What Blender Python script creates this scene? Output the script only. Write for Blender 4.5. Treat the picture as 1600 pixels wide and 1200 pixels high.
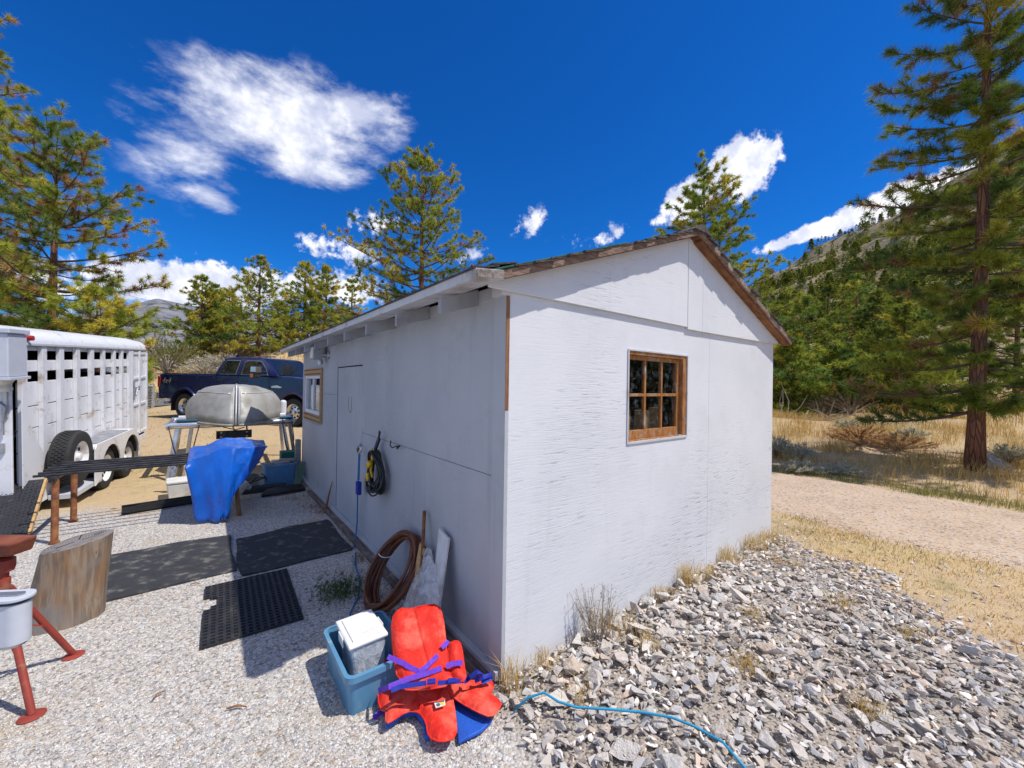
import bpy, bmesh, math, random
import numpy as np
from mathutils import Matrix, Vector, Euler

random.seed(7)
rng = np.random.default_rng(7)
for o in list(bpy.data.objects):
    bpy.data.objects.remove(o)
S = bpy.context.scene
COL = S.collection
R = math.radians

# ------------------------------------------------------------------ camera
FPX, PITCH, ROLL, CAMH = 621.6, 0.0033, 0.0153, 1.77
cam = bpy.data.cameras.new('camera')
cam.sensor_fit = 'HORIZONTAL'
cam.sensor_width = 36.0
cam.lens = FPX / 1600 * 36
cam.clip_start = 0.05
cam.clip_end = 12000
camo = bpy.data.objects.new('camera', cam)
COL.objects.link(camo)
camo.matrix_world = (Matrix.Translation((0, 0, CAMH)) @ Matrix.Rotation(math.pi / 2 + PITCH, 4, 'X')
                     @ Matrix.Rotation(ROLL, 4, 'Z'))
S.camera = camo


def ray(px, py):
    """direction of sight through a picture point (1600 x 1200), forward component 1"""
    X, Y = px - 800, py - 600
    c, s = math.cos(ROLL), math.sin(ROLL)
    X, Y = X * c + Y * s, -X * s + Y * c
    d = Vector((X / FPX, 1, -Y / FPX))
    c, s = math.cos(-PITCH), math.sin(-PITCH)
    return Vector((d.x, d.y * c + d.z * s, -d.y * s + d.z * c))


def D(px, py, depth):
    r = ray(px, py)
    return Vector((0, 0, CAMH)) + r * (depth / r.y)


def G(px, py, z=0.0):
    r = ray(px, py)
    return Vector((0, 0, CAMH)) + r * ((z - CAMH) / r.z)


# shed frame: origin at the near corner, local x along the gable wall, local y along the side wall
YAW = 0.6556
SHED = Vector((-0.0303, 2.3573, 0))
VX = Vector((math.cos(YAW), math.sin(YAW), 0))
UY = Vector((-math.sin(YAW), math.cos(YAW), 0))


def L(b, a, z=0.0):
    p = SHED + VX * b + UY * a
    return Vector((p.x, p.y, z))


def loc2(p):
    q = Vector((p[0], p[1], 0)) - SHED
    return q.dot(VX), q.dot(UY)


# ------------------------------------------------------------------ light and view
SUN = Vector((0.492, -0.125, 0.861)).normalized()
S.view_settings.view_transform = 'Standard'
S.view_settings.look = 'None'
S.view_settings.exposure = 0.60
S.view_settings.gamma = 1.0
S.view_settings.use_curve_mapping = False
S.render.engine = 'CYCLES'
S.cycles.max_bounces = 6
S.cycles.diffuse_bounces = 4
S.cycles.glossy_bounces = 3
S.cycles.transparent_max_bounces = 12

sl = bpy.data.lights.new('sun', 'SUN')
sl.energy = 3.0
sl.angle = R(0.55)
sl.color = (1.0, 0.955, 0.89)
so = bpy.data.objects.new('sun', sl)
COL.objects.link(so)
so.rotation_euler = SUN.to_track_quat('Z', 'Y').to_euler()

world = bpy.data.worlds.new('World')
S.world = world
world.use_nodes = True
wn = world.node_tree
wn.nodes.clear()


def N(tree, typ, **kw):
    n = tree.nodes.new(typ)
    ins = kw.pop('ins', {})
    for k, v in kw.items():
        setattr(n, k, v)
    for k, v in ins.items():
        s = n.inputs[k]
        if isinstance(v, bpy.types.NodeSocket):
            tree.links.new(v, s)
        else:
            s.default_value = v
    return n


def math_(tree, op, a, b=0.0, c=None, clamp=False):
    n = N(tree, 'ShaderNodeMath', operation=op, use_clamp=clamp, ins={0: a, 1: b})
    if c is not None:
        if isinstance(c, bpy.types.NodeSocket):
            tree.links.new(c, n.inputs[2])
        else:
            n.inputs[2].default_value = c
    return n.outputs[0]


def maprange(tree, v, a, b, c=0.0, d=1.0, smooth=True):
    n = N(tree, 'ShaderNodeMapRange', interpolation_type='SMOOTHSTEP' if smooth else 'LINEAR',
          ins={0: v, 1: a, 2: b, 3: c, 4: d})
    return n.outputs[0]


def mixc(tree, f, a, b, blend='MIX'):
    n = N(tree, 'ShaderNodeMix', data_type='RGBA', blend_type=blend)
    for idx, v in ((0, f), (6, a), (7, b)):
        if isinstance(v, bpy.types.NodeSocket):
            tree.links.new(v, n.inputs[idx])
        elif idx == 0:
            n.inputs[0].default_value = v
        else:
            n.inputs[idx].default_value = (*v[:3], 1)
    return n.outputs[2]


def noise(tree, vec, scale, detail=4.0, rough=0.55, dist=0.0):
    if tree != wn:
        detail = min(detail, 4.0)
    n = N(tree, 'ShaderNodeTexNoise', ins={'Scale': scale, 'Detail': detail, 'Roughness': rough, 'Distortion': dist})
    if vec is not None:
        tree.links.new(vec, n.inputs['Vector'])
    return n.outputs[0]


SKY_STR = 0.10
sky = N(wn, 'ShaderNodeTexSky', sky_type='NISHITA', sun_disc=False, sun_elevation=math.asin(SUN.z),
        sun_rotation=math.atan2(SUN.x, SUN.y), altitude=600.0, air_density=1.0, dust_density=0.15, ozone_density=3.0)
tc = N(wn, 'ShaderNodeTexCoord').outputs['Generated']
skyc = mixc(wn, 1.0, N(wn, 'ShaderNodeHueSaturation', ins={'Hue': 0.5, 'Saturation': 1.25, 'Value': 0.86, 'Color': sky.outputs[0]}).outputs[0], (0.12, 0.62, 1.09), 'MULTIPLY')


def cloud_ellipse(px, py, ax, ay, ang, gain):
    """a cloud as a patch of the sky dome: centre direction, two half-axes and a tilt"""
    c = ray(px, py).normalized()
    ca, sa = math.cos(R(ang)), math.sin(R(ang))
    e1 = (ray(px + 40 * ca, py - 40 * sa).normalized() - c)
    k1 = e1.length / 40
    e1.normalize()
    e3 = c
    e2 = e3.cross(e1).normalized()
    e1 = e2.cross(e3).normalized()
    k2 = (ray(px - 40 * sa, py - 40 * ca).normalized() - c).length / 40
    m = Matrix((e1, e2, e3)).transposed()
    return patch(c, m.to_euler(), (ax * k1, ay * k2, 0.4), gain)


def patch(c, eul, scale, gain):
    mp = N(wn, 'ShaderNodeMapping', vector_type='TEXTURE', ins={'Vector': tc, 'Location': c, 'Rotation': eul, 'Scale': scale})
    r = N(wn, 'ShaderNodeVectorMath', operation='LENGTH', ins={0: mp.outputs[0]}).outputs['Value']
    return math_(wn, 'MULTIPLY', math_(wn, 'SUBTRACT', 1.0, r), gain)


wisps = [(455, 185, 225, 90, -10, 1.9), (300, 160, 110, 60, -30, 1.0), (560, 170, 105, 55, -8, 1.5), (300, 250, 130, 70, -30, 0.95),
         (325, 305, 75, 26, -32, 1.3), (480, 255, 120, 45, -8, 1.3)]
puffs = [(1160, 262, 72, 48, 32, 3.2), (1085, 305, 84, 32, 38, 2.8), (1440, 305, 210, 34, 19, 3.2), (1270, 362, 110, 15, 20, 2.4),
         (300, 448, 270, 52, -3, 1.9), (490, 450, 150, 34, -4, 1.3), (330, 410, 90, 9, -4, 0.7),
         (487, 384, 34, 15, 0, 0.75), (555, 390, 46, 22, -10, 0.8), (830, 346, 30, 19, 15, 0.75), (922, 372, 46, 12, 5, 0.7), (965, 361, 18, 13, 0, 0.7),
         (740, 400, 28, 15, 0, 1.0), (600, 352, 60, 22, -5, 0.9)]


def vmax(lst):
    out = lst[0]
    for v in lst[1:]:
        out = math_(wn, 'MAXIMUM', out, v)
    return out


wm = vmax([cloud_ellipse(*w) for w in wisps])
pl = [cloud_ellipse(*p) for p in puffs]
# beyond the picture the dome has denser unseen cloud, added to lift the ambient light
nd = noise(wn, N(wn, 'ShaderNodeMapping', ins={'Vector': tc, 'Scale': (1, 1, 1.9)}).outputs[0], 2.1, 2.0, 0.5)
sep = N(wn, 'ShaderNodeSeparateXYZ', ins={0: tc})
behind = math_(wn, 'MULTIPLY', maprange(wn, sep.outputs[1], 0.42, 0.15), maprange(wn, sep.outputs[2], -0.02, 0.10))
pl.append(math_(wn, 'SUBTRACT', math_(wn, 'MULTIPLY', math_(wn, 'MULTIPLY', maprange(wn, nd, 0.44, 0.60), behind), 2.0), 1.0))
pm_ = vmax(pl)
nb = noise(wn, tc, 15.0, 7.0, 0.66, 0.15)
nb2 = noise(wn, tc, 46.0, 4.0, 0.6)
mapst = N(wn, 'ShaderNodeMapping', vector_type='POINT', ins={'Vector': tc, 'Rotation': (0, R(-28), 0), 'Scale': (3.2, 3.2, 8.0)}).outputs[0]
nw = noise(wn, mapst, 2.6, 8.0, 0.62, 0.12)
dw = maprange(wn, math_(wn, 'ADD', wm, math_(wn, 'MULTIPLY', math_(wn, 'SUBTRACT', nw, 0.55), 3.3)), -0.05, 1.35)
dp = maprange(wn, math_(wn, 'ADD', math_(wn, 'MULTIPLY_ADD', math_(wn, 'SUBTRACT', nb2, 0.5), 2.4, pm_), math_(wn, 'MULTIPLY', math_(wn, 'SUBTRACT', nb, 0.5), 3.6)), 0.05, 0.9)
gw = maprange(wn, wm, -0.45, 0.35)
gp = maprange(wn, pm_, -0.5, 0.0)
dens = math_(wn, 'MAXIMUM', math_(wn, 'MULTIPLY', math_(wn, 'MULTIPLY', dw, gw), 0.9), math_(wn, 'MULTIPLY', dp, gp))
n2 = noise(wn, tc, 14.0, 4.0, 0.6)
cshade = mixc(wn, maprange(wn, n2, 0.38, 0.66), (4.7, 5.0, 6.2), (8.2, 8.2, 8.5))
skym = mixc(wn, dens, skyc, cshade)
bg = N(wn, 'ShaderNodeBackground', ins={'Color': skym, 'Strength': SKY_STR})
wo = N(wn, 'ShaderNodeOutputWorld')
wn.links.new(bg.outputs[0], wo.inputs[0])


# ------------------------------------------------------------------ materials
def lin(r, g, b):
    f = lambda c: c / 12.92 if c <= 0.04045 else ((c + 0.055) / 1.055) ** 2.4
    return (f(r / 255), f(g / 255), f(b / 255))


MATS = {}


def new_mat(name):
    m = bpy.data.materials.new(name)
    m.use_nodes = True
    t = m.node_tree
    b = t.nodes['Principled BSDF']
    MATS[name] = m
    return m, t, b


def pm(name, c1, c2=None, rough=0.6, scale=6.0, stretch=(1, 1, 1), bump=0.0, bscale=None, metal=0.0, spec=0.4,
       dirt=None, dirt_amt=0.5, dscale=3.0, rvar=0.12, coat=0.0, randobj=0.0):
    """noise-mottled surface: two tones, optional patches of dirt or wear, fine relief"""
    m, t, b = new_mat(name)
    co = N(t, 'ShaderNodeTexCoord').outputs['Object']
    mp = N(t, 'ShaderNodeMapping', ins={'Vector': co, 'Scale': stretch}).outputs[0]
    n = noise(t, mp, scale, 6.0, 0.6)
    c2 = c2 or tuple(x * 0.75 for x in c1)
    col = mixc(t, maprange(t, n, 0.32, 0.68), c1, c2)
    if dirt:
        dn = noise(t, co, dscale, 8.0, 0.65)
        col = mixc(t, maprange(t, dn, 0.62 - 0.25 * dirt_amt, 0.80 - 0.2 * dirt_amt), col, dirt)
    if randobj:
        oi = N(t, 'ShaderNodeObjectInfo').outputs['Random']
        col = N(t, 'ShaderNodeHueSaturation', ins={'Value': maprange(t, oi, 0, 1, 1 - randobj, 1 + randobj, False), 'Color': col}).outputs[0]
    t.links.new(col, b.inputs['Base Color'])
    rr = maprange(t, n, 0.3, 0.7, max(0.02, rough - rvar), min(1, rough + rvar))
    t.links.new(rr, b.inputs['Roughness'])
    b.inputs['Metallic'].default_value = metal
    b.inputs['Specular IOR Level'].default_value = spec
    b.inputs['Coat Weight'].default_value = coat
    if bump:
        bn = noise(t, mp, bscale or scale * 6, 5.0, 0.6)
        bp = N(t, 'ShaderNodeBump', ins={'Strength': bump, 'Distance': 0.01, 'Height': bn})
        t.links.new(bp.outputs[0], b.inputs['Normal'])
    return m


def paint_ply(name, grain_axis, base, tone, crack=(0.30, 0.31, 0.36), amt=1.0):
    """painted plywood whose grain has lifted and checked; grain runs along one local axis"""
    m, t, b = new_mat(name)
    co = N(t, 'ShaderNodeTexCoord').outputs['Object']
    st = {'x': (4.2, 40, 80), 'y': (40, 4.2, 80), 'z': (40, 40, 2.2)}[grain_axis]
    wob = N(t, 'ShaderNodeTexNoise', ins={'Vector': co, 'Scale': 1.6, 'Detail': 2.0}).outputs['Color']
    vv = N(t, 'ShaderNodeVectorMath', operation='MULTIPLY_ADD', ins={0: wob, 1: (.035, .035, .035), 2: co}).outputs[0]
    mp = N(t, 'ShaderNodeMapping', ins={'Vector': vv, 'Scale': st}).outputs[0]
    g = noise(t, mp, 1.3, 6.0, 0.62, 0.25)
    fine = noise(t, mp, 3.1, 4.0, 0.6)
    big = noise(t, co, 0.9, 5.0, 0.6)
    spots = N(t, 'ShaderNodeTexVoronoi', feature='F1', ins={'Vector': co, 'Scale': 3.3, 'Randomness': 1.0}).outputs['Distance']
    col = mixc(t, maprange(t, big, 0.35, 0.68), base, tone)
    region = maprange(t, noise(t, co, 0.75, 3.0, 0.5), 0.42, 0.66)
    ck = math_(t, 'MULTIPLY', maprange(t, g, 0.405, 0.345), math_(t, 'MULTIPLY_ADD', region, 0.80 * amt, 0.07 * amt))
    col = mixc(t, ck, col, crack)
    nail = maprange(t, spots, 0.020, 0.011)
    col = mixc(t, math_(t, 'MULTIPLY', nail, 0.85), col, (0.06, 0.05, 0.05))
    grime = math_(t, 'MULTIPLY', maprange(t, noise(t, co, 2.4, 8.0, 0.7), 0.52, 0.78), 0.40 if grain_axis != 'x' else 0.25)
    col = mixc(t, grime, col, tuple(c * 0.72 for c in tone))
    run = noise(t, N(t, 'ShaderNodeMapping', ins={'Vector': co, 'Scale': (9, 9, 0.6)}).outputs[0], 1.0, 4.0, 0.6)
    col = mixc(t, math_(t, 'MULTIPLY', maprange(t, run, 0.58, 0.75), 0.26 if grain_axis != 'x' else 0.12), col, tuple(c * 0.66 for c in tone))
    t.links.new(col, b.inputs['Base Color'])
    b.inputs['Roughness'].default_value = 0.62
    b.inputs['Specular IOR Level'].default_value = 0.25
    hh = math_(t, 'ADD', maprange(t, g, 0.28, 0.6), math_(t, 'MULTIPLY', fine, 0.5))
    bp = N(t, 'ShaderNodeBump', ins={'Strength': math_(t, 'MULTIPLY_ADD', region, 0.30, 0.10), 'Distance': 0.004, 'Height': hh})
    t.links.new(bp.outputs[0], b.inputs['Normal'])
    return m


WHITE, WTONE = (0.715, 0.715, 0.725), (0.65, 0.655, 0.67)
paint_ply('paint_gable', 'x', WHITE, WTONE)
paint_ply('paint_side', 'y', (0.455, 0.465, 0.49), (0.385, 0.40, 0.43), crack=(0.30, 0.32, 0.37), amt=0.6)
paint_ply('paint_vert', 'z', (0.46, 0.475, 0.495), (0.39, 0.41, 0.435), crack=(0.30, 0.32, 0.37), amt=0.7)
pm('paint_trim', (0.58, 0.585, 0.605), (0.50, 0.505, 0.525), 0.6, 5, (1, 1, 1), 0.25, 60, dirt=(0.34, 0.31, 0.28), dirt_amt=0.35, dscale=5)
pm('end_grain', (0.36, 0.31, 0.27), (0.16, 0.13, 0.11), 0.9, 40, (1, 1, 1), 0.5, 120)
pm('raw_wood', (0.34, 0.17, 0.07), (0.17, 0.07, 0.03), 0.65, 5, (9, 9, 1), 0.2, 30, dirt=(0.10, 0.05, 0.03), dirt_amt=0.35)
pm('sash_wood', (0.46, 0.20, 0.055), (0.25, 0.095, 0.03), 0.5, 6, (5, 5, 1.5), 0.25, 40, dirt=(0.40, 0.33, 0.27), dirt_amt=0.45, dscale=9)
pm('soffit_wood', (0.26, 0.11, 0.04), (0.13, 0.05, 0.02), 0.75, 4, (2, 8, 2), 0.3, 40, dirt=(0.36, 0.17, 0.06), dirt_amt=0.4)
pm('weathered_wood', (0.30, 0.195, 0.14), (0.13, 0.075, 0.055), 0.88, 4, (2, 14, 14), 0.5, 20, dirt=(0.46, 0.38, 0.33), dirt_amt=0.4)
pm('old_beam', (0.20, 0.155, 0.13), (0.09, 0.07, 0.06), 0.9, 5, (10, 1, 10), 0.5, 20, dirt=(0.32, 0.29, 0.27), dirt_amt=0.4)
pm('shingle', (0.10, 0.085, 0.075), (0.05, 0.045, 0.04), 0.95, 30, (1, 1, 1), 0.6, 200, dirt=(0.2, 0.17, 0.15), dirt_amt=0.4, randobj=0.25)
pm('green_felt', (0.02, 0.11, 0.075), (0.015, 0.07, 0.05), 0.8, 10, (1, 1, 1), 0.2)
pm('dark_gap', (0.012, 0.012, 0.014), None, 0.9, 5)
pm('interior_wood', (0.055, 0.045, 0.035), (0.035, 0.028, 0.022), 0.9, 4, (1, 1, 6), 0.2)
pm('pale_pine', (0.55, 0.36, 0.16), (0.45, 0.27, 0.11), 0.65, 6, (1, 1, 6), 0.1)
pm('vinyl_white', (0.78, 0.79, 0.80), (0.70, 0.71, 0.73), 0.35, 6)
pm('tan_trim', (0.52, 0.33, 0.17), (0.38, 0.22, 0.10), 0.75, 30, (1, 1, 1), 0.4, 80)
pm('tan_trim_dark', (0.22, 0.12, 0.07), (0.14, 0.08, 0.05), 0.8, 30)
pm('galv', (0.52, 0.53, 0.55), (0.40, 0.41, 0.43), 0.35, 8, metal=0.8, bump=0.05)
pm('alu_tube', (0.72, 0.72, 0.73), (0.56, 0.56, 0.58), 0.30, 6, metal=0.85, dirt=(0.35, 0.33, 0.31), dirt_amt=0.25)
pm('alu_hull', (0.42, 0.41, 0.375), (0.31, 0.30, 0.27), 0.62, 5, (1, 1, 1), 0.25, 30, metal=0.35, dirt=(0.25, 0.23, 0.17), dirt_amt=0.45, dscale=2.2)
pm('alu_bright', (0.72, 0.72, 0.72), (0.55, 0.55, 0.55), 0.4, 12, metal=0.6)
pm('black_plastic', (0.018, 0.018, 0.02), (0.03, 0.03, 0.032), 0.4, 8, bump=0.05, dirt=(0.10, 0.095, 0.09), dirt_amt=0.2)
pm('black_steel', (0.02, 0.02, 0.022), (0.05, 0.05, 0.052), 0.38, 10, metal=0.3)
pm('rubber', (0.022, 0.022, 0.023), (0.035, 0.034, 0.033), 0.8, 14, bump=0.25, bscale=120)
pm('mat_rubber', (0.032, 0.033, 0.037), (0.05, 0.05, 0.052), 0.85, 9, bump=0.6, bscale=160, dirt=(0.17, 0.16, 0.145), dirt_amt=0.42, dscale=9)
pm('ring_mat', (0.018, 0.018, 0.02), (0.032, 0.032, 0.034), 0.6, 9, bump=0.2, bscale=90, dirt=(0.11, 0.105, 0.095), dirt_amt=0.15, dscale=8)
pm('trailer_white', (0.80, 0.80, 0.81), (0.74, 0.745, 0.76), 0.38, 2.5, bump=0.03, dirt=(0.50, 0.40, 0.30), dirt_amt=0.32, dscale=5, coat=0.2)
pm('trailer_grey', (0.56, 0.58, 0.63), (0.50, 0.52, 0.57), 0.45, 5, bump=0.08)
pm('diamond_plate', (0.055, 0.056, 0.062), (0.035, 0.036, 0.04), 0.5, 8, metal=0.3, dirt=(0.16, 0.155, 0.15), dirt_amt=0.3)
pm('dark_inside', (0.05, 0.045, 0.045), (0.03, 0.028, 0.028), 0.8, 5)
pm('red_lens', (0.45, 0.012, 0.012), (0.35, 0.01, 0.01), 0.2, 8, coat=0.5)
pm('amber_lens', (0.70, 0.17, 0.02), (0.6, 0.13, 0.01), 0.25, 8, coat=0.5)
pm('truck_blue', (0.008, 0.014, 0.075), (0.009, 0.016, 0.085), 0.25, 2, spec=0.4, coat=0.35, rvar=0.05)
pm('truck_trim', (0.02, 0.02, 0.022), (0.03, 0.03, 0.03), 0.6, 8)
pm('chrome', (0.60, 0.60, 0.61), (0.52, 0.52, 0.53), 0.28, 8, metal=1.0, rvar=0.05)
pm('window_trim', (0.28, 0.29, 0.31), (0.22, 0.23, 0.25), 0.4, 8)
pm('rust_red', (0.17, 0.040, 0.022), (0.25, 0.075, 0.035), 0.8, 10, bump=0.4, bscale=50, dirt=(0.34, 0.16, 0.09), dirt_amt=0.25, dscale=12)
pm('paint_tail_shaded', (0.36, 0.37, 0.39), (0.30, 0.31, 0.33), 0.65, 5, (1, 1, 1), 0.25, 60, dirt=(0.26, 0.24, 0.22), dirt_amt=0.3, dscale=5)  # trim paint darkened: the shade under the eaves is put into the colour
pm('rust', (0.20, 0.062, 0.028), (0.36, 0.15, 0.055), 0.85, 14, bump=0.4, bscale=60, dirt=(0.10, 0.045, 0.02), dirt_amt=0.5, dscale=9)
pm('red_oxide', (0.34, 0.055, 0.035), (0.26, 0.04, 0.028), 0.55, 8, bump=0.15, dirt=(0.30, 0.13, 0.07), dirt_amt=0.35, dscale=14)
pm('leg_wood', (0.36, 0.17, 0.07), (0.20, 0.085, 0.035), 0.7, 5, (8, 8, 1), 0.2)
pm('blue_tote', (0.105, 0.27, 0.42), (0.085, 0.235, 0.38), 0.42, 4, bump=0.04, dirt=(0.32, 0.38, 0.42), dirt_amt=0.2, dscale=6)
pm('blue_tote_dark', (0.10, 0.26, 0.46), (0.08, 0.22, 0.40), 0.45, 4, bump=0.04, dirt=(0.3, 0.35, 0.40), dirt_amt=0.2, dscale=6)
pm('lid_white', (0.80, 0.79, 0.75), (0.74, 0.73, 0.69), 0.4, 5, bump=0.03, dirt=(0.55, 0.52, 0.46), dirt_amt=0.2, dscale=8)
pm('jacket_red', (0.80, 0.034, 0.016), (0.64, 0.020, 0.011), 0.62, 9, (1, 1, 1), 0.8, 34, spec=0.3, dirt=(0.86, 0.12, 0.075), dirt_amt=0.7, dscale=6)
pm('jacket_blue', (0.015, 0.10, 0.50), (0.012, 0.075, 0.40), 0.65, 7, bump=0.5, bscale=60)
pm('strap_purple', (0.17, 0.055, 0.55), (0.14, 0.045, 0.46), 0.7, 60, bump=0.2, bscale=300)
pm('strap_blue', (0.012, 0.03, 0.34), (0.01, 0.025, 0.26), 0.6, 60, bump=0.2, bscale=300)
pm('patch_white', (0.75, 0.75, 0.72), (0.66, 0.66, 0.62), 0.6, 20)
pm('patch_yellow', (0.85, 0.60, 0.03), (0.78, 0.52, 0.02), 0.6, 20)
pm('patch_slate', (0.10, 0.13, 0.17), None, 0.6, 20)
pm('hose_brown', (0.175, 0.058, 0.025), (0.13, 0.042, 0.02), 0.45, 12, bump=0.05, dirt=(0.26, 0.13, 0.08), dirt_amt=0.25)
pm('cord_black', (0.016, 0.016, 0.018), (0.028, 0.028, 0.03), 0.45, 20)
pm('cord_yellow', (0.80, 0.50, 0.015), (0.66, 0.40, 0.01), 0.45, 20)
pm('rope_blue', (0.035, 0.20, 0.42), (0.02, 0.12, 0.28), 0.75, 80, bump=0.5, bscale=200)
pm('hose_blue', (0.02, 0.30, 0.50), (0.015, 0.24, 0.42), 0.45, 20)
pm('brass', (0.40, 0.27, 0.10), (0.28, 0.18, 0.07), 0.45, 20, metal=0.8)
pm('board_white', (0.70, 0.69, 0.68), (0.60, 0.59, 0.58), 0.75, 5, (6, 6, 1), 0.3, 30, dirt=(0.42, 0.38, 0.34), dirt_amt=0.3)
pm('board_green', (0.15, 0.27, 0.18), (0.11, 0.21, 0.14), 0.7, 6)
pm('bin_green', (0.01, 0.13, 0.095), (0.01, 0.10, 0.075), 0.5, 6)
pm('grey_lumber', (0.36, 0.34, 0.32), (0.22, 0.205, 0.19), 0.9, 5, (1, 10, 10), 0.4, 20)
pm('concrete_grey', (0.48, 0.48, 0.47), (0.38, 0.38, 0.37), 0.85, 8, bump=0.3)
pm('tarp_blue', (0.004, 0.115, 0.56), (0.004, 0.095, 0.46), 0.33, 5, bump=0.35, bscale=16, spec=0.5, rvar=0.08)
pm('tarp_inside', (0.012, 0.03, 0.10), None, 0.5, 5)
pm('pvc_cream', (0.66, 0.62, 0.52), (0.54, 0.50, 0.41), 0.5, 6, dirt=(0.3, 0.26, 0.2), dirt_amt=0.35)
pm('cooler_white', (0.70, 0.68, 0.62), (0.60, 0.58, 0.52), 0.6, 5, bump=0.1, dirt=(0.35, 0.31, 0.26), dirt_amt=0.35)
pm('rail_galv', (0.46, 0.48, 0.49), (0.36, 0.375, 0.385), 0.5, 4, metal=0.5)
pm('teal_pad', (0.02, 0.10, 0.15), (0.015, 0.08, 0.12), 0.6, 8)
pm('asphalt', (0.16, 0.165, 0.17), (0.12, 0.125, 0.13), 0.9, 6, bump=0.3, bscale=80)
pm('wire_black', (0.02, 0.02, 0.02), None, 0.6, 5)
pm('dead_twig', (0.22, 0.17, 0.14), (0.34, 0.29, 0.25), 0.9, 20, bump=0.2)


def glass_mat(name, tint=(1, 1, 1), rough=0.02, refl=1.0, dust=0.12):
    m = bpy.data.materials.new(name)
    m.use_nodes = True
    t = m.node_tree
    t.nodes.clear()
    co = N(t, 'ShaderNodeTexCoord').outputs['Object']
    fc = N(t, 'ShaderNodeLayerWeight', ins={'Blend': 0.5}).outputs['Facing']
    fr = math_(t, 'MULTIPLY', math_(t, 'MULTIPLY_ADD', math_(t, 'POWER', fc, 5.0), 0.9, 0.05), refl, clamp=True)
    tr = N(t, 'ShaderNodeBsdfTransparent', ins={'Color': (*tint, 1)})
    gl = N(t, 'ShaderNodeBsdfGlossy', ins={'Roughness': rough})
    mx = N(t, 'ShaderNodeMixShader', ins={0: fr, 1: tr.outputs[0], 2: gl.outputs[0]})
    df = N(t, 'ShaderNodeBsdfDiffuse', ins={'Color': (0.42, 0.44, 0.46, 1)})
    dn = math_(t, 'MULTIPLY', maprange(t, noise(t, co, 22.0, 8.0, 0.75), 0.48, 0.78), dust)
    m2 = N(t, 'ShaderNodeMixShader', ins={0: dn, 1: mx.outputs[0], 2: df.outputs[0]})
    out = N(t, 'ShaderNodeOutputMaterial')
    t.links.new(m2.outputs[0], out.inputs[0])
    MATS[name] = m
    return m


glass_mat('pane_glass', (0.85, 0.88, 0.9), 0.02, 0.8, 0.16)
glass_mat('vinyl_glass', (0.6, 0.65, 0.7), 0.01, 2.0, 0.05)
pm('auto_glass', (0.010, 0.013, 0.016), (0.014, 0.018, 0.02), 0.04, 3, spec=0.9, rvar=0.02)
pm('mirror_glass', (0.25, 0.3, 0.36), None, 0.05, 3, metal=0.6)


def film_mat(name, col, alpha, rough):
    m, t, b = new_mat(name)
    co = N(t, 'ShaderNodeTexCoord').outputs['Object']
    n = noise(t, co, 16.0, 6.0, 0.65, 0.8)
    b.inputs['Base Color'].default_value = (*col, 1)
    b.inputs['Roughness'].default_value = rough
    t.links.new(maprange(t, n, 0.3, 0.7, alpha - 0.16, alpha + 0.2), b.inputs['Alpha'])
    bp = N(t, 'ShaderNodeBump', ins={'Strength': 0.9, 'Distance': 0.012, 'Height': n})
    t.links.new(bp.outputs[0], b.inputs['Normal'])
    return m


film_mat('bag_film', (0.88, 0.86, 0.86), 0.42, 0.2)
film_mat('clear_box', (0.70, 0.74, 0.78), 0.62, 0.22)


def leaf_mat(name, trans=0.30, rough=0.55):
    """foliage: colour comes from the mesh attribute Col (green, yellowed and dead needles)"""
    m = bpy.data.materials.new(name)
    m.use_nodes = True
    t = m.node_tree
    t.nodes.clear()
    at = N(t, 'ShaderNodeAttribute', attribute_name='Col').outputs['Color']
    pr = N(t, 'ShaderNodeBsdfDiffuse', ins={'Color': at})
    tl = N(t, 'ShaderNodeBsdfTranslucent', ins={'Color': at})
    mx = N(t, 'ShaderNodeMixShader', ins={0: trans, 1: pr.outputs[0], 2: tl.outputs[0]})
    out = N(t, 'ShaderNodeOutputMaterial')
    t.links.new(mx.outputs[0], out.inputs[0])
    MATS[name] = m


leaf_mat('needles', 0.38)
leaf_mat('grass_blades', 0.35, 0.7)
leaf_mat('stone_col', 0.0, 0.88)


def bark_mat():
    m, t, b = new_mat('bark')
    co = N(t, 'ShaderNodeTexCoord').outputs['Object']
    mp = N(t, 'ShaderNodeMapping', ins={'Vector': co, 'Scale': (1, 1, 0.13)}).outputs[0]
    vo = N(t, 'ShaderNodeTexVoronoi', feature='DISTANCE_TO_EDGE', ins={'Vector': mp, 'Scale': 17.0}).outputs['Distance']
    n = noise(t, mp, 9.0, 6.0, 0.65)
    col = mixc(t, maprange(t, n, 0.35, 0.65), (0.30, 0.125, 0.062), (0.17, 0.078, 0.048))
    col = mixc(t, math_(t, 'MULTIPLY', maprange(t, math_(t, 'ADD', vo, math_(t, 'MULTIPLY', math_(t, 'SUBTRACT', n, 0.5), 0.5)), 0.10, -0.04), 0.7), col, (0.06, 0.036, 0.028))
    t.links.new(col, b.inputs['Base Color'])
    b.inputs['Roughness'].default_value = 0.9
    hh = math_(t, 'ADD', maprange(t, vo, 0.0, 0.12), math_(t, 'MULTIPLY', n, 0.5))
    bp = N(t, 'ShaderNodeBump', ins={'Strength': 0.9, 'Distance': 0.03, 'Height': hh})
    t.links.new(bp.outputs[0], b.inputs['Normal'])


bark_mat()
pm('branch_bark', (0.085, 0.058, 0.045), (0.15, 0.105, 0.085), 0.9, 14, (1, 1, 1), 0.4, 60)


# ------------------------------------------------------------------ mesh helpers
def tag(o, label=None, cat=None, group=None, kind=None):
    for k, v in (('label', label), ('category', cat), ('group', group), ('kind', kind)):
        if v:
            o[k] = v
    return o


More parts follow.
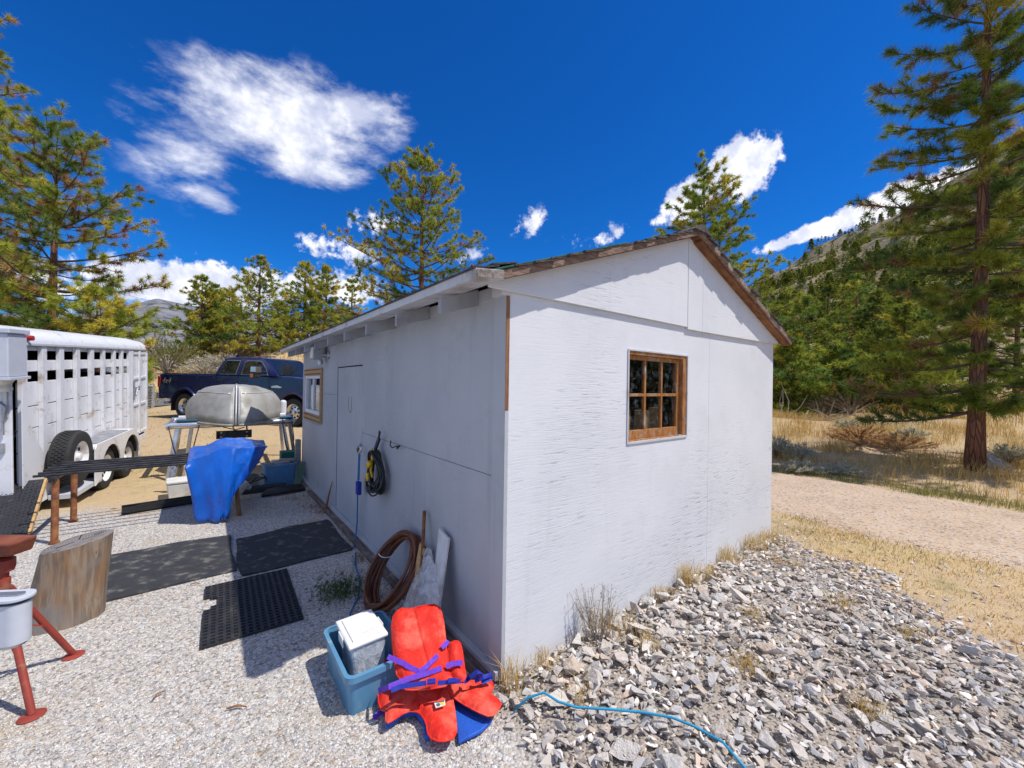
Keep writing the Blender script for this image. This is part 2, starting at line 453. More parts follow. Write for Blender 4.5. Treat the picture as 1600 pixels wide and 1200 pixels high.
def empty(name, loc=(0, 0, 0), rot=(0, 0, 0), label=None, cat=None, group=None):
    o = bpy.data.objects.new(name, None)
    o.empty_display_size = 0.1
    o.location = loc
    o.rotation_euler = rot
    COL.objects.link(o)
    return tag(o, label, cat, group)


def link(name, me, mat=None, parent=None, loc=None, rot=None):
    o = bpy.data.objects.new(name, me)
    if mat and not me.materials:
        me.materials.append(MATS[mat])
    COL.objects.link(o)
    if parent:
        o.parent = parent
    if loc is not None:
        o.location = loc
    if rot is not None:
        o.rotation_euler = rot
    return o


class MB:
    def __init__(s):
        s.v, s.f = [], []

    def add(s, vs, fs, M=None):
        n = len(s.v)
        s.v += [tuple(M @ Vector(p)) if M else tuple(p) for p in vs]
        s.f += [tuple(i + n for i in f) for f in fs]
        return s

    def box(s, x0, x1, y0, y1, z0, z1, M=None):
        return s.add([(x0, y0, z0), (x1, y0, z0), (x1, y1, z0), (x0, y1, z0), (x0, y0, z1), (x1, y0, z1), (x1, y1, z1), (x0, y1, z1)],
                     [(0, 3, 2, 1), (4, 5, 6, 7), (0, 1, 5, 4), (1, 2, 6, 5), (2, 3, 7, 6), (3, 0, 4, 7)], M)

    def hexa(s, p):
        return s.add(p, [(0, 3, 2, 1), (4, 5, 6, 7), (0, 1, 5, 4), (1, 2, 6, 5), (2, 3, 7, 6), (3, 0, 4, 7)])

    def prism(s, poly, t0, t1, f):
        """polygon extruded between t0 and t1; f(p, q, t) gives the 3D point"""
        n = len(poly)
        vs = [f(p, q, t0) for p, q in poly] + [f(p, q, t1) for p, q in poly]
        fs = [tuple(range(n)), tuple(range(2 * n - 1, n - 1, -1))]
        fs += [(i, i + n, (i + 1) % n + n, (i + 1) % n) for i in range(n)]
        return s.add(vs, fs)

    def bar(s, a, b, w, h, up=(0, 0, 1)):
        a, b, up = Vector(a), Vector(b), Vector(up)
        d = (b - a).normalized()
        x = d.cross(up).normalized() * w / 2
        y = x.cross(d).normalized() * h / 2
        return s.hexa([a - x - y, a + x - y, b + x - y, b - x - y, a - x + y, a + x + y, b + x + y, b - x + y])

    def tube(s, pts, r, n=8, cap=True, closed=False):
        pts = [Vector(p) for p in pts]
        k = len(pts)
        rr = r if isinstance(r, (list, tuple)) else [r] * k
        base = len(s.v)
        prev = None
        for i, p in enumerate(pts):
            if closed:
                d = pts[(i + 1) % k] - pts[i - 1]
            else:
                d = pts[min(i + 1, k - 1)] - pts[max(i - 1, 0)]
            d = d.normalized() if d.length > 1e-9 else Vector((0, 0, 1))
            if prev is None:
                ref = Vector((0, 0, 1)) if abs(d.z) < 0.9 else Vector((1, 0, 0))
                x = d.cross(ref).normalized()
            else:
                x = (prev - d * prev.dot(d))
                x = x.normalized() if x.length > 1e-6 else d.orthogonal().normalized()
            prev = x
            y = d.cross(x)
            for j in range(n):
                a = 2 * math.pi * j / n
                s.v.append(tuple(p + (x * math.cos(a) + y * math.sin(a)) * rr[i]))
        for i in range(k if closed else k - 1):
            for j in range(n):
                a0 = base + i * n
                a1 = base + ((i + 1) % k) * n
                s.f.append((a0 + j, a0 + (j + 1) % n, a1 + (j + 1) % n, a1 + j))
        if cap and not closed:
            s.f.append(tuple(base + j for j in range(n - 1, -1, -1)))
            s.f.append(tuple(base + (k - 1) * n + j for j in range(n)))
        return s

    def lathe(s, prof, n=24, M=None, cap=True):
        """profile of (radius, height) turned round local z"""
        base = len(s.v)
        for r, z in prof:
            for j in range(n):
                a = 2 * math.pi * j / n
                p = Vector((r * math.cos(a), r * math.sin(a), z))
                s.v.append(tuple(M @ p if M else p))
        for i in range(len(prof) - 1):
            for j in range(n):
                s.f.append((base + i * n + j, base + i * n + (j + 1) % n, base + (i + 1) * n + (j + 1) % n, base + (i + 1) * n + j))
        if cap:
            s.f.append(tuple(base + j for j in range(n - 1, -1, -1)))
            s.f.append(tuple(base + (len(prof) - 1) * n + j for j in range(n)))
        return s

    def grid(s, rows):
        m = len(rows[0])
        base = len(s.v)
        for r in rows:
            s.v += [tuple(p) for p in r]
        for i in range(len(rows) - 1):
            for j in range(m - 1):
                s.f.append((base + i * m + j, base + i * m + j + 1, base + (i + 1) * m + j + 1, base + (i + 1) * m + j))
        return s

    def mesh(s, name, smooth=False):
        me = bpy.data.meshes.new(name)
        me.from_pydata(s.v, [], s.f)
        me.update()
        bm = bmesh.new()
        bm.from_mesh(me)
        bmesh.ops.recalc_face_normals(bm, faces=bm.faces)
        bm.to_mesh(me)
        bm.free()
        if smooth:
            me.polygons.foreach_set('use_smooth', [True] * len(me.polygons))
            if smooth != 'all':
                try:
                    me.set_sharp_from_angle(angle=R(38))
                except Exception:
                    pass
        return me

    def build(s, name, mat, parent=None, smooth=False, bevel=0.0, loc=None, rot=None, solid=0.0, seg=2):
        o = link(name, s.mesh(name, smooth), mat, parent, loc, rot)
        if solid:
            md = o.modifiers.new('solid', 'SOLIDIFY')
            md.thickness = solid
        if bevel:
            md = o.modifiers.new('bevel', 'BEVEL')
            md.width = bevel
            md.segments = seg
            md.limit_method = 'ANGLE'
            md.angle_limit = R(35)
        return o


def raw_mesh(name, verts, faces, cols=None, k=3, smooth=False):
    """numpy vertices (n,3) and faces (m,k) to a mesh, with an optional vertex colour attribute Col"""
    verts = np.asarray(verts, np.float32)
    faces = np.asarray(faces, np.int32)
    me = bpy.data.meshes.new(name)
    me.vertices.add(len(verts))
    me.vertices.foreach_set('co', verts.ravel())
    me.loops.add(faces.size)
    me.loops.foreach_set('vertex_index', faces.ravel())
    me.polygons.add(len(faces))
    me.polygons.foreach_set('loop_start', np.arange(0, faces.size, k, dtype=np.int32))
    me.polygons.foreach_set('use_smooth', np.full(len(faces), bool(smooth)))
    me.update(calc_edges=True)
    if cols is not None:
        at = me.attributes.new('Col', 'FLOAT_COLOR', 'POINT')
        c4 = np.ones((len(verts), 4), np.float32)
        c4[:, :3] = cols
        at.data.foreach_set('color', c4.ravel())
    return me


def copy_tree(o, parent=None):
    c = o.copy()
    COL.objects.link(c)
    c.parent = parent
    for ch in list(o.children):
        copy_tree(ch, c)
    return c


# ------------------------------------------------------------------ terrain
def sstep(e0, e1, x):
    t = np.clip((x - e0) / (e1 - e0), 0, 1)
    return t * t * (3 - 2 * t)


_ph = np.random.default_rng(5).uniform(0, 6.28, (40, 2))
_dr = np.random.default_rng(6).normal(size=(40, 2))


def wob(x, y, f0, octs=4, off=0):
    """cheap smooth value noise from summed sines"""
    r = np.zeros(np.broadcast(x, y).shape)
    amp, tot = 1.0, 0
    for k in range(octs):
        for q in range(3):
            i = (off * 7 + k * 3 + q) % 40
            d = _dr[i] / np.linalg.norm(_dr[i])
            r = r + amp * np.sin(f0 * 2 ** k * (x * d[0] + y * d[1]) * (1 + .17 * q) + _ph[i, 0])
        tot += 1.7 * amp
        amp *= 0.5
    return r / tot


def terrain(x, y):
    x, y = np.asarray(x, float), np.asarray(y, float)
    b = (x - SHED.x) * VX.x + (y - SHED.y) * VX.y
    a = (x - SHED.x) * UY.x + (y - SHED.y) * UY.y
    left = 1 - sstep(-1.0, 6.0, b)
    z = 0.46 * sstep(8.2, 13.8, y) * (1 - sstep(4, 9, b))
    kx, ky = D(445, 590, 27).x, 27.0
    z = z + 3.3 * np.exp(-(((x - kx) / 9.5) ** 2 + ((y - ky - 3) / 8.0) ** 2)) * sstep(15.0, 24.0, y)
    kx2 = D(300, 590, 30).x
    z = z + 1.2 * np.exp(-(((x - kx2) / 9.0) ** 2 + ((y - 33) / 9.0) ** 2)) * sstep(15.5, 25.0, y)
    z = z + 0.045 * np.clip(b - 10.2, 0, 60) * sstep(9.8, 12.5, b)
    z = z + 0.50 * sstep(8.7, 13.5, b) * (1 + 0.3 * wob(x, y, 0.9, 2))
    far = np.clip(y - 40, 0, 4000)
    z = z - 0.012 * far * (1 - sstep(5, 30, b)) * (1 - sstep(0, 900, far) * 0.6)
    rough = sstep(10.0, 13.0, b) + sstep(14.5, 20, y) * left
    z = z + 0.10 * wob(x, y, 1.3, 3, 2) * np.clip(rough, 0, 1)
    # the stone bed is heaped a little against the gable wall
    inb = sstep(-0.3, 0.5, b) * (1 - sstep(3.4, 4.4, b)) * sstep(-2.4, -0.3, a) * (1 - sstep(0.0, 0.05, a))
    z = z + 0.05 * inb
    return z


def tz(x, y):
    return float(terrain(x, y))


def axis(lo, hi, fine0, fine1, n_fine, n_out):
    a = np.linspace(fine0, fine1, n_fine)
    st = a[1] - a[0]
    def grow(span):
        g = np.geomspace(st, span, n_out)
        return g
    return np.concatenate([fine0 - grow(fine0 - lo)[::-1], a, fine1 + grow(hi - fine1)])


gx = axis(-3000, 3000, -22, 22, 190, 34)
gy = axis(-400, 6000, -4, 40, 190, 34)
X, Y = np.meshgrid(gx, gy)
Z = terrain(X, Y)
n, m = X.shape
idx = np.arange(n * m).reshape(n, m)
gf = np.stack([idx[:-1, :-1], idx[:-1, 1:], idx[1:, 1:], idx[1:, :-1]], -1).reshape(-1, 4)
gme = raw_mesh('ground', np.stack([X, Y, Z], -1).reshape(-1, 3), gf, k=4, smooth=True)


def ground_mat():
    m, t, b = new_mat('ground')
    pos = N(t, 'ShaderNodeNewGeometry').outputs['Position']
    rel = N(t, 'ShaderNodeVectorMath', operation='SUBTRACT', ins={0: pos, 1: SHED}).outputs[0]
    bb = N(t, 'ShaderNodeVectorMath', operation='DOT_PRODUCT', ins={0: rel, 1: VX}).outputs['Value']
    aa = N(t, 'ShaderNodeVectorMath', operation='DOT_PRODUCT', ins={0: rel, 1: UY}).outputs['Value']
    edge = noise(t, pos, 1.1, 6.0, 0.65)
    e2 = math_(t, 'MULTIPLY', math_(t, 'SUBTRACT', edge, 0.5), 2.4)
    # white crushed gravel in the yard, to the left of the shed
    mg = math_(t, 'MULTIPLY', maprange(t, math_(t, 'ADD', bb, math_(t, 'MULTIPLY', e2, 0.2)), 0.10, -0.12),
               maprange(t, math_(t, 'ADD', aa, e2), 6.3, 5.1))
    vo = N(t, 'ShaderNodeTexVoronoi', feature='F1', ins={'Vector': pos, 'Scale': 58.0})
    vr = N(t, 'ShaderNodeSeparateColor', ins={0: vo.outputs['Color']})
    gcol = mixc(t, vr.outputs[0], (0.40, 0.37, 0.33), (0.66, 0.625, 0.575))
    gcol = mixc(t, maprange(t, vr.outputs[1], 0.82, 0.9), gcol, (0.36, 0.36, 0.37))
    gcol = mixc(t, maprange(t, vr.outputs[2], 0.92, 0.96), gcol, (0.50, 0.39, 0.28))
    gcol = mixc(t, maprange(t, vo.outputs['Distance'], 0.55, 0.85), gcol, (0.24, 0.205, 0.17))
    gpatch = maprange(t, noise(t, pos, 1.7, 5.0, 0.6), 0.52, 0.75)
    gcol = mixc(t, math_(t, 'MULTIPLY', gpatch, 0.6), gcol, (0.42, 0.325, 0.20))
    # straw-coloured trodden grass and bare earth everywhere else
    n1 = noise(t, pos, 0.55, 7.0, 0.65)
    n2 = noise(t, pos, 14.0, 6.0, 0.7)
    n3 = noise(t, pos, 70.0, 4.0, 0.7)
    straw = mixc(t, maprange(t, n1, 0.35, 0.65), (0.54, 0.395, 0.195), (0.49, 0.35, 0.215))
    straw = mixc(t, math_(t, 'MULTIPLY', maprange(t, n2, 0.45, 0.75), 0.7), straw, (0.31, 0.215, 0.13))
    straw = mixc(t, math_(t, 'MULTIPLY', maprange(t, n3, 0.4, 0.7), 0.5), straw, (0.58, 0.47, 0.30))
    green = math_(t, 'MULTIPLY', maprange(t, noise(t, pos, 0.9, 6.0, 0.7), 0.56, 0.72), 0.55)
    straw = mixc(t, green, straw, (0.17, 0.19, 0.06))
    # earth between the bed of broken stone
    be = math_(t, 'ADD', bb, math_(t, 'MULTIPLY', aa, -0.62))
    mr = math_(t, 'MULTIPLY', maprange(t, math_(t, 'ADD', bb, math_(t, 'MULTIPLY', e2, 0.1)), -0.25, -0.05),
               math_(t, 'MULTIPLY', maprange(t, math_(t, 'ADD', math_(t, 'ADD', bb, math_(t, 'MULTIPLY', aa, -0.66)), e2), 4.5, 3.9),
                     maprange(t, aa, 0.05, 0.0)))
    stone = mixc(t, n2, (0.30, 0.255, 0.21), (0.46, 0.405, 0.345))
    stone = mixc(t, maprange(t, vo.outputs['Distance'], 0.5, 0.85), stone, (0.10, 0.09, 0.08))
    col = mixc(t, mg, straw, gcol)
    col = mixc(t, mr, col, stone)
    t.links.new(col, b.inputs['Base Color'])
    b.inputs['Roughness'].default_value = 0.92
    b.inputs['Specular IOR Level'].default_value = 0.2
    hh = math_(t, 'ADD', math_(t, 'MULTIPLY', math_(t, 'SUBTRACT', 1.0, vo.outputs['Distance']), 0.8), math_(t, 'MULTIPLY', n2, 1.2))
    bp = N(t, 'ShaderNodeBump', ins={'Strength': 0.75, 'Distance': 0.014, 'Height': hh})
    t.links.new(bp.outputs[0], b.inputs['Normal'])


ground_mat()
tag(link('ground', gme, 'ground'), kind='structure')


# ------------------------------------------------------------------ roads
def road_mat():
    m, t, b = new_mat('dirt_road')
    pos = N(t, 'ShaderNodeNewGeometry').outputs['Position']
    vo = N(t, 'ShaderNodeTexVoronoi', feature='F1', ins={'Vector': pos, 'Scale': 46.0})
    vr = N(t, 'ShaderNodeSeparateColor', ins={0: vo.outputs['Color']})
    n1 = noise(t, pos, 1.3, 6.0, 0.6)
    n2 = noise(t, pos, 30.0, 6.0, 0.7)
    col = mixc(t, maprange(t, n1, 0.35, 0.65), (0.55, 0.41, 0.275), (0.48, 0.345, 0.225))
    col = mixc(t, math_(t, 'MULTIPLY', maprange(t, n2, 0.4, 0.7), 0.55), col, (0.62, 0.50, 0.385))
    col = mixc(t, math_(t, 'MULTIPLY', maprange(t, vr.outputs[0], 0.80, 0.9), 0.8), col, (0.22, 0.18, 0.16))
    col = mixc(t, math_(t, 'MULTIPLY', maprange(t, vr.outputs[1], 0.86, 0.92), 0.8), col, (0.58, 0.51, 0.46))
    t.links.new(col, b.inputs['Base Color'])
    b.inputs['Roughness'].default_value = 0.93
    b.inputs['Specular IOR Level'].default_value = 0.15
    hh = math_(t, 'ADD', n2, math_(t, 'MULTIPLY', vo.outputs['Distance'], -0.6))
    bp = N(t, 'ShaderNodeBump', ins={'Strength': 0.6, 'Distance': 0.012, 'Height': hh})
    t.links.new(bp.outputs[0], b.inputs['Normal'])


road_mat()
rows = []
for a in np.arange(-30, 60, 0.35):
    e0 = 5.08 + 0.10 * math.sin(a * 1.3) + 0.06 * math.sin(a * 3.7 + 1)
    e1 = 8.25 + 0.10 * math.sin(a * 1.1 + 2) + 0.06 * math.sin(a * 4.1)
    row = []
    for k in range(13):
        b = e0 + (e1 - e0) * k / 12
        p = L(b, a)
        z = tz(p.x, p.y) + 0.012 + 0.03 * math.sin(math.pi * k / 12) - 0.012 * (1 if k in (0, 12) else 0) - (0.015 if k in (3, 4, 8, 9) else 0)
        row.append((p.x, p.y, z))
    rows.append(row)
tag(MB().grid(rows).build('dirt_road', 'dirt_road', smooth='all'), kind='structure')

rows = []                                       # paved road beyond the yard
pr0 = D(262, 632, 18.2)
pr1 = D(120, 632, 17.0)
dv = Vector((pr1.x - pr0.x, pr1.y - pr0.y, 0)).normalized()
nv = Vector((-dv.y, dv.x, 0))
if nv.y < 0:
    nv = -nv
for s_ in np.arange(-60, 80, 1.0):
    row = []
    for k in range(6):
        p = pr0 + dv * s_ + nv * (k * 0.72)
        row.append((p.x, p.y, tz(p.x, p.y) + 0.03))
    rows.append(row)
tag(MB().grid(rows).build('paved_road', 'asphalt', smooth='all'), kind='structure')


# ------------------------------------------------------------------ hills
def hill_mat(name, ca, cb, rock, scale, rockamt=0.5, green=None, gscale=0.02):
    m, t, b = new_mat(name)
    pos = N(t, 'ShaderNodeNewGeometry').outputs['Position']
    nz = N(t, 'ShaderNodeSeparateXYZ', ins={0: N(t, 'ShaderNodeNewGeometry').outputs['Normal']}).outputs[2]
    n1 = noise(t, pos, scale, 9.0, 0.68)
    n2 = noise(t, pos, scale * 7, 8.0, 0.7)
    col = mixc(t, maprange(t, n1, 0.35, 0.65), ca, cb)
    band = N(t, 'ShaderNodeMapping', ins={'Vector': pos, 'Scale': (scale * 0.6, scale * 0.6, scale * 4)}).outputs[0]
    rk = maprange(t, noise(t, band, 1.6, 9.0, 0.7), 0.58 - 0.14 * rockamt, 0.70 - 0.1 * rockamt)
    col = mixc(t, rk, col, rock)
    if green:
        col = mixc(t, maprange(t, noise(t, pos, gscale, 9.0, 0.75), 0.50, 0.62), col, green)
    col = mixc(t, math_(t, 'MULTIPLY', maprange(t, n2, 0.5, 0.75), 0.6), col, tuple(c * 0.45 for c in rock))
    t.links.new(col, b.inputs['Base Color'])
    b.inputs['Roughness'].default_value = 0.95
    b.inputs['Specular IOR Level'].default_value = 0.1
    bp = N(t, 'ShaderNodeBump', ins={'Strength': 0.8, 'Distance': 0.25 / scale * 0.15, 'Height': n2})
    t.links.new(bp.outputs[0], b.inputs['Normal'])


hill_mat('hill_near', (0.40, 0.305, 0.175), (0.26, 0.215, 0.115), (0.30, 0.255, 0.21), 0.03, 0.25, (0.10, 0.11, 0.045), 0.05)
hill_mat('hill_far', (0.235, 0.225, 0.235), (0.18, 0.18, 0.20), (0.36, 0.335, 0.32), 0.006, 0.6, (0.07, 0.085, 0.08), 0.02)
hill_mat('hill_haze_blue', (0.11, 0.14, 0.19), (0.09, 0.12, 0.17), (0.17, 0.19, 0.23), 0.002, 0.3, (0.06, 0.09, 0.10), 0.006)  # distance haze mixed into the rock colour as blue

RK0, RK1 = 60.0, 430.0


def hill_right(x, y):
    """the wooded hillside across the road: rises to a long ridge that climbs to the right"""
    k = x / np.maximum(y, 1.0)
    e = np.interp(k, [0.1, 0.35, 0.52, 0.62, 0.75, 0.92, 1.02, 1.3, 1.8, 3.0], [0.0, 0.05, 0.19, 0.305, 0.365, 0.415, 0.445, 0.52, 0.6, 0.62])
    r = np.sqrt(x * x + y * y) / np.sqrt(1 + 0.9 ** 2)
    t = np.clip((r - RK0) / (RK1 - RK0), 0, 1.6)
    prof = np.where(t < 1, np.clip(t, 0, 1) ** 0.62, 1.0 - 0.75 * (t - 1))
    z = 2.0 + e * r * prof * (1 + 0.035 * wob(x, y, 0.035, 4, 1) + 0.05 * wob(x, y, 0.011, 2, 3))
    terr = 3.2 * np.sin(z * 0.16 + 2 * wob(x, y, 0.012, 2, 2))
    return z + terr * np.clip(t * 2, 0, 1) + 1.4 * wob(x, y, 0.13, 3, 4) * np.clip(t * 3, 0, 1) - 3.5 * (1 - np.clip(t * 12, 0, 1))


kk = np.linspace(0.12, 2.6, 190)
rr_ = np.linspace(RK0, RK1 * 1.35, 120)
KK, RR = np.meshgrid(np.arctan(kk), rr_)
HX, HY = RR * 1.345 * np.sin(KK), RR * 1.345 * np.cos(KK)
HZ = hill_right(HX, HY)
n, m = HX.shape
idx = np.arange(n * m).reshape(n, m)
hf = np.stack([idx[:-1, :-1], idx[:-1, 1:], idx[1:, 1:], idx[1:, :-1]], -1).reshape(-1, 4)
tag(link('hillside', raw_mesh('hillside', np.stack([HX, HY, HZ], -1).reshape(-1, 3), hf, k=4, smooth=True), 'hill_near'), kind='structure')


def range_mesh(name, mat, dist, depth, azs, els, seed, ampl):
    az = np.linspace(R(azs[0]), R(azs[-1]), 260)
    rr = np.linspace(dist, dist + depth, 60)
    A, RRR = np.meshgrid(az, rr)
    x, y = RRR * np.sin(A), RRR * np.cos(A)
    e = np.interp(np.degrees(A), azs, els)
    t = (RRR - dist) / depth
    prof = np.where(t < 0.75, np.clip(t / 0.75, 0, 1) ** 0.75, 1 - (t - 0.75) * 1.2)
    z = e * (dist + 0.75 * depth) * prof * (1 + ampl * wob(x, y, 9.0 / dist, 5, seed)) + CAMH - 12 * (1 - np.clip(t * 8, 0, 1))
    n, m = x.shape
    idx = np.arange(n * m).reshape(n, m)
    f = np.stack([idx[:-1, :-1], idx[:-1, 1:], idx[1:, 1:], idx[1:, :-1]], -1).reshape(-1, 4)
    tag(link(name, raw_mesh(name, np.stack([x, y, z], -1).reshape(-1, 3), f, k=4, smooth=True), mat), kind='structure')


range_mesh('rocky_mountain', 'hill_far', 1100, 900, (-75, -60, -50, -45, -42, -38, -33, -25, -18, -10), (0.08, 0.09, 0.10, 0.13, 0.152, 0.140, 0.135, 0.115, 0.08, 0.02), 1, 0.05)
range_mesh('far_mountain', 'hill_haze_blue', 4200, 1500, (-80, -50, -35, -26, -22, -18, -10, 0, 10, 30), (0.10, 0.10, 0.13, 0.165, 0.172, 0.165, 0.14, 0.12, 0.1, 0.05), 2, 0.06)


# ------------------------------------------------------------------ the shed
SW, SL, SH_ = 4.01, 6.24, 2.326           # gable width, side length, height of the wall sheets
RB, RZ, PIT = 2.006, 3.12, 0.355          # ridge position, underside at the ridge, pitch


def under(b):
    return RZ - PIT * abs(b - RB)


shed = empty('shed', SHED, (0, 0, YAW), 'white painted plywood shed with gable roof and weathered eaves', 'shed')


def panel_hole(x0, x1, z0, z1, h, y0, y1):
    a0, a1, c0, c1 = h
    o = [(x0, z0), (x1, z0), (x1, z1), (x0, z1)]
    i = [(a0, c0), (a1, c0), (a1, c1), (a0, c1)]
    mb = MB()
    vs = [(p, y0, q) for p, q in o + i] + [(p, y1, q) for p, q in o + i]
    fs = []
    for k in range(4):
        j = (k + 1) % 4
        fs += [(k, j, 4 + j, 4 + k), (8 + k, 12 + k, 12 + j, 8 + j), (k, 8 + k, 8 + j, j), (4 + k, 4 + j, 12 + j, 12 + k)]
    return mb.add(vs, fs)


def swap(mb):                       # turn a panel built along x into one along y (side walls)
    mb.v = [(y, x, z) for x, y, z in mb.v]
    return mb


WIN = (1.167, 2.026, 1.342, 2.055)
panel_hole(0.012, 2.438, 0.0, SH_ + .03, WIN, 0.0, 0.018).build('wall_panel', 'paint_gable', shed, bevel=0.0015, seg=1)
MB().box(2.4415, SW, 0.001, 0.018, 0.0, SH_ + .03).build('wall_panel', 'paint_gable', shed, bevel=0.0015, seg=1)
# gable sheets overlap the wall sheets and stand proud of them
gp = lambda pts, y0, y1: MB().prism(pts, y0, y1, lambda p, q, t: (p, t, q))
gp([(-0.15, SH_), (1.985, SH_ - .012), (1.985, under(1.985) - .004), (-0.15, under(-0.15) - .004)], -0.024, -0.004).build('gable_panel', 'paint_gable', shed, bevel=0.002, seg=1)
gp([(1.989, SH_ - .03), (2.25, SH_ - .03), (2.25, under(2.25) - .004), (2.006, under(2.006) - .004), (1.989, under(1.989) - .004)], -0.026, -0.004).build('gable_panel', 'paint_gable', shed, bevel=0.002, seg=1)
gp([(2.254, SH_ - .03), (4.08, SH_ - .012), (4.08, under(4.08) - .004), (2.254, under(2.254) - .004)], -0.0245, -0.004).build('gable_panel', 'paint_gable', shed, bevel=0.002, seg=1)
gp([(0.03, SH_ + .03), (3.98, SH_ + .03), (3.98, under(3.98) - .01), (RB, RZ - .01), (0.03, under(0.03) - .01)], 6.215, 6.235).build('gable_panel', 'paint_gable', shed)
# side wall: two long sheets right of the door, door, sheets with the small window, all slightly proud of each other
DOOR = (2.76, 3.82, 0.06, 1.967)
SWIN = (4.76, 5.90, 1.25, 1.88)
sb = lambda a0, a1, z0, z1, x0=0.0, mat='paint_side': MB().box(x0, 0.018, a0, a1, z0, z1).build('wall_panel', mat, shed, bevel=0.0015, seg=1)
MB().box(0.0195, 0.0215, 0.02, SL - .03, .02, 1.20).box(0.0195, 0.0215, 0.02, 4.70, 1.20, 2.33).build('seam_dark_sheet', 'dark_gap', shed)  # dark sheet added behind the seams so they read as black shade
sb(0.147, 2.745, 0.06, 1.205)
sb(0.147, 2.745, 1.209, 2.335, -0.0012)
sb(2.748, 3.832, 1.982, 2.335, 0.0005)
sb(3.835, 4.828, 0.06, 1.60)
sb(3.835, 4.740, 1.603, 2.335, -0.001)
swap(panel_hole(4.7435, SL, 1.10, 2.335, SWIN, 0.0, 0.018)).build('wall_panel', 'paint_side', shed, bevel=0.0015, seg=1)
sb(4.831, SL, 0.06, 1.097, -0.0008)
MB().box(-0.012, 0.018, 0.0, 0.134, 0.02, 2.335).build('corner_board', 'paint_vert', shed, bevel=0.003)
MB().box(-0.0135, 0.0115, -0.0035, -0.0005, 1.62, SH_ - .012).build('corner_trim', 'raw_wood', shed)
MB().box(-0.014, 0.006, -0.005, -0.0005, 0.03, 1.618).build('corner_trim', 'paint_vert', shed)
# far side and back wall, floor
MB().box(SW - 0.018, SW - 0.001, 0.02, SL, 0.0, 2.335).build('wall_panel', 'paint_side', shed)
MB().box(0.02, SW - 0.02, SL - 0.02, SL - 0.002, 0.0, SH_ + .03).build('wall_panel', 'paint_gable', shed)
MB().box(0.03, SW - 0.03, 0.03, SL - 0.03, 0.01, 0.05).build('floor', 'interior_wood', shed)
# studs show dimly through the window
for k in range(9):
    MB().box(SW - .11, SW - .02, 0.3 + k * .66, 0.34 + k * .66, .05, 2.33).build('stud', 'interior_wood', shed)
for k in range(6):
    MB().box(.25 + k * .66, .29 + k * .66, SL - .12, SL - .03, .05, 2.33).build('stud', 'interior_wood', shed)
# top plate and band of board above the side wall, sill timbers at the foot
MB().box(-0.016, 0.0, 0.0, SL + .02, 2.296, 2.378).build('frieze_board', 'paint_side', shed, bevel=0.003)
MB().box(-0.05, 0.02, -0.005, 0.10, 2.30, 2.372).build('plate_end', 'paint_trim', shed, bevel=0.004)
MB().box(-0.020, 0.01, -0.0045, 0.09, 2.335, 2.37).build('plate_core', 'soffit_wood', shed)
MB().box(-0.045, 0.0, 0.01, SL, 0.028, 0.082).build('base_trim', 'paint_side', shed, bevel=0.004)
MB().box(-0.11, -0.01, 0.06, 3.3, -0.05, 0.05).build('sill_beam', 'old_beam', shed, bevel=0.008)
MB().box(-0.105, -0.01, 3.31, SL, -0.05, 0.046).build('sill_beam', 'old_beam', shed, bevel=0.008)
MB().box(0.05, SW, 0.03, 0.1, -0.1, 0.0).build('sill_beam', 'old_beam', shed)

# door of grooved board in a dark gap
door = MB()
x = DOOR[0] + .006
i = 0
while x < DOOR[1] - .012:
    w = min(.101, DOOR[1] - .009 - x)
    door.box(0.0045, 0.02, x, x + w - .004, DOOR[2], DOOR[3])
    x += w
    i += 1
door.box(0.009, 0.021, DOOR[0] + .01, DOOR[1] - .01, DOOR[2] + .002, DOOR[3] - .002)
dr = door.build('door', 'paint_vert', shed, bevel=0.0012, seg=1)
MB().box(0.0225, 0.03, DOOR[0] - .05, DOOR[1] + .05, 0.03, DOOR[3] + .05).build('door_dark_sheet', 'dark_gap', shed)  # dark sheet standing in for the shade in the door gap
MB().box(-0.004, 0.004, 2.70, 2.80, 1.045, 1.085).box(-0.022, -0.004, 2.745, 2.775, 1.052, 1.078).build('hasp', 'galv', dr, bevel=0.002)
MB().box(-0.045, -0.020, 2.742, 2.782, 0.985, 1.03).tube([Vector((-.032, 2.762 + .014 * math.cos(t), 1.03 + .026 * math.sin(t))) for t in np.linspace(0, math.pi, 9)], .004, 6).build('padlock', 'brass', dr, bevel=0.002)
sc = MB()
for (a0, z0, a1, z1) in ((3.30, 1.60, 3.30, 1.46), (3.17, 1.60, 3.17, 1.46), (3.30, 1.45, 3.22, 1.40), (3.22, 1.40, 3.14, 1.46)):
    sc.bar((0.0035, a0, z0), (0.0035, a1, z1), .006, .002, (1, 0, 0))
sc.build('scratch', 'old_beam', dr)

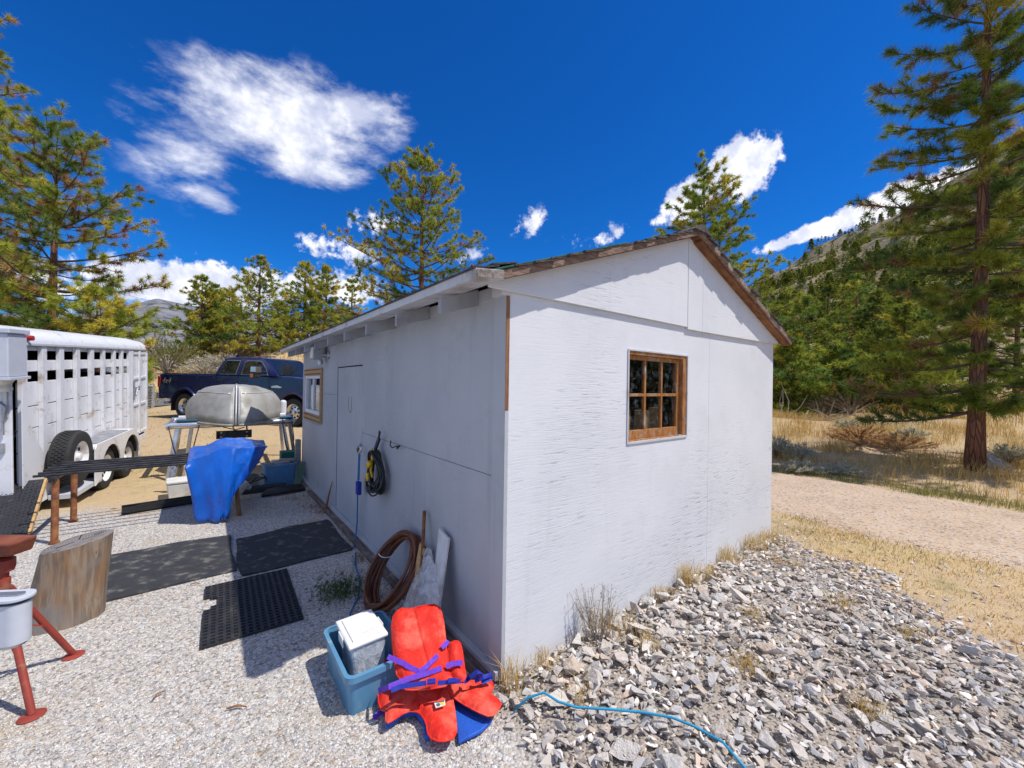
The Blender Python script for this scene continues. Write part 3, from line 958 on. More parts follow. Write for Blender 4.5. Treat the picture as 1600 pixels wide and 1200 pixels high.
# gable window: recessed wooden sash of six panes
w0, w1, z0, z1 = WIN
cas = MB()
for bx in ((w0 - .012, w0 + .002, z0 - .012, z1 + .012), (w1 - .002, w1 + .012, z0 - .012, z1 + .012), (w0 + .002, w1 - .002, z1 - .002, z1 + .012), (w0 + .002, w1 - .002, z0 - .016, z0 + .004)):
    cas.box(bx[0], bx[1], -0.010, 0.0, bx[2], bx[3])
win = MB().box(w0, w0 + .02, .0, .10, z0, z1).box(w1 - .06, w1, .0, .10, z0, z1).box(w0 + .02, w1 - .06, .0, .10, z1 - .03, z1).box(w0 + .02, w1 - .06, .0, .10, z0, z0 + .012).build('window', 'sash_wood', shed, bevel=0.003)
cas.build('casing', 'paint_trim', win, bevel=0.002)
s0, s1, sz0, sz1 = w0 + .02, w1 - .06, z0 + .012, z1 - .03
ys, yd = .035, .07
sash = MB().box(s0, s0 + .035, ys, yd, sz0, sz1).box(s1 - .045, s1, ys, yd, sz0, sz1).box(s0 + .035, s1 - .045, ys, yd, sz1 - .035, sz1).box(s0 + .035, s1 - .045, ys, yd, sz0, sz0 + .07)
sash.build('sash', 'sash_wood', win, bevel=0.003)
g0, g1, gz0, gz1 = s0 + .035, s1 - .045, sz0 + .07, sz1 - .035
pw = (g1 - g0 - 2 * .024) / 3
ph = (gz1 - gz0 - .024) / 2
for k in range(2):
    xx = g0 + (k + 1) * pw + k * .024
    MB().box(xx, xx + .024, ys + .003, yd - .003, gz0, gz1).build('muntin', 'sash_wood', win, bevel=0.003)
for k in range(3):
    xx = g0 + k * (pw + .024)
    MB().box(xx, xx + pw, ys + .002, yd - .003, gz0 + ph, gz0 + ph + .024).build('muntin', 'pale_pine' if k == 9 else 'sash_wood', win, bevel=0.003)
    for q in range(2):
        zz = gz0 + q * (ph + .024)
        MB().box(xx - .002, xx + pw + .002, .052, .055, zz - .002, zz + ph + .002).build('pane', 'pane_glass', win)

# small sliding window on the side wall with patterned tan trim
a0, a1, z0, z1 = SWIN
sw = MB().box(-.018, .05, a0, a0 + .05, z0, z1).box(-.018, .05, a1 - .05, a1, z0, z1).box(-.018, .05, a0 + .05, a1 - .05, z1 - .05, z1).box(-.018, .05, a0 + .05, a1 - .05, z0, z0 + .06).build('window', 'vinyl_white', shed, bevel=0.004)
MB().box(-.012, .035, (a0 + a1) / 2 - .03, (a0 + a1) / 2 + .03, z0 + .06, z1 - .05).build('meeting_rail', 'vinyl_white', sw, bevel=0.003)
MB().box(.010, .014, a0 + .05, (a0 + a1) / 2 - .03, z0 + .06, z1 - .05).build('pane', 'vinyl_glass', sw)
MB().box(.022, .026, (a0 + a1) / 2 + .03, a1 - .05, z0 + .06, z1 - .05).build('pane', 'vinyl_glass', sw)


def trim_piece(y0, y1, zz0, zz1, along):
    t = MB().box(-.030, -.0015, y0, y1, zz0, zz1).build('trim', 'tan_trim', sw, bevel=0.003)
    st = MB()
    if along == 'y':
        k = y0 + .01
        while k < y1 - .02:
            st.box(-.0325, -.030, k, k + .012, zz0 + .012, zz0 + .034)
            st.box(-.0325, -.030, k + .01, k + .022, zz1 - .034, zz1 - .012)
            k += .034
    else:
        k = zz0 + .01
        while k < zz1 - .02:
            st.box(-.0325, -.030, y0 + .012, y0 + .034, k, k + .012)
            st.box(-.0325, -.030, y1 - .034, y1 - .012, k + .01, k + .022)
            k += .034
    st.build('trim_pattern', 'tan_trim_dark', t)


trim_piece(a0 - .085, a1 + .09, z1 + .003, z1 + .115, 'y')
trim_piece(a0 - .085, a1 + .09, z0 - .118, z0 - .003, 'y')
trim_piece(a0 - .088, a0 - .003, z0, z1, 'z')

# rafter tails, eave board, deck boards, rake boards, roofing
for k in range(9):
    a = 0.30 + 0.71 * k
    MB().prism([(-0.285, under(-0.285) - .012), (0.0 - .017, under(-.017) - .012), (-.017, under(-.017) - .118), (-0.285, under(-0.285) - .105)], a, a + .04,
               lambda p, q, t: (p, t, q)).build('rafter_tail', 'paint_tail_shaded', shed, bevel=0.002)
for k in range(9):
    a = 0.30 + 0.71 * k
    MB().prism([(SW + .19, under(SW + .19) - .006), (SW, under(SW) - .006), (SW, under(SW) - .1), (SW + .19, under(SW + .19) - .1)], a, a + .04,
               lambda p, q, t: (p, t, q)).build('rafter_tail', 'paint_trim', shed)
AF, AB = -0.10, 6.62


def deck(b0, b1, y0, y1, th, mat, name, drop=0.0):
    f = lambda b: under(b) - drop
    return MB().hexa([(b0, y0, f(b0)), (b1, y0, f(b1)), (b1, y1, f(b1)), (b0, y1, f(b0)), (b0, y0, f(b0) + th), (b1, y0, f(b1) + th), (b1, y1, f(b1) + th), (b0, y1, f(b0) + th)]).build(name, mat, shed, bevel=0.002, seg=1)


eb = MB().hexa([(-.322, -.155, 2.318), (-.140, -.150, 2.344), (-.140, AB, 2.344), (-.322, AB + .03, 2.318), (-.326, -.155, 2.370), (-.140, -.150, 2.394), (-.140, AB, 2.394), (-.326, AB + .03, 2.370)])
eb.build('eave_board', 'paint_trim', shed, bevel=0.003)
MB().hexa([(-.318, -.1575, 2.322), (-.145, -.1525, 2.347), (-.145, -.1556, 2.347), (-.318, -.1606, 2.322), (-.320, -.1575, 2.366), (-.145, -.1525, 2.390), (-.145, -.1556, 2.390), (-.320, -.1606, 2.366)]).build('board_end', 'end_grain', shed)
bs = [-.137, 0.10, .36, .62, .88, 1.14, 1.40, 1.66, RB]
for i in range(len(bs) - 1):
    deck(bs[i] + (.003 if i else 0), bs[i + 1] - .001, AF + .012 * ((i * 7) % 3), AB, .022, 'paint_tail_shaded' if i == 0 else 'soffit_wood', 'deck_board')
bs = [RB, 2.30, 2.58, 2.86, 3.14, 3.42, 3.70, 3.96, 4.215]
for i in range(len(bs) - 1):
    deck(bs[i] + .001, bs[i + 1] - .003, AF + .006 * ((i * 5) % 3), AB, .022, 'soffit_wood', 'deck_board')
# rake boards: a thin grey board on the left, brown on the right
MB().hexa([(-.138, AF - .026, under(-.138) - .010), (RB - .002, AF - .026, RZ - .006), (RB - .002, AF - .004, RZ - .006), (-.138, AF - .004, under(-.138) - .010),
           (-.138, AF - .026, under(-.138) + .042), (RB - .002, AF - .026, RZ + .050), (RB - .002, AF - .004, RZ + .050), (-.138, AF - .004, under(-.138) + .042)]).build('rake_board', 'weathered_wood', shed, bevel=0.003)
MB().hexa([(RB + .002, AF - .026, RZ - .006), (4.222, AF - .026, under(4.222) - .02), (4.222, AF - .004, under(4.222) - .02), (RB + .002, AF - .004, RZ - .006),
           (RB + .002, AF - .026, RZ + .050), (4.222, AF - .026, under(4.222) + .034), (4.222, AF - .004, under(4.222) + .034), (RB + .002, AF - .004, RZ + .050)]).build('rake_board', 'weathered_wood', shed, bevel=0.003)
MB().hexa([(RB + .06, AF - .0035, RZ - .045), (4.19, AF - .0035, under(4.19) - .042), (4.19, -.027, under(4.19) - .042), (RB + .06, -.027, RZ - .045),
           (RB + .06, AF - .0035, RZ - .024), (4.19, AF - .0035, under(4.19) - .002), (4.19, -.027, under(4.19) - .002), (RB + .06, -.027, RZ - .024)]).build('rake_soffit', 'soffit_wood', shed, bevel=0.002)
MB().hexa([(RB + .02, AF - .003, RZ - .012), (RB + .06, AF - .003, RZ - .022), (RB + .06, -.027, RZ - .022), (RB + .02, -.027, RZ - .012),
           (RB + .02, AF - .003, RZ - .008), (RB + .06, AF - .003, RZ - .018), (RB + .06, -.027, RZ - .018), (RB + .02, -.027, RZ - .008)]).build('rake_soffit', 'soffit_wood', shed)
deck(-.30, .95, AF - .034, AF + .03, .012, 'green_felt', 'drip_edge', -.046)
rsx = random.Random(11)
for side in (0, 1):
    e = -.335 if side == 0 else 4.245
    nrow = 17
    for k in range(nrow):
        d0 = abs(RB - e) * (1 - k / nrow)
        d1 = max(0.0, d0 - abs(RB - e) / nrow * 1.25)
        sg = -1 if side == 0 else 1
        b0, b1 = RB + sg * d0, RB + sg * d1
        y0 = AF - .045 + rsx.uniform(-.018, .022)
        t0 = .024 + .002 * (k % 3) + rsx.uniform(0, .009) + (.034 if side == 0 and d0 > 2.2 else 0)
        f = lambda b: under(b)
        o = MB().hexa([(b0, y0, f(b0) + t0 + .014), (b1, y0 + .01, f(b1) + t0), (b1, AB + .03, f(b1) + t0), (b0, AB + .04, f(b0) + t0 + .014),
                       (b0, y0, f(b0) + t0 + .026), (b1, y0 + .01, f(b1) + t0 + .008), (b1, AB + .03, f(b1) + t0 + .008), (b0, AB + .04, f(b0) + t0 + .026)]).build('shingle_course', 'shingle', shed)
MB().hexa([(RB - .14, AF - .05, RZ + .012), (RB + .14, AF - .05, RZ + .012), (RB + .14, AB + .04, RZ + .012), (RB - .14, AB + .04, RZ + .012),
           (RB - .02, AF - .05, RZ + .076), (RB + .02, AF - .05, RZ + .076), (RB + .02, AB + .04, RZ + .076), (RB - .02, AB + .04, RZ + .076)]).build('ridge_cap', 'shingle', shed, bevel=0.004)

# things inside, seen through the six panes
wb = empty('workbench', L(1.5, .55), (0, 0, YAW), 'pale workbench inside the shed behind the six-pane window', 'workbench')
MB().box(-.95, 1.1, -.44, .30, 1.33, 1.36).build('tabletop', 'grey_lumber', wb, bevel=0.003)
for px_ in (-.9, 1.0):
    for py_ in (-.24, .24):
        MB().box(px_, px_ + .06, py_, py_ + .06, .05, 1.33).build('leg', 'interior_wood', wb)
for k, (bx, by, hh, ww) in enumerate(((1.22, .15, .19, .035), (1.32, .16, .22, .035), (1.60, .17, .21, .05), (1.83, .19, .23, .04))):
    tag(MB().box(-ww, ww, -.05, .05, 0, hh).build('wood_block', 'pale_pine', bevel=0.003, loc=L(bx, by, 1.361), rot=(0, 0, YAW + .1 * k)),
        ['leftmost pale wood block on the bench behind the window', 'second pale wood block from left behind the window', 'tall pale wood block behind the middle lower pane', 'rightmost wood block behind the lower right pane'][k], 'block', 'wood blocks inside the window')

# ------------------------------------------------------------------ things on the side wall
fl = empty('security_light', L(0, 4.32, 2.17), (0, 0, YAW), 'grey floodlight with motion sensor on the shed wall above small window', 'light')
MB().lathe([(.012, 0), (.065, 0), (.06, .02), (.03, .03)], 20, Matrix.Translation((0, 0, 0)) @ Matrix.Rotation(-math.pi / 2, 4, 'Y')).build('base_plate', 'galv', fl, smooth=True)
MB().tube([(-.02, 0, 0), (-.06, .02, -.005), (-.09, .10, .0)], .014, 8).build('arm', 'galv', fl, smooth=True)
hd = MB().prism([(0, -.075), (.13, -.10), (.15, -.09), (.15, .09), (.13, .10), (0, .075)], .08, .30, lambda p, q, t: (-.05 - p, t, q + .03)).build('lamp_head', 'galv', fl, bevel=0.008)
MB().box(-.196, -.2015, .10, .28, -.045, .105).build('lamp_glass', 'vinyl_white', hd)
MB().lathe([(.0, 0), (.035, 0), (.04, .05), (.03, .08), (0, .085)], 16, Matrix.Translation((-.09, .13, -.14))).build('sensor', 'galv', fl, smooth=True, bevel=0)

# black and yellow extension cord on its hanger
cord = empty('extension_cord', L(-.03, 2.05, 1.0), (0, 0, YAW), 'black extension cord looped on a hanger with yellow plug ends', 'cord')
rc = random.Random(5)
cm = MB()
for k in range(15):
    w, hgt, ph_ = rc.uniform(.14, .33), rc.uniform(.32, .46), rc.uniform(-.05, .05)
    pts = []
    for t in np.linspace(0, 2 * math.pi, 26, endpoint=False):
        sx = math.sin(t)
        pts.append((-.012 - .05 * rc.random() * .2 - .006 * k * (0.3 + .7 * abs(math.cos(t))), w * sx * (0.35 + .65 * (1 - math.cos(t)) / 2) + ph_ * (1 - math.cos(t)) / 2, .10 - hgt * (1 - math.cos(t)) / 2 + .02 * rc.random() * .3))
    cm.tube(pts, .0085, 6, closed=True)
cm.build('cable_loops', 'cord_black', cord, smooth='all')
MB().tube([(-.06, .06, .12), (-.07, .02, .02), (-.075, .04, -.1), (-.07, .0, -.16)], .011, 7).tube([(-.10, -.02, .0), (-.11, .01, -.05)], .026, 8).tube([(-.105, .05, -.12), (-.11, .02, -.19)], .016, 8).build('plug_end', 'cord_yellow', cord, smooth='all')
MB().bar((-.03, .06, .10), (-.03, -.06, .235), .045, .02, (1, 0, 0)).tube([(-.03, -.05, .22), (-.03, -.085, .30), (-.03, -.055, .305), (-.03, -.04, .22)], .008, 6).build('hanger', 'black_plastic', cord, bevel=0.004)
hk = MB().tube([(0, 0, 0), (-.03, 0, .0), (-.06, .03, -.015), (-.065, .07, 0), (-.05, .09, .04)], .006, 6).tube([(0, 0, 0), (-.035, -.03, -.02), (-.06, -.08, .0), (-.05, -.12, .02)], .006, 6)
tag(hk.build('wall_hook', 'black_steel', loc=L(0, 1.62, 1.20), rot=(0, 0, YAW), smooth='all'), 'bent black wire hook on the wall right of the cord', 'hook')

# blue rope hanging from a clip beside the door
rp = empty('hanging_rope', L(-.04, 2.60, 1.05), (0, 0, YAW), 'blue rope hanging from a metal clip beside the shed door', 'rope')
MB().tube([(.0, -.02, .03), (-.02, -.06, .0), (-.03, .02, -.07), (-.02, .04, -.06), (-.01, -.03, .02)], .009, 6).build('clip', 'alu_bright', rp, smooth='all')
MB().tube([(-.03, .0, -.06), (-.035, .005, -.4), (-.04, -.01, -.8), (-.06, -.02, -1.02), (-.12, -.12, -1.045)], .0075, 6).tube([(-.03, -.03, -.06), (-.035, -.03, -.34)], .0075, 6).build('rope', 'rope_blue', rp, smooth='all')
MB().box(-.055, -.01, -.055, .02, -.50, -.36).build('float_block', 'strap_blue', rp, bevel=0.006)
trl = MB().tube([L(-.16, 2.35, .012), L(-.24, 2.1, .014), L(-.30, 1.75, .014), L(-.40, 1.45, .02), L(-.52, 1.25, .015), L(-.56, 1.05, .012)], .0075, 6)
tag(trl.build('rope_tail', 'rope_blue', smooth='all'), 'loose end of blue rope lying on gravel near the brown hose', 'rope')

# brown hose coil leaning on the wall
hose = empty('garden_hose', L(-.29, 1.22, 0), (0, 0, YAW), 'coiled brown rubber hose leaning against the shed wall', 'hose')
hm = MB()
rh = random.Random(2)
tilt = Matrix.Rotation(R(35), 4, 'Y')
pts = []
for k in range(13):
    jr, jx, jz = rh.uniform(.255, .315), rh.uniform(-.04, .04), rh.uniform(-.012, .012)
    for t in np.linspace(0, 2 * math.pi, 28, endpoint=False):
        u_ = t / (2 * math.pi)
        p = Vector((jx + .03 * math.sin(t * 1 + k), jr * math.sin(t) * .92, -.0 - jr * math.cos(t) + jz))
        pts.append(tilt @ p + Vector((.09, 0, .275)))
hm.tube(pts[:-12], .0125, 7)
hm.build('hose_loops', 'hose_brown', hose, smooth='all')
tie_c = tilt @ Vector((0, .23, .06)) + Vector((.09, 0, .275))
MB().tube([tie_c + Vector((.07 * math.cos(t), .055 * math.sin(t), .02 * math.sin(t))) for t in np.linspace(0, 2 * math.pi, 16, endpoint=False)], .004, 5, closed=True).build('tie', 'vinyl_white', hose, smooth='all')

# boards, rusty bar and bag leaning on the wall
wbd = MB().hexa([(-.20, .50, .02), (-.17, .66, .02), (-.155, .66, .02), (-.185, .50, .02), (-.045, .60, .68), (-.040, .755, .71), (-.022, .755, .71), (-.028, .60, .68)])
tag(wbd.build('white_board', 'board_white', loc=SHED, rot=(0, 0, YAW), bevel=0.002), 'white painted board leaning on the wall in the plastic bag', 'board')
rb_ = MB().tube([(-.17, .86, .12), (-.10, .90, .45), (-.05, .985, .72), (-.03, 1.02, .765)], [.013, .013, .014, .014], 7)
tag(rb_.build('rusty_bar', 'rust', loc=SHED, rot=(0, 0, YAW), smooth='all'), 'bent rusty bar sticking up beside the plastic bag', 'bar')
tb = MB().hexa([(-.22, .86, .05), (-.20, .95, .05), (-.185, .95, .05), (-.205, .86, .05), (-.09, .90, .52), (-.085, .985, .54), (-.07, .985, .54), (-.075, .90, .52)])
tag(tb.build('raw_board', 'pale_pine', loc=SHED, rot=(0, 0, YAW), bevel=0.002), 'short raw wood board leaning behind the plastic bag', 'board')
bag = MB()
rws = []
NB_ = 30
for i in range(19):
    t = i / 18
    rw = []
    for j in range(NB_):
        an = 2 * math.pi * j / NB_
        wdt = (.15 + .07 * math.sin(math.pi * min(1, .15 + .8 * t)) - .05 * max(0, t - .6) / .4) * (1 + .10 * math.sin(5 * an + 6 * t) + .07 * math.sin(11 * an - 9 * t))
        thk = .085 * (1 - .55 * t) * (1 + .22 * math.sin(7 * an + 3 * t))
        zt = .02 + (.47 + .05 * math.sin(3 * an + .5)) * t
        rw.append((-.22 + .14 * t + thk * math.sin(an) + .006 * math.sin(13 * an + 20 * t), .76 + wdt * math.cos(an) * 1.05, zt + .008 * math.sin(9 * an + 14 * t)))
    rw.append(rw[0])
    rws.append(rw)
bag.grid(rws)
tag(bag.build('plastic_bag', 'bag_film', loc=SHED, rot=(0, 0, YAW), smooth='all'), 'crumpled clear plastic bag of boards against the shed wall', 'bag')
st_ = MB().tube([(-.10, 3.95, .0), (-.06, 3.97, .2), (-.02, 3.93, .42)], [.022, .014, .004], 6)
tag(st_.build('wood_splinter', 'leg_wood', loc=SHED, rot=(0, 0, YAW), smooth='all'), 'pointed wood stick leaning on the wall left of door', 'stick')


# ------------------------------------------------------------------ mats on the gravel
def flat_mat(corners, label, seed):
    r = np.random.default_rng(seed)
    c = [Vector((p[0], p[1], 0)) for p in corners]
    rows_t, rows_b = [], []
    nn, mm = 26, 16
    for i in range(nn + 1):
        rt, rb2 = [], []
        for j in range(mm + 1):
            s, t = i / nn, j / mm
            p = (c[0] * (1 - s) + c[1] * s) * (1 - t) + (c[3] * (1 - s) + c[2] * s) * t
            e = 0.012 * math.sin(9 * s + seed) * (1 if j in (0, mm) else 0) + 0.01 * math.sin(7 * t + seed) * (1 if i in (0, nn) else 0)
            lift = .016 + .006 * math.sin(5 * s + seed) * math.sin(4 * t + 1) + .012 * max(0, abs(t - .5) - .42) * 8 * max(0, math.sin(11 * s + seed))
            rt.append(L(p.x + e, p.y + e * .5, lift))
            rb2.append(L(p.x + e, p.y + e * .5, .002))
        rows_t.append(rt)
        rows_b.append(rb2)
    mb = MB().grid(rows_t)
    ring = lambda rr: rr[0] + [q[-1] for q in rr[1:]] + rr[-1][-2::-1] + [q[0] for q in rr[-2:0:-1]]
    rt, rb2 = ring(rows_t), ring(rows_b)
    mb.grid([rt + [rt[0]], rb2 + [rb2[0]]])
    return tag(mb.build('rubber_mat', 'mat_rubber', smooth=True), label, 'mat')


flat_mat([(-2.45, 2.55), (-1.165, 2.60), (-1.172, 3.66), (-2.45, 3.74)], 'plain black mat beside the wooden stump, mostly in sunlight', 1)
flat_mat([(-1.145, 2.43), (-0.16, 2.46), (-0.15, 3.60), (-1.135, 3.47)], 'plain black mat at the shed door, mostly in shadow', 2)
rm = MB()
cell, hw = .0435, .0125
nx, ny = 14, 22
TH = .016
for i in range(nx):
    for j in range(ny):
        if i < 2 and 12 <= j <= 16 and not (i == 1 and j in (12, 16)):
            continue
        x0, y0 = i * cell, j * cell
        x1, y1 = x0 + cell, y0 + cell
        cx, cy = (x0 + x1) / 2, (y0 + y1) / 2
        o = [(x0, y0), (x1, y0), (x1, y1), (x0, y1)]
        h = [(cx - hw, cy - hw), (cx + hw, cy - hw), (cx + hw, cy + hw), (cx - hw, cy + hw)]
        zt = TH + .002
        rm.add([(p[0], p[1], zt) for p in o] + [(p[0], p[1], zt) for p in h] + [(p[0], p[1], .001) for p in h] + [(p[0], p[1], .001) for p in o],
               [(0, 1, 5, 4), (1, 2, 6, 5), (2, 3, 7, 6), (3, 0, 4, 7), (4, 5, 9, 8), (5, 6, 10, 9), (6, 7, 11, 10), (7, 4, 8, 11)]
               + ([(0, 12, 13, 1)] if j == 0 or (i < 2 and j == 17) else []) + ([(2, 14, 15, 3)] if j == ny - 1 or (i < 2 and j == 11) else [])
               + ([(3, 15, 12, 0)] if i == 0 or (i == 2 and 12 <= j <= 16) else []) + ([(1, 13, 14, 2)] if i == nx - 1 else []))
me = bpy.data.meshes.new('drainage_mat')
me.from_pydata(rm.v, [], rm.f)
me.update()
o = link('drainage_mat', me, 'ring_mat', None, L(-1.42, 1.41, .003), (0, 0, YAW + R(-1.5)))
tag(o, 'black perforated rubber mat with a notched edge half in shadow', 'mat')

# ------------------------------------------------------------------ stump
stp = G(100, 965)
stump = empty('log_stump', (stp.x, stp.y, 0), (0, 0, 0), 'upright grey log stump leaning on the gravel', 'stump')


def stump_mat(name, top):
    m, t, b = new_mat(name)
    co = N(t, 'ShaderNodeTexCoord').outputs['Object']
    if top:
        ln = N(t, 'ShaderNodeVectorMath', operation='LENGTH', ins={0: N(t, 'ShaderNodeVectorMath', operation='MULTIPLY', ins={0: co, 1: (1, 1, 0)}).outputs[0]}).outputs['Value']
        w = math_(t, 'SINE', math_(t, 'ADD', math_(t, 'MULTIPLY', ln, 420.0), math_(t, 'MULTIPLY', noise(t, co, 9.0, 4.0), 9.0)))
        col = mixc(t, maprange(t, w, -1, 1), (0.20, 0.175, 0.16), (0.30, 0.265, 0.24))
        col = mixc(t, maprange(t, noise(t, co, 12.0, 6.0), .5, .7), col, (0.13, 0.11, 0.10))
        h = w
    else:
        mp = N(t, 'ShaderNodeMapping', ins={'Vector': co, 'Scale': (9, 9, 0.9)}).outputs[0]
        g = noise(t, mp, 3.0, 7.0, 0.65, 0.4)
        p = noise(t, N(t, 'ShaderNodeMapping', ins={'Vector': co, 'Scale': (5, 5, 1.1)}).outputs[0], 1.9, 4.0, 0.6)
        col = mixc(t, maprange(t, g, .35, .65), (0.31, 0.235, 0.165), (0.15, 0.105, 0.075))
        col = mixc(t, math_(t, 'MULTIPLY', maprange(t, p, .48, .70), .75), col, (0.30, 0.15, 0.06))
        col = mixc(t, math_(t, 'MULTIPLY', maprange(t, noise(t, co, 3.0, 5.0), .50, .66), .8), col, (0.215, 0.195, 0.18))
        col = mixc(t, maprange(t, g, .37, .32), col, (0.07, 0.045, 0.03))
        h = g
    t.links.new(col, b.inputs['Base Color'])
    b.inputs['Roughness'].default_value = .85
    bp = N(t, 'ShaderNodeBump', ins={'Strength': .5, 'Distance': .008, 'Height': h})
    t.links.new(bp.outputs[0], b.inputs['Normal'])


stump_mat('stump_side', False)
stump_mat('stump_top', True)
sv = []
NS = 44
lean = Vector((.075, .02, 0))
for k, t in enumerate((0, .04, .15, .35, .6, .85, 1.0)):
    ringp = []
    for j in range(NS):
        a = 2 * math.pi * j / NS
        r = (.212 - .028 * t + .028 * max(0, .3 - t)) * (1 + .03 * math.sin(3 * a + 1) + .02 * math.sin(7 * a + 2 * t) + .006 * math.sin(17 * a))
        if j in (9, 31):
            r *= .975
        zz = .56 * t + (.035 * math.cos(a - .5) * t)
        ringp.append((r * math.cos(a) + lean.x * t, r * math.sin(a) + lean.y * t, zz))
    ringp.append(ringp[0])
    sv.append(ringp)
MB().grid(sv).build('bark_side', 'stump_side', stump, smooth=True)
topr = sv[-1][:-1]
ct = Vector((lean.x, lean.y, .56))
tm = MB()
rings = [[tuple(ct + (Vector(p) - ct) * s) for p in topr] for s in (1, .98, .7, .4, .15)]
rings = [[(p[0], p[1], p[2] + (.004 if i else 0)) for p in rg] for i, rg in enumerate(rings)]
tm.grid([rg + [rg[0]] for rg in rings])
tm.f.append(tuple(range(len(tm.v) - NS - 1, len(tm.v) - 1)))
tm.build('cut_top', 'stump_top', stump, smooth='all')
ck = MB()
for a, l in ((.4, .15), (2.3, .17), (4.4, .12)):
    d = Vector((math.cos(a), math.sin(a), .035 * 5 * math.cos(a - .5)))
    ck.bar(ct + d * .02 + Vector((0, 0, .004)), ct + d * l + Vector((0, 0, .0045)), .006, .003)
ck.build('radial_crack', 'dark_gap', stump)
kn = MB().lathe([(0, .02), (.02, .018), (.03, .0), (.034, -.02)], 12, Matrix.Translation((-.085 + .03, -.195, .255)) @ Matrix.Rotation(R(95), 4, 'X'))
kn.build('knot', 'stump_top', stump, smooth='all')

# ------------------------------------------------------------------ red tripod stand and white steel arm
f1, f2 = G(115, 1025), G(50, 1120)
ctr = Vector((-2.80, 2.20, 0))
f3 = ctr + (ctr - (f1 + f2) / 2).normalized() * .345
tp = empty('tripod_stand', ctr, (0, 0, 0), 'red steel tripod pipe stand with rusty saddle on top', 'stand')
MB().tube([(0, 0, .36), (0, 0, .78)], .027, 14).tube([(0, 0, .60), (0, 0, .66)], .034, 14).build('column', 'red_oxide', tp, smooth=True)
for f_ in (f1, f2, f3):
    d = Vector((f_.x - ctr.x, f_.y - ctr.y, 0))
    lg = MB().tube([d.normalized() * .03 + Vector((0, 0, .60)), d + Vector((0, 0, .012))], .0165, 12).build('leg', 'red_oxide', tp, smooth=True)
    MB().lathe([(.050, 0), (.053, .006), (.04, .012), (.018, .016)], 18, Matrix.Translation(d)).build('foot', 'red_oxide', lg, smooth=True)
    MB().bar(d * .55 + Vector((0, 0, .285)), Vector((0, 0, .42)), .02, .008).build('brace', 'red_oxide', tp)
hd = MB().hexa([(-.16, -.06, .78), (.10, -.05, .80), (.10, .06, .80), (-.16, .07, .78), (-.18, -.075, .86), (.125, -.055, .875), (.13, .06, .885), (-.18, .09, .87)])
hd.build('saddle', 'rust_red', tp, bevel=0.012)
MB().lathe([(.045, .70), (.05, .72), (.05, .765), (.03, .78)], 14).build('nut', 'red_oxide', tp, smooth=True)
arm = empty('steel_arm', (-2.42, 1.74, 0), (0, 0, R(8)), 'white painted steel hitch arm with rounded end at left edge', 'arm')


def rounded_arm(x0, x1, hw_, n=24):
    pts = [(x0, -hw_)] + [(x1 + hw_ * math.sin(t), -hw_ * math.cos(t)) for t in np.linspace(0, math.pi, n)] + [(x0, hw_)]
    return pts


XE = .235
MB().prism(rounded_arm(-.8, XE, .045), .60, .775, lambda p, q, t: (p, q, t - .05 * max(0, -p + .1) * (1 if t < .7 else 0))).build('arm_body', 'trailer_grey', arm, smooth=True)
MB().prism(rounded_arm(-.8, XE + .004, .054), .790, .806, lambda p, q, t: (p, q, t)).build('top_plate', 'trailer_grey', arm, bevel=0.004)
MB().prism(rounded_arm(-.8, XE, .036), .777, .789, lambda p, q, t: (p, q, t)).build('gasket', 'black_plastic', arm)
MB().prism(rounded_arm(XE - .085, XE + .01, .018) + [(XE - .085 - .02, .01), (XE - .085 - .02, -.01)], .8075, .8125, lambda p, q, t: (p, q, t)).build('slot_cover', 'galv', arm, bevel=0.001)
MB().prism(rounded_arm(-.3, XE - .01, .040), .585, .60, lambda p, q, t: (p, q, t)).build('base_plate', 'galv', arm)
MB().box(-.75, -.66, -.045, .045, -.02, .60).build('post', 'trailer_grey', arm, bevel=0.006)

# ------------------------------------------------------------------ rack of black bars, blue tarp
rack = empty('bar_rack', L(-1.9, 4.9), (0, 0, YAW), 'rack of long black steel bars on rusty pipe legs', 'rack')
for k in range(6):
    yb = -.46 + k * .165
    MB().tube([(-.93, yb, .742), (.80, yb + .005, .742)], .0135, 10).build('bar', 'black_steel', rack, smooth=True)
for (bx, by) in ((-.775, -.44), (-.79, .42)):
    lg = MB().tube([(bx, by, -.01), (bx, by, .70)], .030, 12).build('leg', 'rust', rack, smooth=True)
    MB().tube([(bx, by, -.005), (bx, by, .03)], .042, 12).build('foot', 'rust', lg, smooth=True)
MB().bar((-.78, -.56, .703), (-.78, .55, .703), .05, .038).build('crossbar', 'black_steel', rack, bevel=0.004)
MB().bar((.62, -.50, .703), (.62, .50, .703), .05, .038).build('crossbar', 'black_steel', rack, bevel=0.004)
for (bx, by, tx) in ((.86, -.45, .04), (.60, .42, 0)):
    MB().hexa([(bx - .025, by - .035, -.01), (bx + .025, by - .035, -.01), (bx + .025, by + .035, -.01), (bx - .025, by + .035, -.01),
               (bx - .10 + .0, by - .03, .70), (bx - .04, by - .03, .70), (bx - .04, by + .03, .70), (bx - .10, by + .03, .70)]).build('leg', 'leg_wood', rack, bevel=0.01)
MB().box(.52, .90, -.20, .20, .765, .845).build('support_block', 'interior_wood', rack)


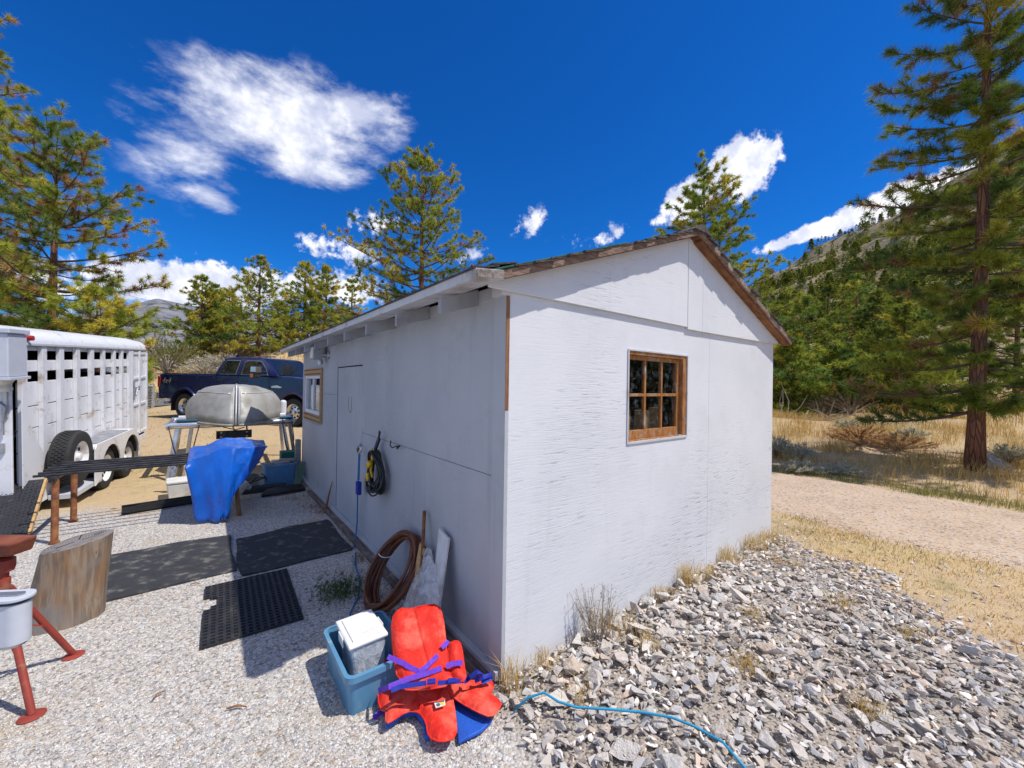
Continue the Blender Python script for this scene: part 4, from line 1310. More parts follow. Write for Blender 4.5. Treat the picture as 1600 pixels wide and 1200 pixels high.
def tarp():
    # each column: local x, top height of the ridge, y and z of the front lower edge
    prof = [(-.02, .79, -.53, .70), (.02, .82, -.535, .40), (.05, .835, -.54, .03), (.16, .86, -.56, .02), (.28, .92, -.60, .02), (.34, .93, -.60, .06), (.40, .935, -.575, .05), (.46, .93, -.57, .02),
            (.50, .925, -.56, .26), (.58, .925, -.55, .40), (.68, .92, -.52, .52), (.80, .91, -.42, .65), (.92, .885, -.25, .78), (1.0, .865, -.12, .85)]
    xs = [p[0] for p in prof]
    rows_ = []
    n = 46
    rj = random.Random(8)
    for i in range(n + 1):
        x = -.02 + 1.02 * i / n
        top = np.interp(x, xs, [p[1] for p in prof])
        fy = np.interp(x, xs, [p[2] for p in prof])
        fz = np.interp(x, xs, [p[3] for p in prof])
        row = []
        m_ = 26
        for j in range(m_ + 1):
            t = j / m_
            if t < .12:                         # short drop at the back
                q = t / .12
                y, z = .42 - .02 * q, top - .16 * (1 - q)
            elif t < .5:                        # across the top
                q = (t - .12) / .38
                y = .40 - .93 * q
                z = top - .012 * math.sin(q * math.pi) - .03 * q * q
                if fy > -.53:
                    y = .40 + (fy - .40) * q
            else:                               # down the front
                q = (t - .5) / .5
                ys = -.53 if fy <= -.53 else fy
                zs = top - .03
                y = ys + (fy - ys) * min(1, q * 1.6)
                z = zs + (fz - zs) * q
                y -= .035 * math.sin(math.pi * min(1, q * 1.3)) * 0.6
                fold = .085 * math.exp(-((x - .46 + .06 * q) / .05) ** 2) * min(1, q * 2) + .085 * abs((2.6 * x + .35 * q - .1) % 1.0 - .5) * 2 * q ** .9 + .03 * abs((6.3 * x - .5 * q) % 1.0 - .5) * 2 * q + .010 * math.sin(33 * x + 5 * q) * q + .007 * math.sin(11 * q + 17 * x)
                y -= fold
                x2 = x + .05 * math.sin(9 * x) * q - .10 * q * max(0, x - .45)
                row.append((x2 - .22 * max(0, x2 - .42) + rj.uniform(-.004, .004), y + rj.uniform(-.005, .005), max(.012, z + rj.uniform(-.006, .006))))
                continue
            wr = .012 * math.sin(11 * x + 5 * y) + .006 * math.sin(19 * x - 13 * y) + .003 * math.sin(37 * y + 14 * x)
            row.append((x - .22 * max(0, x - .42), y, z + wr + rj.uniform(-.003, .003)))
        rows_.append(row)
    o = MB().grid(rows_).build('tarp', 'tarp_blue', smooth=True, loc=L(-1.9 + .33, 4.90), rot=(0, 0, YAW), solid=.003)
    tag(o, 'shiny blue plastic tarp draped over the end of the bar rack', 'tarp')


tarp()

# ------------------------------------------------------------------ aluminium rack and overturned boat
br = empty('boat_rack', L(-.95, 7.45), (0, 0, YAW), 'aluminium tube rack with slanted legs carrying the overturned boat', 'rack')
MB().tube([(-1.02, 0, .93), (-.95, .0, .955), (1.0, 0, .955)], .062, 16).build('front_tube', 'alu_tube', br, smooth=True)
MB().tube([(-1.0, 1.25, .955), (1.0, 1.25, .955)], .062, 16).build('rear_tube', 'alu_tube', br, smooth=True)
for x_ in (-.98, .98):
    MB().tube([(x_, -.0, .955), (x_, 1.25, .955)], .045, 12).build('side_tube', 'alu_tube', br, smooth=True)
for (x_, y_, dx, dy) in ((-.86, .02, -.12, -.10), (-.66, .02, -.10, .12), (.80, .02, .16, -.10), (.92, .04, .16, .14), (-.86, 1.23, -.1, .1), (.9, 1.23, .1, .1)):
    g_ = L(-.95 + x_ + dx, 7.45 + y_ + dy)
    lg = MB().bar((x_, y_, .92), (x_ + dx, y_ + dy, tz(g_.x, g_.y) - .01), .062, .05, (0, 1, 0)).build('leg', 'alu_tube', br, bevel=0.006)
for x_, w_ in ((-.72, .30), (.86, .24)):
    MB().box(x_ - w_ / 2, x_ + w_ / 2, -.05, .06, 1.018, 1.055).build('pad', 'teal_pad', br, bevel=0.01)
MB().box(-.30, .26, -.10, -.075, .68, .83).build('bracket_plate', 'black_steel', br, bevel=0.004)
bp_ = br.children[-1]
for bx in (-.22, .18):
    for bz in (.715, .795):
        MB().lathe([(.018, 0), (.018, .006), (.01, .014)], 12, Matrix.Translation((bx, -.1005, bz)) @ Matrix.Rotation(math.pi / 2, 4, 'X')).build('bolt', 'chrome', bp_, smooth=True)
MB().bar((-.20, -.07, .68), (-.20, -.05, .02), .05, .03).build('post', 'black_steel', br)
MB().tube([(.18, -.07, .83), (.18, -.0, .90)], .015, 8).tube([(-.02, -.085, .83), (-.05, -.03, .91)], .012, 8).build('bolt_rod', 'galv', br, smooth=True)
for pts in ([(-.98, -.07, .95), (-.90, -.09, .55), (-.80, -.07, .20)], [(-.55, -.07, .95), (-.62, -.10, .6), (-.70, -.06, .2)], [(.95, -.07, .97), (.99, -.1, .6), (.97, -.06, .3)], [(-.2, -.06, .9), (0.0, -.10, .84), (.14, -.07, .88)], [(.78, -.07, 1.0), (.84, -.11, .5), (.99, -.05, .1)]):
    MB().tube(pts, .010, 6).build('strap', 'black_plastic', br, smooth='all')
for x_ in (-.80, .80):
    MB().box(x_ - .06, x_ + .06, .0, .1, 1.056, 1.09).tube([(x_ - .05, .05, 1.10), (x_ + .05, .05, 1.10)], .03, 10).build('roller', 'alu_bright', br, bevel=0.004)

boat = empty('rowboat', L(-.97, 6.96, 1.02), (R(0), 0, YAW - R(3)), 'dull aluminium rowboat lying upside down on the tube rack', 'boat')


def hull_pt(s, t, off=0.0):
    """s along the length from bow (0), t across from port gunwale (-1) over the keel (0) to starboard (1)"""
    w = .79 * min(1, (s / .27)) ** .52 if s < .27 else .79 - .06 * (s - .27)
    w = max(w, .03)
    dep = .66 + .05 * (1 - min(1, s / .5)) - .04 * s
    rise = .0 + .05 * max(0, s - .2)
    yb = 3.1 * s
    th = abs(t) * math.pi / 2
    xw = w * math.sin(th) ** .72
    z = dep * max(0.0, math.cos(th)) ** .62
    dent = .010 * math.sin(7 * t + 9 * s) + .006 * math.sin(15 * t - 21 * s)
    z += dent * (1 if z > .05 else 0)
    xw += dent * .7 if w > .2 else 0
    rake = .30 * (z / dep) * max(0, 1 - s / .3)
    sheer = -.06 * max(0, 1 - s / .35) ** 2
    return (math.copysign(xw, t) + off if t else off, yb + rake, z + sheer + rise)


ss = [0, .006, .02, .045, .08, .13, .19, .27, .4, .55, .7, .85, 1.0]
tt = np.linspace(-1, 1, 41)
hull = MB().grid([[hull_pt(s, t) for t in tt] for s in ss])
hull.build('hull', 'alu_hull', boat, smooth=True, solid=.006)
MB().tube([hull_pt(s, 0) for s in ss], .018, 6).tube([(0, hull_pt(0, t)[1] - .008, hull_pt(0, t)[2]) for t in np.linspace(-1, -.02, 10)], .018, 6).build('keel_strip', 'alu_bright', boat, smooth='all')
for sg in (-1, 1):
    MB().tube([Vector(hull_pt(s, sg)) + Vector((sg * .012, 0, 0)) for s in ss], .022, 8).build('gunwale', 'alu_hull', boat, smooth='all')
    MB().tube([Vector(hull_pt(s, sg * .5)) + Vector((sg * .004, 0, 0.004)) for s in ss[1:]], .008, 6).build('chine_strip', 'alu_bright', boat, smooth='all')
    MB().tube([(sg * .045, hull_pt(0.004, t)[1] - .004, hull_pt(0, t)[2]) for t in np.linspace(-1, -.1, 10)], .008, 5).build('stem_seam', 'alu_bright', boat, smooth='all')
MB().add([hull_pt(1.0, t) for t in tt], [tuple(range(len(tt)))]).build('transom', 'alu_hull', boat)
ft = hull_pt(.30, .93)
MB().box(ft[0] - .02, ft[0] + .09, ft[1] - .12, ft[1] + .10, .05, .36).build('bumper_pad', 'vinyl_white', boat, bevel=0.04)

# ------------------------------------------------------------------ odds and ends by the rack
def crate(name, mat, loc, rz, w, d, h, label, cat, flare=.05, rim=.022, wall=.006, floor=.01, extra=None, group=None):
    r = empty(name, loc, (0, 0, rz), label, cat, group)
    w2, d2 = w * (1 - flare * 2), d * (1 - flare * 2)
    rc_ = lambda W, Dp, z, rad: [(sx * (W / 2 - rad) + rad * math.cos(a), sy * (Dp / 2 - rad) + rad * math.sin(a), z)
                                 for sx, sy, a0 in ((1, 1, 0), (-1, 1, 90), (-1, -1, 180), (1, -1, 270)) for a in [R(a0 + q * 22.5) for q in range(5)]]
    lay = [rc_(w2, d2, 0, .03), rc_(w * (1 - flare), d * (1 - flare), h * .55, .035), rc_(w * .985, d * .985, h, .04), rc_(w * .985 - 2 * wall, d * .985 - 2 * wall, h, .04),
           rc_(w * (1 - flare) - 2 * wall, d * (1 - flare) - 2 * wall, h * .55, .035), rc_(w2 - 2 * wall, d2 - 2 * wall, floor, .03)]
    b_ = MB().grid([l + [l[0]] for l in lay])
    b_.f.append(tuple(range(0, 20)))
    b_.f.append(tuple(range(5 * 21, 5 * 21 + 20)))
    body = b_.build('body', mat, r, smooth=True)
    lay = [rc_(w * .985 + .003, d * .985 + .003, h - .03, .04), rc_(w + rim, d + rim, h - .028, .05), rc_(w + rim, d + rim, h + .004, .05), rc_(w * .985 - 2 * wall - .002, d * .985 - 2 * wall - .002, h + .006, .035)]
    MB().grid([l + [l[0]] for l in lay]).build('rim', mat, r, smooth=True)
    for sy in (-1, 1):
        hb = MB().hexa([(-.11, sy * (d2 / 2 + .006), h * .35), (.11, sy * (d2 / 2 + .006), h * .35), (.11, sy * (d2 / 2 - .01), h * .35), (-.11, sy * (d2 / 2 - .01), h * .35),
                        (-.12, sy * (d / 2 + .004), h - .03), (.12, sy * (d / 2 + .004), h - .03), (.12, sy * (d / 2 - .02), h - .03), (-.12, sy * (d / 2 - .02), h - .03)])
        hb.build('handle_recess', mat, r, bevel=0.006)
    return r


crate('storage_tote', 'blue_tote_dark', L(-.40, 5.98), YAW + R(4), .48, .36, .37, 'blue plastic tote full of scrap by the far shed corner', 'tote')
jm = random.Random(4)
for k, (bx, ay, mt_, s_) in enumerate(((-.52, 5.96, 'grey_lumber', .13), (-.36, 5.90, 'grey_lumber', .11), (-.42, 6.05, 'pvc_cream', .09), (-.27, 6.02, 'grey_lumber', .12))):
    o = MB().box(-s_, s_, -s_ * .45, s_ * .45, 0, .06).build('scrap_piece', mt_, bevel=0.012, loc=L(bx, ay, .335 + .012 * k), rot=(R(jm.uniform(-6, 6)), R(jm.uniform(-6, 6)), jm.uniform(0, 1.2)))
    tag(o, ['grey scrap block at the left in the far blue tote', 'grey scrap block at the front of the far blue tote', 'cream scrap piece at the back of the far blue tote', 'grey scrap block at the right in the far blue tote'][k], 'scrap', 'scrap in the far tote')
o = MB().box(-.16, .12, -.13, .13, 0, .50).build('green_bin', 'bin_green', bevel=0.012, loc=L(-.16, 6.42), rot=(0, 0, YAW))
tag(o, 'dark green plastic bin behind the far blue tote', 'bin')
lm = MB().hexa([(-.12, 6.20, .30), (-.02, 6.20, .30), (-.02, 6.30, .30), (-.12, 6.30, .30), (-.10, 6.20, .72), (-.025, 6.20, .72), (-.025, 6.32, .72), (-.10, 6.32, .72)])
tag(lm.build('wood_post', 'grey_lumber', loc=SHED, rot=(0, 0, YAW), bevel=0.004), 'short grey timber standing at the far shed corner', 'timber')
MBs = MB().hexa([(-.10, 6.22, 0), (-.03, 6.22, 0), (-.03, 6.34, 0), (-.10, 6.34, 0), (-.10, 6.22, .298), (-.03, 6.22, .298), (-.03, 6.34, .298), (-.10, 6.34, .298)])
tag(MBs.build('concrete_block', 'concrete_grey', loc=SHED, rot=(0, 0, YAW), bevel=0.006), 'grey block under the short timber at the shed corner', 'block')
gb = MB().hexa([(-.26, 5.56, .01), (-.12, 5.64, .01), (-.115, 5.66, .01), (-.255, 5.58, .01), (-.10, 5.80, .36), (-.01, 5.86, .38), (-.006, 5.875, .38), (-.095, 5.815, .36)])
tag(gb.build('green_board', 'board_green', loc=SHED, rot=(0, 0, YAW), bevel=0.002), 'pale green board leaning on the wall beside the far tote', 'board')
ed = MB()
for k in range(5):
    ed.tube([(-.72 + .03 * k, 5.25 + .075 * k, .03 + .012 * (k % 2)), (-.45, 5.22 + .075 * k, .045 + .01 * (k % 3)), (-.12, 5.30 + .06 * k, .035)], .030, 8)
tag(ed.build('lawn_edging', 'black_plastic', loc=SHED, rot=(0, 0, YAW), smooth='all'), 'bundle of black plastic edging on the ground below the far tote', 'edging')
gt = MB()
prof = [(-.07, .10), (-.065, .02), (-.03, 0), (.03, 0), (.065, .02), (.07, .10), (.06, .10), (.055, .028), (.025, .012), (-.025, .012), (-.055, .028), (-.06, .10)]
gt.prism(prof, -.55, .45, lambda p, q, t: (t, p, q))
tag(gt.build('gutter_piece', 'black_plastic', loc=L(-1.72, 5.42, .005), rot=(0, 0, YAW + R(8)), bevel=0.002), 'black plastic gutter length on gravel behind the tarp', 'gutter')
gt2 = MB().prism(prof, -.5, .5, lambda p, q, t: (t, p, q))
tag(gt2.build('gutter_piece', 'black_plastic', loc=L(-.85, 5.62, .108), rot=(R(180), 0, YAW - R(4)), bevel=0.002), 'black plastic gutter length lying right of the tarp', 'gutter')
cl = empty('foam_cooler', L(-1.66, 5.98), (0, 0, YAW + R(3)), 'dirty white foam cooler on the ground behind the bar rack', 'cooler')
MB().hexa([(-.17, -.14, 0), (.17, -.14, 0), (.17, .14, 0), (-.17, .14, 0), (-.20, -.16, .22), (.20, -.16, .22), (.20, .16, .22), (-.20, .16, .22)]).build('body', 'cooler_white', cl, bevel=0.012)
MB().box(-.21, .21, -.17, .17, .221, .275).build('lid', 'cooler_white', cl, bevel=0.02)
gp_ = MB().hexa([(-.11, .0, 0), (.11, .0, 0), (.11, .02, 0), (-.11, .02, 0), (-.10, .16, .52), (.10, .16, .52), (.10, .18, .52), (-.10, .18, .52)])
tag(gp_.build('grey_panel', 'concrete_grey', loc=L(-1.55, 6.25), rot=(0, 0, YAW)), 'grey panel leaning behind the foam cooler', 'panel')
vl = MB().tube([(-.02, 0, 0), (0, 0, .12), (.02, .02, .2)], [.035, .05, .03], 10).tube([(0, 0, .2), (-.05, .02, .3)], .035, 8)
tag(vl.build('trailer_coupler', 'galv', loc=L(-1.80, 6.3, .2), rot=(0, 0, YAW), smooth=True), 'grey metal fitting standing left of the foam cooler', 'fitting')
pv = empty('pipe_fitting', L(-.80, 5.85, .145), (R(82), 0, YAW + R(14)), 'cream plastic pipe ring lying open toward the camera', 'pipe')
MB().lathe([(.10, -.10), (.125, -.10), (.128, .03), (.142, .03), (.142, .07), (.118, .07), (.105, .03), (.095, -.10)], 32, None, cap=False).build('pipe_body', 'pvc_cream', pv, smooth=True)
MB().lathe([(.0, -.09), (.094, -.09), (.094, -.085), (0, -.085)], 24, None, cap=False).build('pipe_cap', 'pvc_cream', pv)
cb = MB()
for k in range(3):
    cb.tube([(-1.05 + .15 * k, 5.75 + .1 * k, .02), (-.85 + .1 * k, 5.62 + .13 * k, .16 + .04 * k), (-.62, 5.72 + .05 * k, .20), (-.55 + .04 * k, 5.95, .03)], .009, 6)
tag(cb.build('black_cable', 'cord_black', loc=SHED, rot=(0, 0, YAW), smooth='all'), 'tangled black cable round the cream pipe ring', 'cable')
ft = MB().tube([(-1.08, 5.15, .05), (-1.0, 5.25, .17), (-.93, 5.38, .20), (-.86, 5.5, .12)], [.05, .07, .06, .04], 9)
tag(ft.build('scrap_sheeting', 'cooler_white', loc=SHED, rot=(0, 0, YAW), smooth=True), 'crumpled whitish sheeting beside the wooden rack leg', 'sheeting')

# ------------------------------------------------------------------ near tote, white box, blue hose
tote = crate('storage_tote', 'blue_tote', L(-.625, .53), YAW + R(90), .53, .36, .22, 'open blue plastic tote with a white box in it beside life jacket', 'tote')
bx = empty('lidded_box', L(-.635, .56, .045), (R(-3), R(3), YAW + R(88)), 'clear plastic box with white lid set in the near tote', 'box')
MB().hexa([(-.145, -.085, 0), (.145, -.085, 0), (.145, .085, 0), (-.145, .085, 0), (-.16, -.10, .225), (.16, -.10, .225), (.16, .10, .225), (-.16, .10, .225)]).build('body', 'clear_box', bx, bevel=0.015)
lid = MB().box(-.172, .172, -.111, .111, .226, .25).build('lid', 'lid_white', bx, bevel=0.01)
MB().box(-.14, .14, -.08, .08, .2505, .256).build('raised_panel', 'lid_white', lid, bevel=0.003)
MB().box(-.05, .05, -.120, -.1115, .19, .246).box(-.05, .05, .1115, .120, .19, .246).build('clasp', 'lid_white', lid, bevel=0.004)
bh = MB().tube([G(803, 1110, .05), G(825, 1090, .10), G(850, 1082, .13), G(872, 1096, .11), G(900, 1105, .10), G(950, 1108, .115), G(1005, 1113, .11), G(1050, 1121, .12), G(1085, 1135, .11), G(1130, 1160, .10), G(1190, 1230, .09)], .0062, 8)
tag(bh.build('blue_hose', 'hose_blue', smooth='all'), 'thin blue hose snaking over the broken stones', 'hose')


# ------------------------------------------------------------------ life jacket
def chaikin(p, n=2):
    for _ in range(n):
        q = []
        for i in range(len(p)):
            a, b = p[i], p[(i + 1) % len(p)]
            q += [a * .75 + b * .25, a * .25 + b * .75]
        p = q
    return p


def cushion(outline, thick, seed, step=.0065):
    """quilted panel over a closed 3D outline: domed above, flat below, puckered along its seam"""
    p = chaikin([Vector(q) for q in outline], 1)
    thick *= .62
    c = sum(p, Vector()) / len(p)
    nrm = Vector()
    for i in range(len(p)):
        nrm += (p[i] - c).cross(p[(i + 1) % len(p)] - c)
    nrm.normalize()
    if nrm.dot(Vector((0, 0, CAMH)) - c) < 0:
        nrm = -nrm
    ex = (p[0] - c - nrm * (p[0] - c).dot(nrm)).normalized()
    ey = nrm.cross(ex)
    A = np.array([((q - c).dot(ex), (q - c).dot(ey)) for q in p])
    hgt0 = np.array([(q - c).dot(nrm) for q in p])
    B = np.roll(A, -1, axis=0)
    ln = np.concatenate([[0], np.cumsum(np.linalg.norm(B - A, axis=1))])[:-1]
    xs = np.arange(A[:, 0].min() - step, A[:, 0].max() + 2 * step, step)
    ys = np.arange(A[:, 1].min() - step, A[:, 1].max() + 2 * step, step)
    gx_, gy_ = np.meshgrid(xs, ys, indexing='ij')
    P = np.stack([gx_.ravel(), gy_.ravel()], -1)
    ab = B - A
    t = np.clip(((P[:, None, :] - A[None]) * ab[None]).sum(-1) / np.maximum((ab * ab).sum(-1)[None], 1e-12), 0, 1)
    near = A[None] + ab[None] * t[..., None]
    dd = np.linalg.norm(P[:, None, :] - near, axis=-1)
    k = dd.argmin(1)
    dist = dd[np.arange(len(P)), k]
    nearp = near[np.arange(len(P)), k]
    arc = ln[k]
    ins = np.zeros(len(P), bool)
    for a_, b_ in zip(A, B):
        cond = (a_[1] > P[:, 1]) != (b_[1] > P[:, 1])
        xx = (b_[0] - a_[0]) * (P[:, 1] - a_[1]) / (b_[1] - a_[1] + 1e-12) + a_[0]
        ins ^= cond & (P[:, 0] < xx)
    Q = np.where(ins[:, None], P, nearp)
    d_ = np.where(ins, dist, 0)
    h = thick * (1 - np.exp(-d_ / (.45 * thick + .008)))
    h = h + .16 * thick * np.sin(arc * 75 + seed) * np.exp(-d_ / .022) * (d_ > 0) * (1 - np.exp(-d_ / .004))
    h = h + .12 * thick * np.sin(Q[:, 0] * 31 + seed + 9 * Q[:, 1]) * np.sin(Q[:, 1] * 27 + 2 * seed) * (1 - np.exp(-d_ / .02))
    h = h - .30 * thick * np.exp(-((Q[:, 0] * math.cos(seed) + Q[:, 1] * math.sin(seed)) / .006) ** 2) * (1 - np.exp(-d_ / .02))
    nx_, ny_ = gx_.shape
    inn = ins.reshape(nx_, ny_)
    keep = inn[:-1, :-1] | inn[1:, :-1] | inn[:-1, 1:] | inn[1:, 1:]
    idm = -np.ones(len(P), int)
    mb = MB()
    cells = np.argwhere(keep)

    def vid(i_, layer):
        key = (i_, layer)
        if key not in cache:
            base = c + ex * float(Q[i_, 0]) + ey * float(Q[i_, 1])
            cache[key] = len(mb.v)
            mb.v.append(tuple(base + nrm * float(h[i_] if layer == 0 else -.35 * h[i_])))
        return cache[key]
    cache = {}
    mb.outline = p
    for ci, cj in cells:
        q_ = [ci * ny_ + cj, (ci + 1) * ny_ + cj, (ci + 1) * ny_ + cj + 1, ci * ny_ + cj + 1]
        mb.f.append(tuple(vid(z_, 0) for z_ in q_))
        mb.f.append(tuple(vid(z_, 1) for z_ in q_[::-1]))
    return mb


def pad(name, mb):
    o = mb.build(name, 'jacket_red', jk, smooth='all')
    MB().tube(mb.outline, .0045, 5, closed=True).build('piping', 'jacket_red', o, smooth='all')
    return o


def px_out(pts, z):
    return [G(a, b, z) for a, b in pts]


jk = empty('life_jacket', (0, 0, 0), (0, 0, 0), 'orange red life jacket with purple and blue straps against shed', 'life jacket')


def lean_pt(px, py):            # the back panel leans from the ground up against the bag
    d = 2.115 + (1068 - py) * .00285
    return D(px, py, d)


pad('back_panel', cushion([lean_pt(*q) for q in ((611, 968), (624, 950), (640, 952), (662, 946), (684, 944), (692, 962), (697, 1005), (699, 1045), (690, 1066), (655, 1072), (622, 1066), (614, 1020))], .042, 1))
pad('side_roll', cushion(px_out([(589, 1034), (604, 1029), (618, 1034), (621, 1075), (622, 1104), (607, 1112), (592, 1108), (590, 1070)], .055), .055, 2))
pad('side_roll', cushion([lean_pt(*q) for q in ((699, 1006), (714, 1000), (721, 1008), (725, 1040), (729, 1062), (712, 1068), (702, 1050))], .045, 3))
pad('front_panel', cushion(px_out([(606, 1088), (614, 1076), (640, 1066), (672, 1058), (696, 1062), (706, 1085), (712, 1120), (714, 1152), (690, 1160), (669, 1152), (666, 1128), (655, 1112), (636, 1111), (616, 1124), (603, 1132), (603, 1108)], .065), .045, 4))
pad('front_panel', cushion(px_out([(690, 1066), (716, 1063), (748, 1064), (768, 1062), (772, 1076), (764, 1082), (784, 1098), (780, 1108), (768, 1121), (745, 1112), (720, 1098), (702, 1084)], .075), .045, 5))
pad('waist_panel', cushion([lean_pt(*q) for q in ((626, 1040), (650, 1030), (690, 1028), (704, 1046), (706, 1070), (665, 1078), (624, 1078))], .058, 6))
MB().prism([(q.x, q.y) for q in px_out([(706, 1088), (722, 1098), (745, 1112), (770, 1124), (752, 1142), (716, 1160), (712, 1125)], .03)], .012, .032, lambda p, q, t: (p, q, t)).build('lining', 'jacket_blue', jk, bevel=0.008)
MB().prism([(q.x, q.y) for q in px_out([(602, 1126), (616, 1118), (636, 1106), (655, 1107), (668, 1122), (671, 1152), (664, 1152), (660, 1126), (648, 1113), (630, 1115), (604, 1136)], .035)], .012, .045, lambda p, q, t: (p, q, t)).build('lining', 'jacket_blue', jk, bevel=0.006)


def strap(pts, w, mat, name='strap'):
    """flat webbing along 3D points, facing the open side"""
    mb = MB()
    pts = [Vector(p) for p in pts]
    up = []
    for i, p in enumerate(pts):
        d = (pts[min(i + 1, len(pts) - 1)] - pts[max(0, i - 1)]).normalized()
        v_ = (Vector((0, 0, CAMH)) - p).normalized()
        s = d.cross(v_).normalized()
        nn_ = s.cross(d).normalized()
        up.append([p - s * w / 2, p + s * w / 2, p + s * w / 2 + nn_ * .003, p - s * w / 2 + nn_ * .003, p - s * w / 2])
    mb.grid(up)
    return mb.build(name, mat, jk)


tw = .025
cl_ = lambda px, py, dd=.046: lean_pt(px, py) - ray(px, py).normalized() * dd
strap([cl_(606, 1026), cl_(618, 1031), cl_(634, 1038)], tw, 'strap_purple')
strap([cl_(634, 1039), cl_(645, 1045), cl_(657, 1050)], tw, 'strap_purple')
strap([cl_(655, 1050), cl_(668, 1040), cl_(684, 1024)], tw, 'strap_purple')
strap([cl_(690, 1012, .05), cl_(697, 1006, .05), cl_(700, 1001, .05)], tw, 'strap_purple')
strap([G(592, 1079, 0.110), cl_(608, 1073, .062), cl_(622, 1067, .060), cl_(640, 1060, .056), cl_(664, 1053, .052), cl_(690, 1044, .05)], tw, 'strap_purple')
strap([cl_(697, 1041, .05), cl_(708, 1037, .05), cl_(723, 1035, .05)], tw, 'strap_purple')
strap([G(583, 1122, 0.020), G(595, 1113, 0.020), G(607, 1106, 0.022)], tw, 'strap_purple')
strap([cl_(611, 1079, .062), cl_(625, 1073, .06), cl_(645, 1070, .058), cl_(666, 1067, .058)], .022, 'strap_blue')
strap([cl_(684, 1067, .055), cl_(700, 1066, .055)], .02, 'strap_blue')
strap([cl_(700, 1066, .055), cl_(712, 1065, .05), G(730, 1063, 0.150)], .02, 'strap_blue')
strap([G(726, 1065, 0.132), G(735, 1058, 0.182), G(746, 1049, 0.212), G(752, 1052, 0.192), G(744, 1062, 0.142)], .022, 'strap_blue')
strap([G(742, 1064, 0.142), G(755, 1058, 0.162), G(768, 1054, 0.152), G(768, 1060, 0.132), G(752, 1066, 0.132)], .022, 'strap_blue')
for (pa, pb) in ((674, 1067), (706, 1066)):
    q = cl_(pa, pb, .062)
    MB().box(-.022, .022, -.014, .014, 0, .014, Matrix.Translation(q) @ Matrix.Rotation(R(10), 4, 'Z')).build('buckle', 'strap_blue', jk, bevel=0.003)
q0, q1, q2, q3 = (G(678.5, 1097.5, 0.118), G(695, 1092, 0.118), G(696, 1100.5, 0.118), G(681, 1105, 0.118))
pa = MB().prism([(q.x, q.y) for q in (q0, q1, q2, q3)], .112, .1155, lambda p, q, t: (p, q, t)).build('label_patch', 'patch_white', jk)
for (u_, w_, mt_) in ((.30, .62, 'patch_slate'), (.70, .62, 'patch_yellow')):
    c_ = (q0 * (1 - u_) + q1 * u_) * (1 - w_) + (q3 * (1 - u_) + q2 * u_) * w_
    MB().lathe([(0, .1157), (.0105, .1157), (.0105, .117), (0, .117)], 14, Matrix.Translation((c_.x, c_.y, 0)), cap=False).build('emblem', mt_, pa)


# ------------------------------------------------------------------ wheels
def wheel_parts(parent, M, rad, width, rim_r, rim_mat, name='wheel', holes=8, tread=True):
    """tyre, rim with hand holes and hub; wheel axis along local z of M, outer face at +z"""
    w = width / 2
    prof = [(rim_r, -w * .9), (rad * .90, -w), (rad * .97, -w * .9), (rad, -w * .62), (rad, w * .62), (rad * .97, w * .9), (rad * .90, w), (rim_r + .01, w * .92), (rim_r, w * .8)]
    wh = MB().lathe(prof, 40, M, cap=False).build(name, 'rubber', parent, smooth=True)
    if tread:
        tr = MB()
        for j in range(46):
            a = 2 * math.pi * j / 46
            for q, zc in enumerate((-w * .42, -w * .14, w * .14, w * .42)):
                tr.box(-.016, .016, -w * .12, w * .12, -.004, .008, M @ Matrix.Rotation(a + (q % 2) * .068, 4, 'Z') @ Matrix.Translation((rad, 0, zc)) @ Matrix.Rotation(math.pi / 2, 4, 'Y') @ Matrix.Rotation(math.pi / 2, 4, 'Z'))
        tr.build('tread', 'rubber', wh)
    rp_ = [(0, w * .50), (rim_r * .30, w * .52), (rim_r * .42, w * .40), (rim_r * .80, w * .35), (rim_r * .90, w * .70), (rim_r * .99, w * .86), (rim_r * 1.03, w * .92)]
    rim = MB().lathe(rp_, 36, M, cap=False).build('rim', rim_mat, wh, smooth=True)
    hl = MB()
    for j in range(holes):
        a = 2 * math.pi * j / holes
        hl.lathe([(0, .004), (rim_r * .13, .004), (rim_r * .13, -.01)], 12, M @ Matrix.Translation((rim_r * .62 * math.cos(a), rim_r * .62 * math.sin(a), w * .385)), cap=False)
    hl.build('rim_hole', 'dark_gap', rim)
    MB().lathe([(rim_r * .26, w * .5), (rim_r * .24, w * .85), (rim_r * .1, w * .92), (0, w * .92)], 20, M, cap=False).build('hub', 'chrome' if rim_mat == 'chrome' else rim_mat, rim, smooth=True)
    return wh


# ------------------------------------------------------------------ livestock trailer
trl_ = empty('livestock_trailer', (-5.99, 4.83, 0), (0, R(-3.2), math.atan2(.879, -.477)), 'white slat-sided livestock trailer with tandem wheels and spare tyre', 'trailer')
TL, TW = 4.62, 1.9
boards = [(.36, .83), (.842, 1.10), (1.112, 1.385), (1.397, 1.70), (1.835, 1.975), (2.10, 2.155)]
for y0 in (0.0, TW - .03):
    for z0, z1 in boards:
        MB().box(.10, TL - .02, y0, y0 + .03, z0, z1).build('side_board', 'trailer_white', trl_, bevel=0.004)
    for x_ in (.06, .50, .945, 1.425, 1.905, 2.37, 2.83, 3.19, 3.58):
        yo = -.045 if y0 == 0 else TW + .001
        MB().box(x_, x_ + .115 - .03 * (x_ > 2), yo, yo + .044, .33, 2.16).build('rib', 'trailer_white', trl_, bevel=0.004)
MB().box(.10, TL - .04, TW - .034, TW - .031, .5, 2.15).build('interior_dark_sheet', 'dark_inside', trl_)  # dark sheet added so the slots look shaded inside
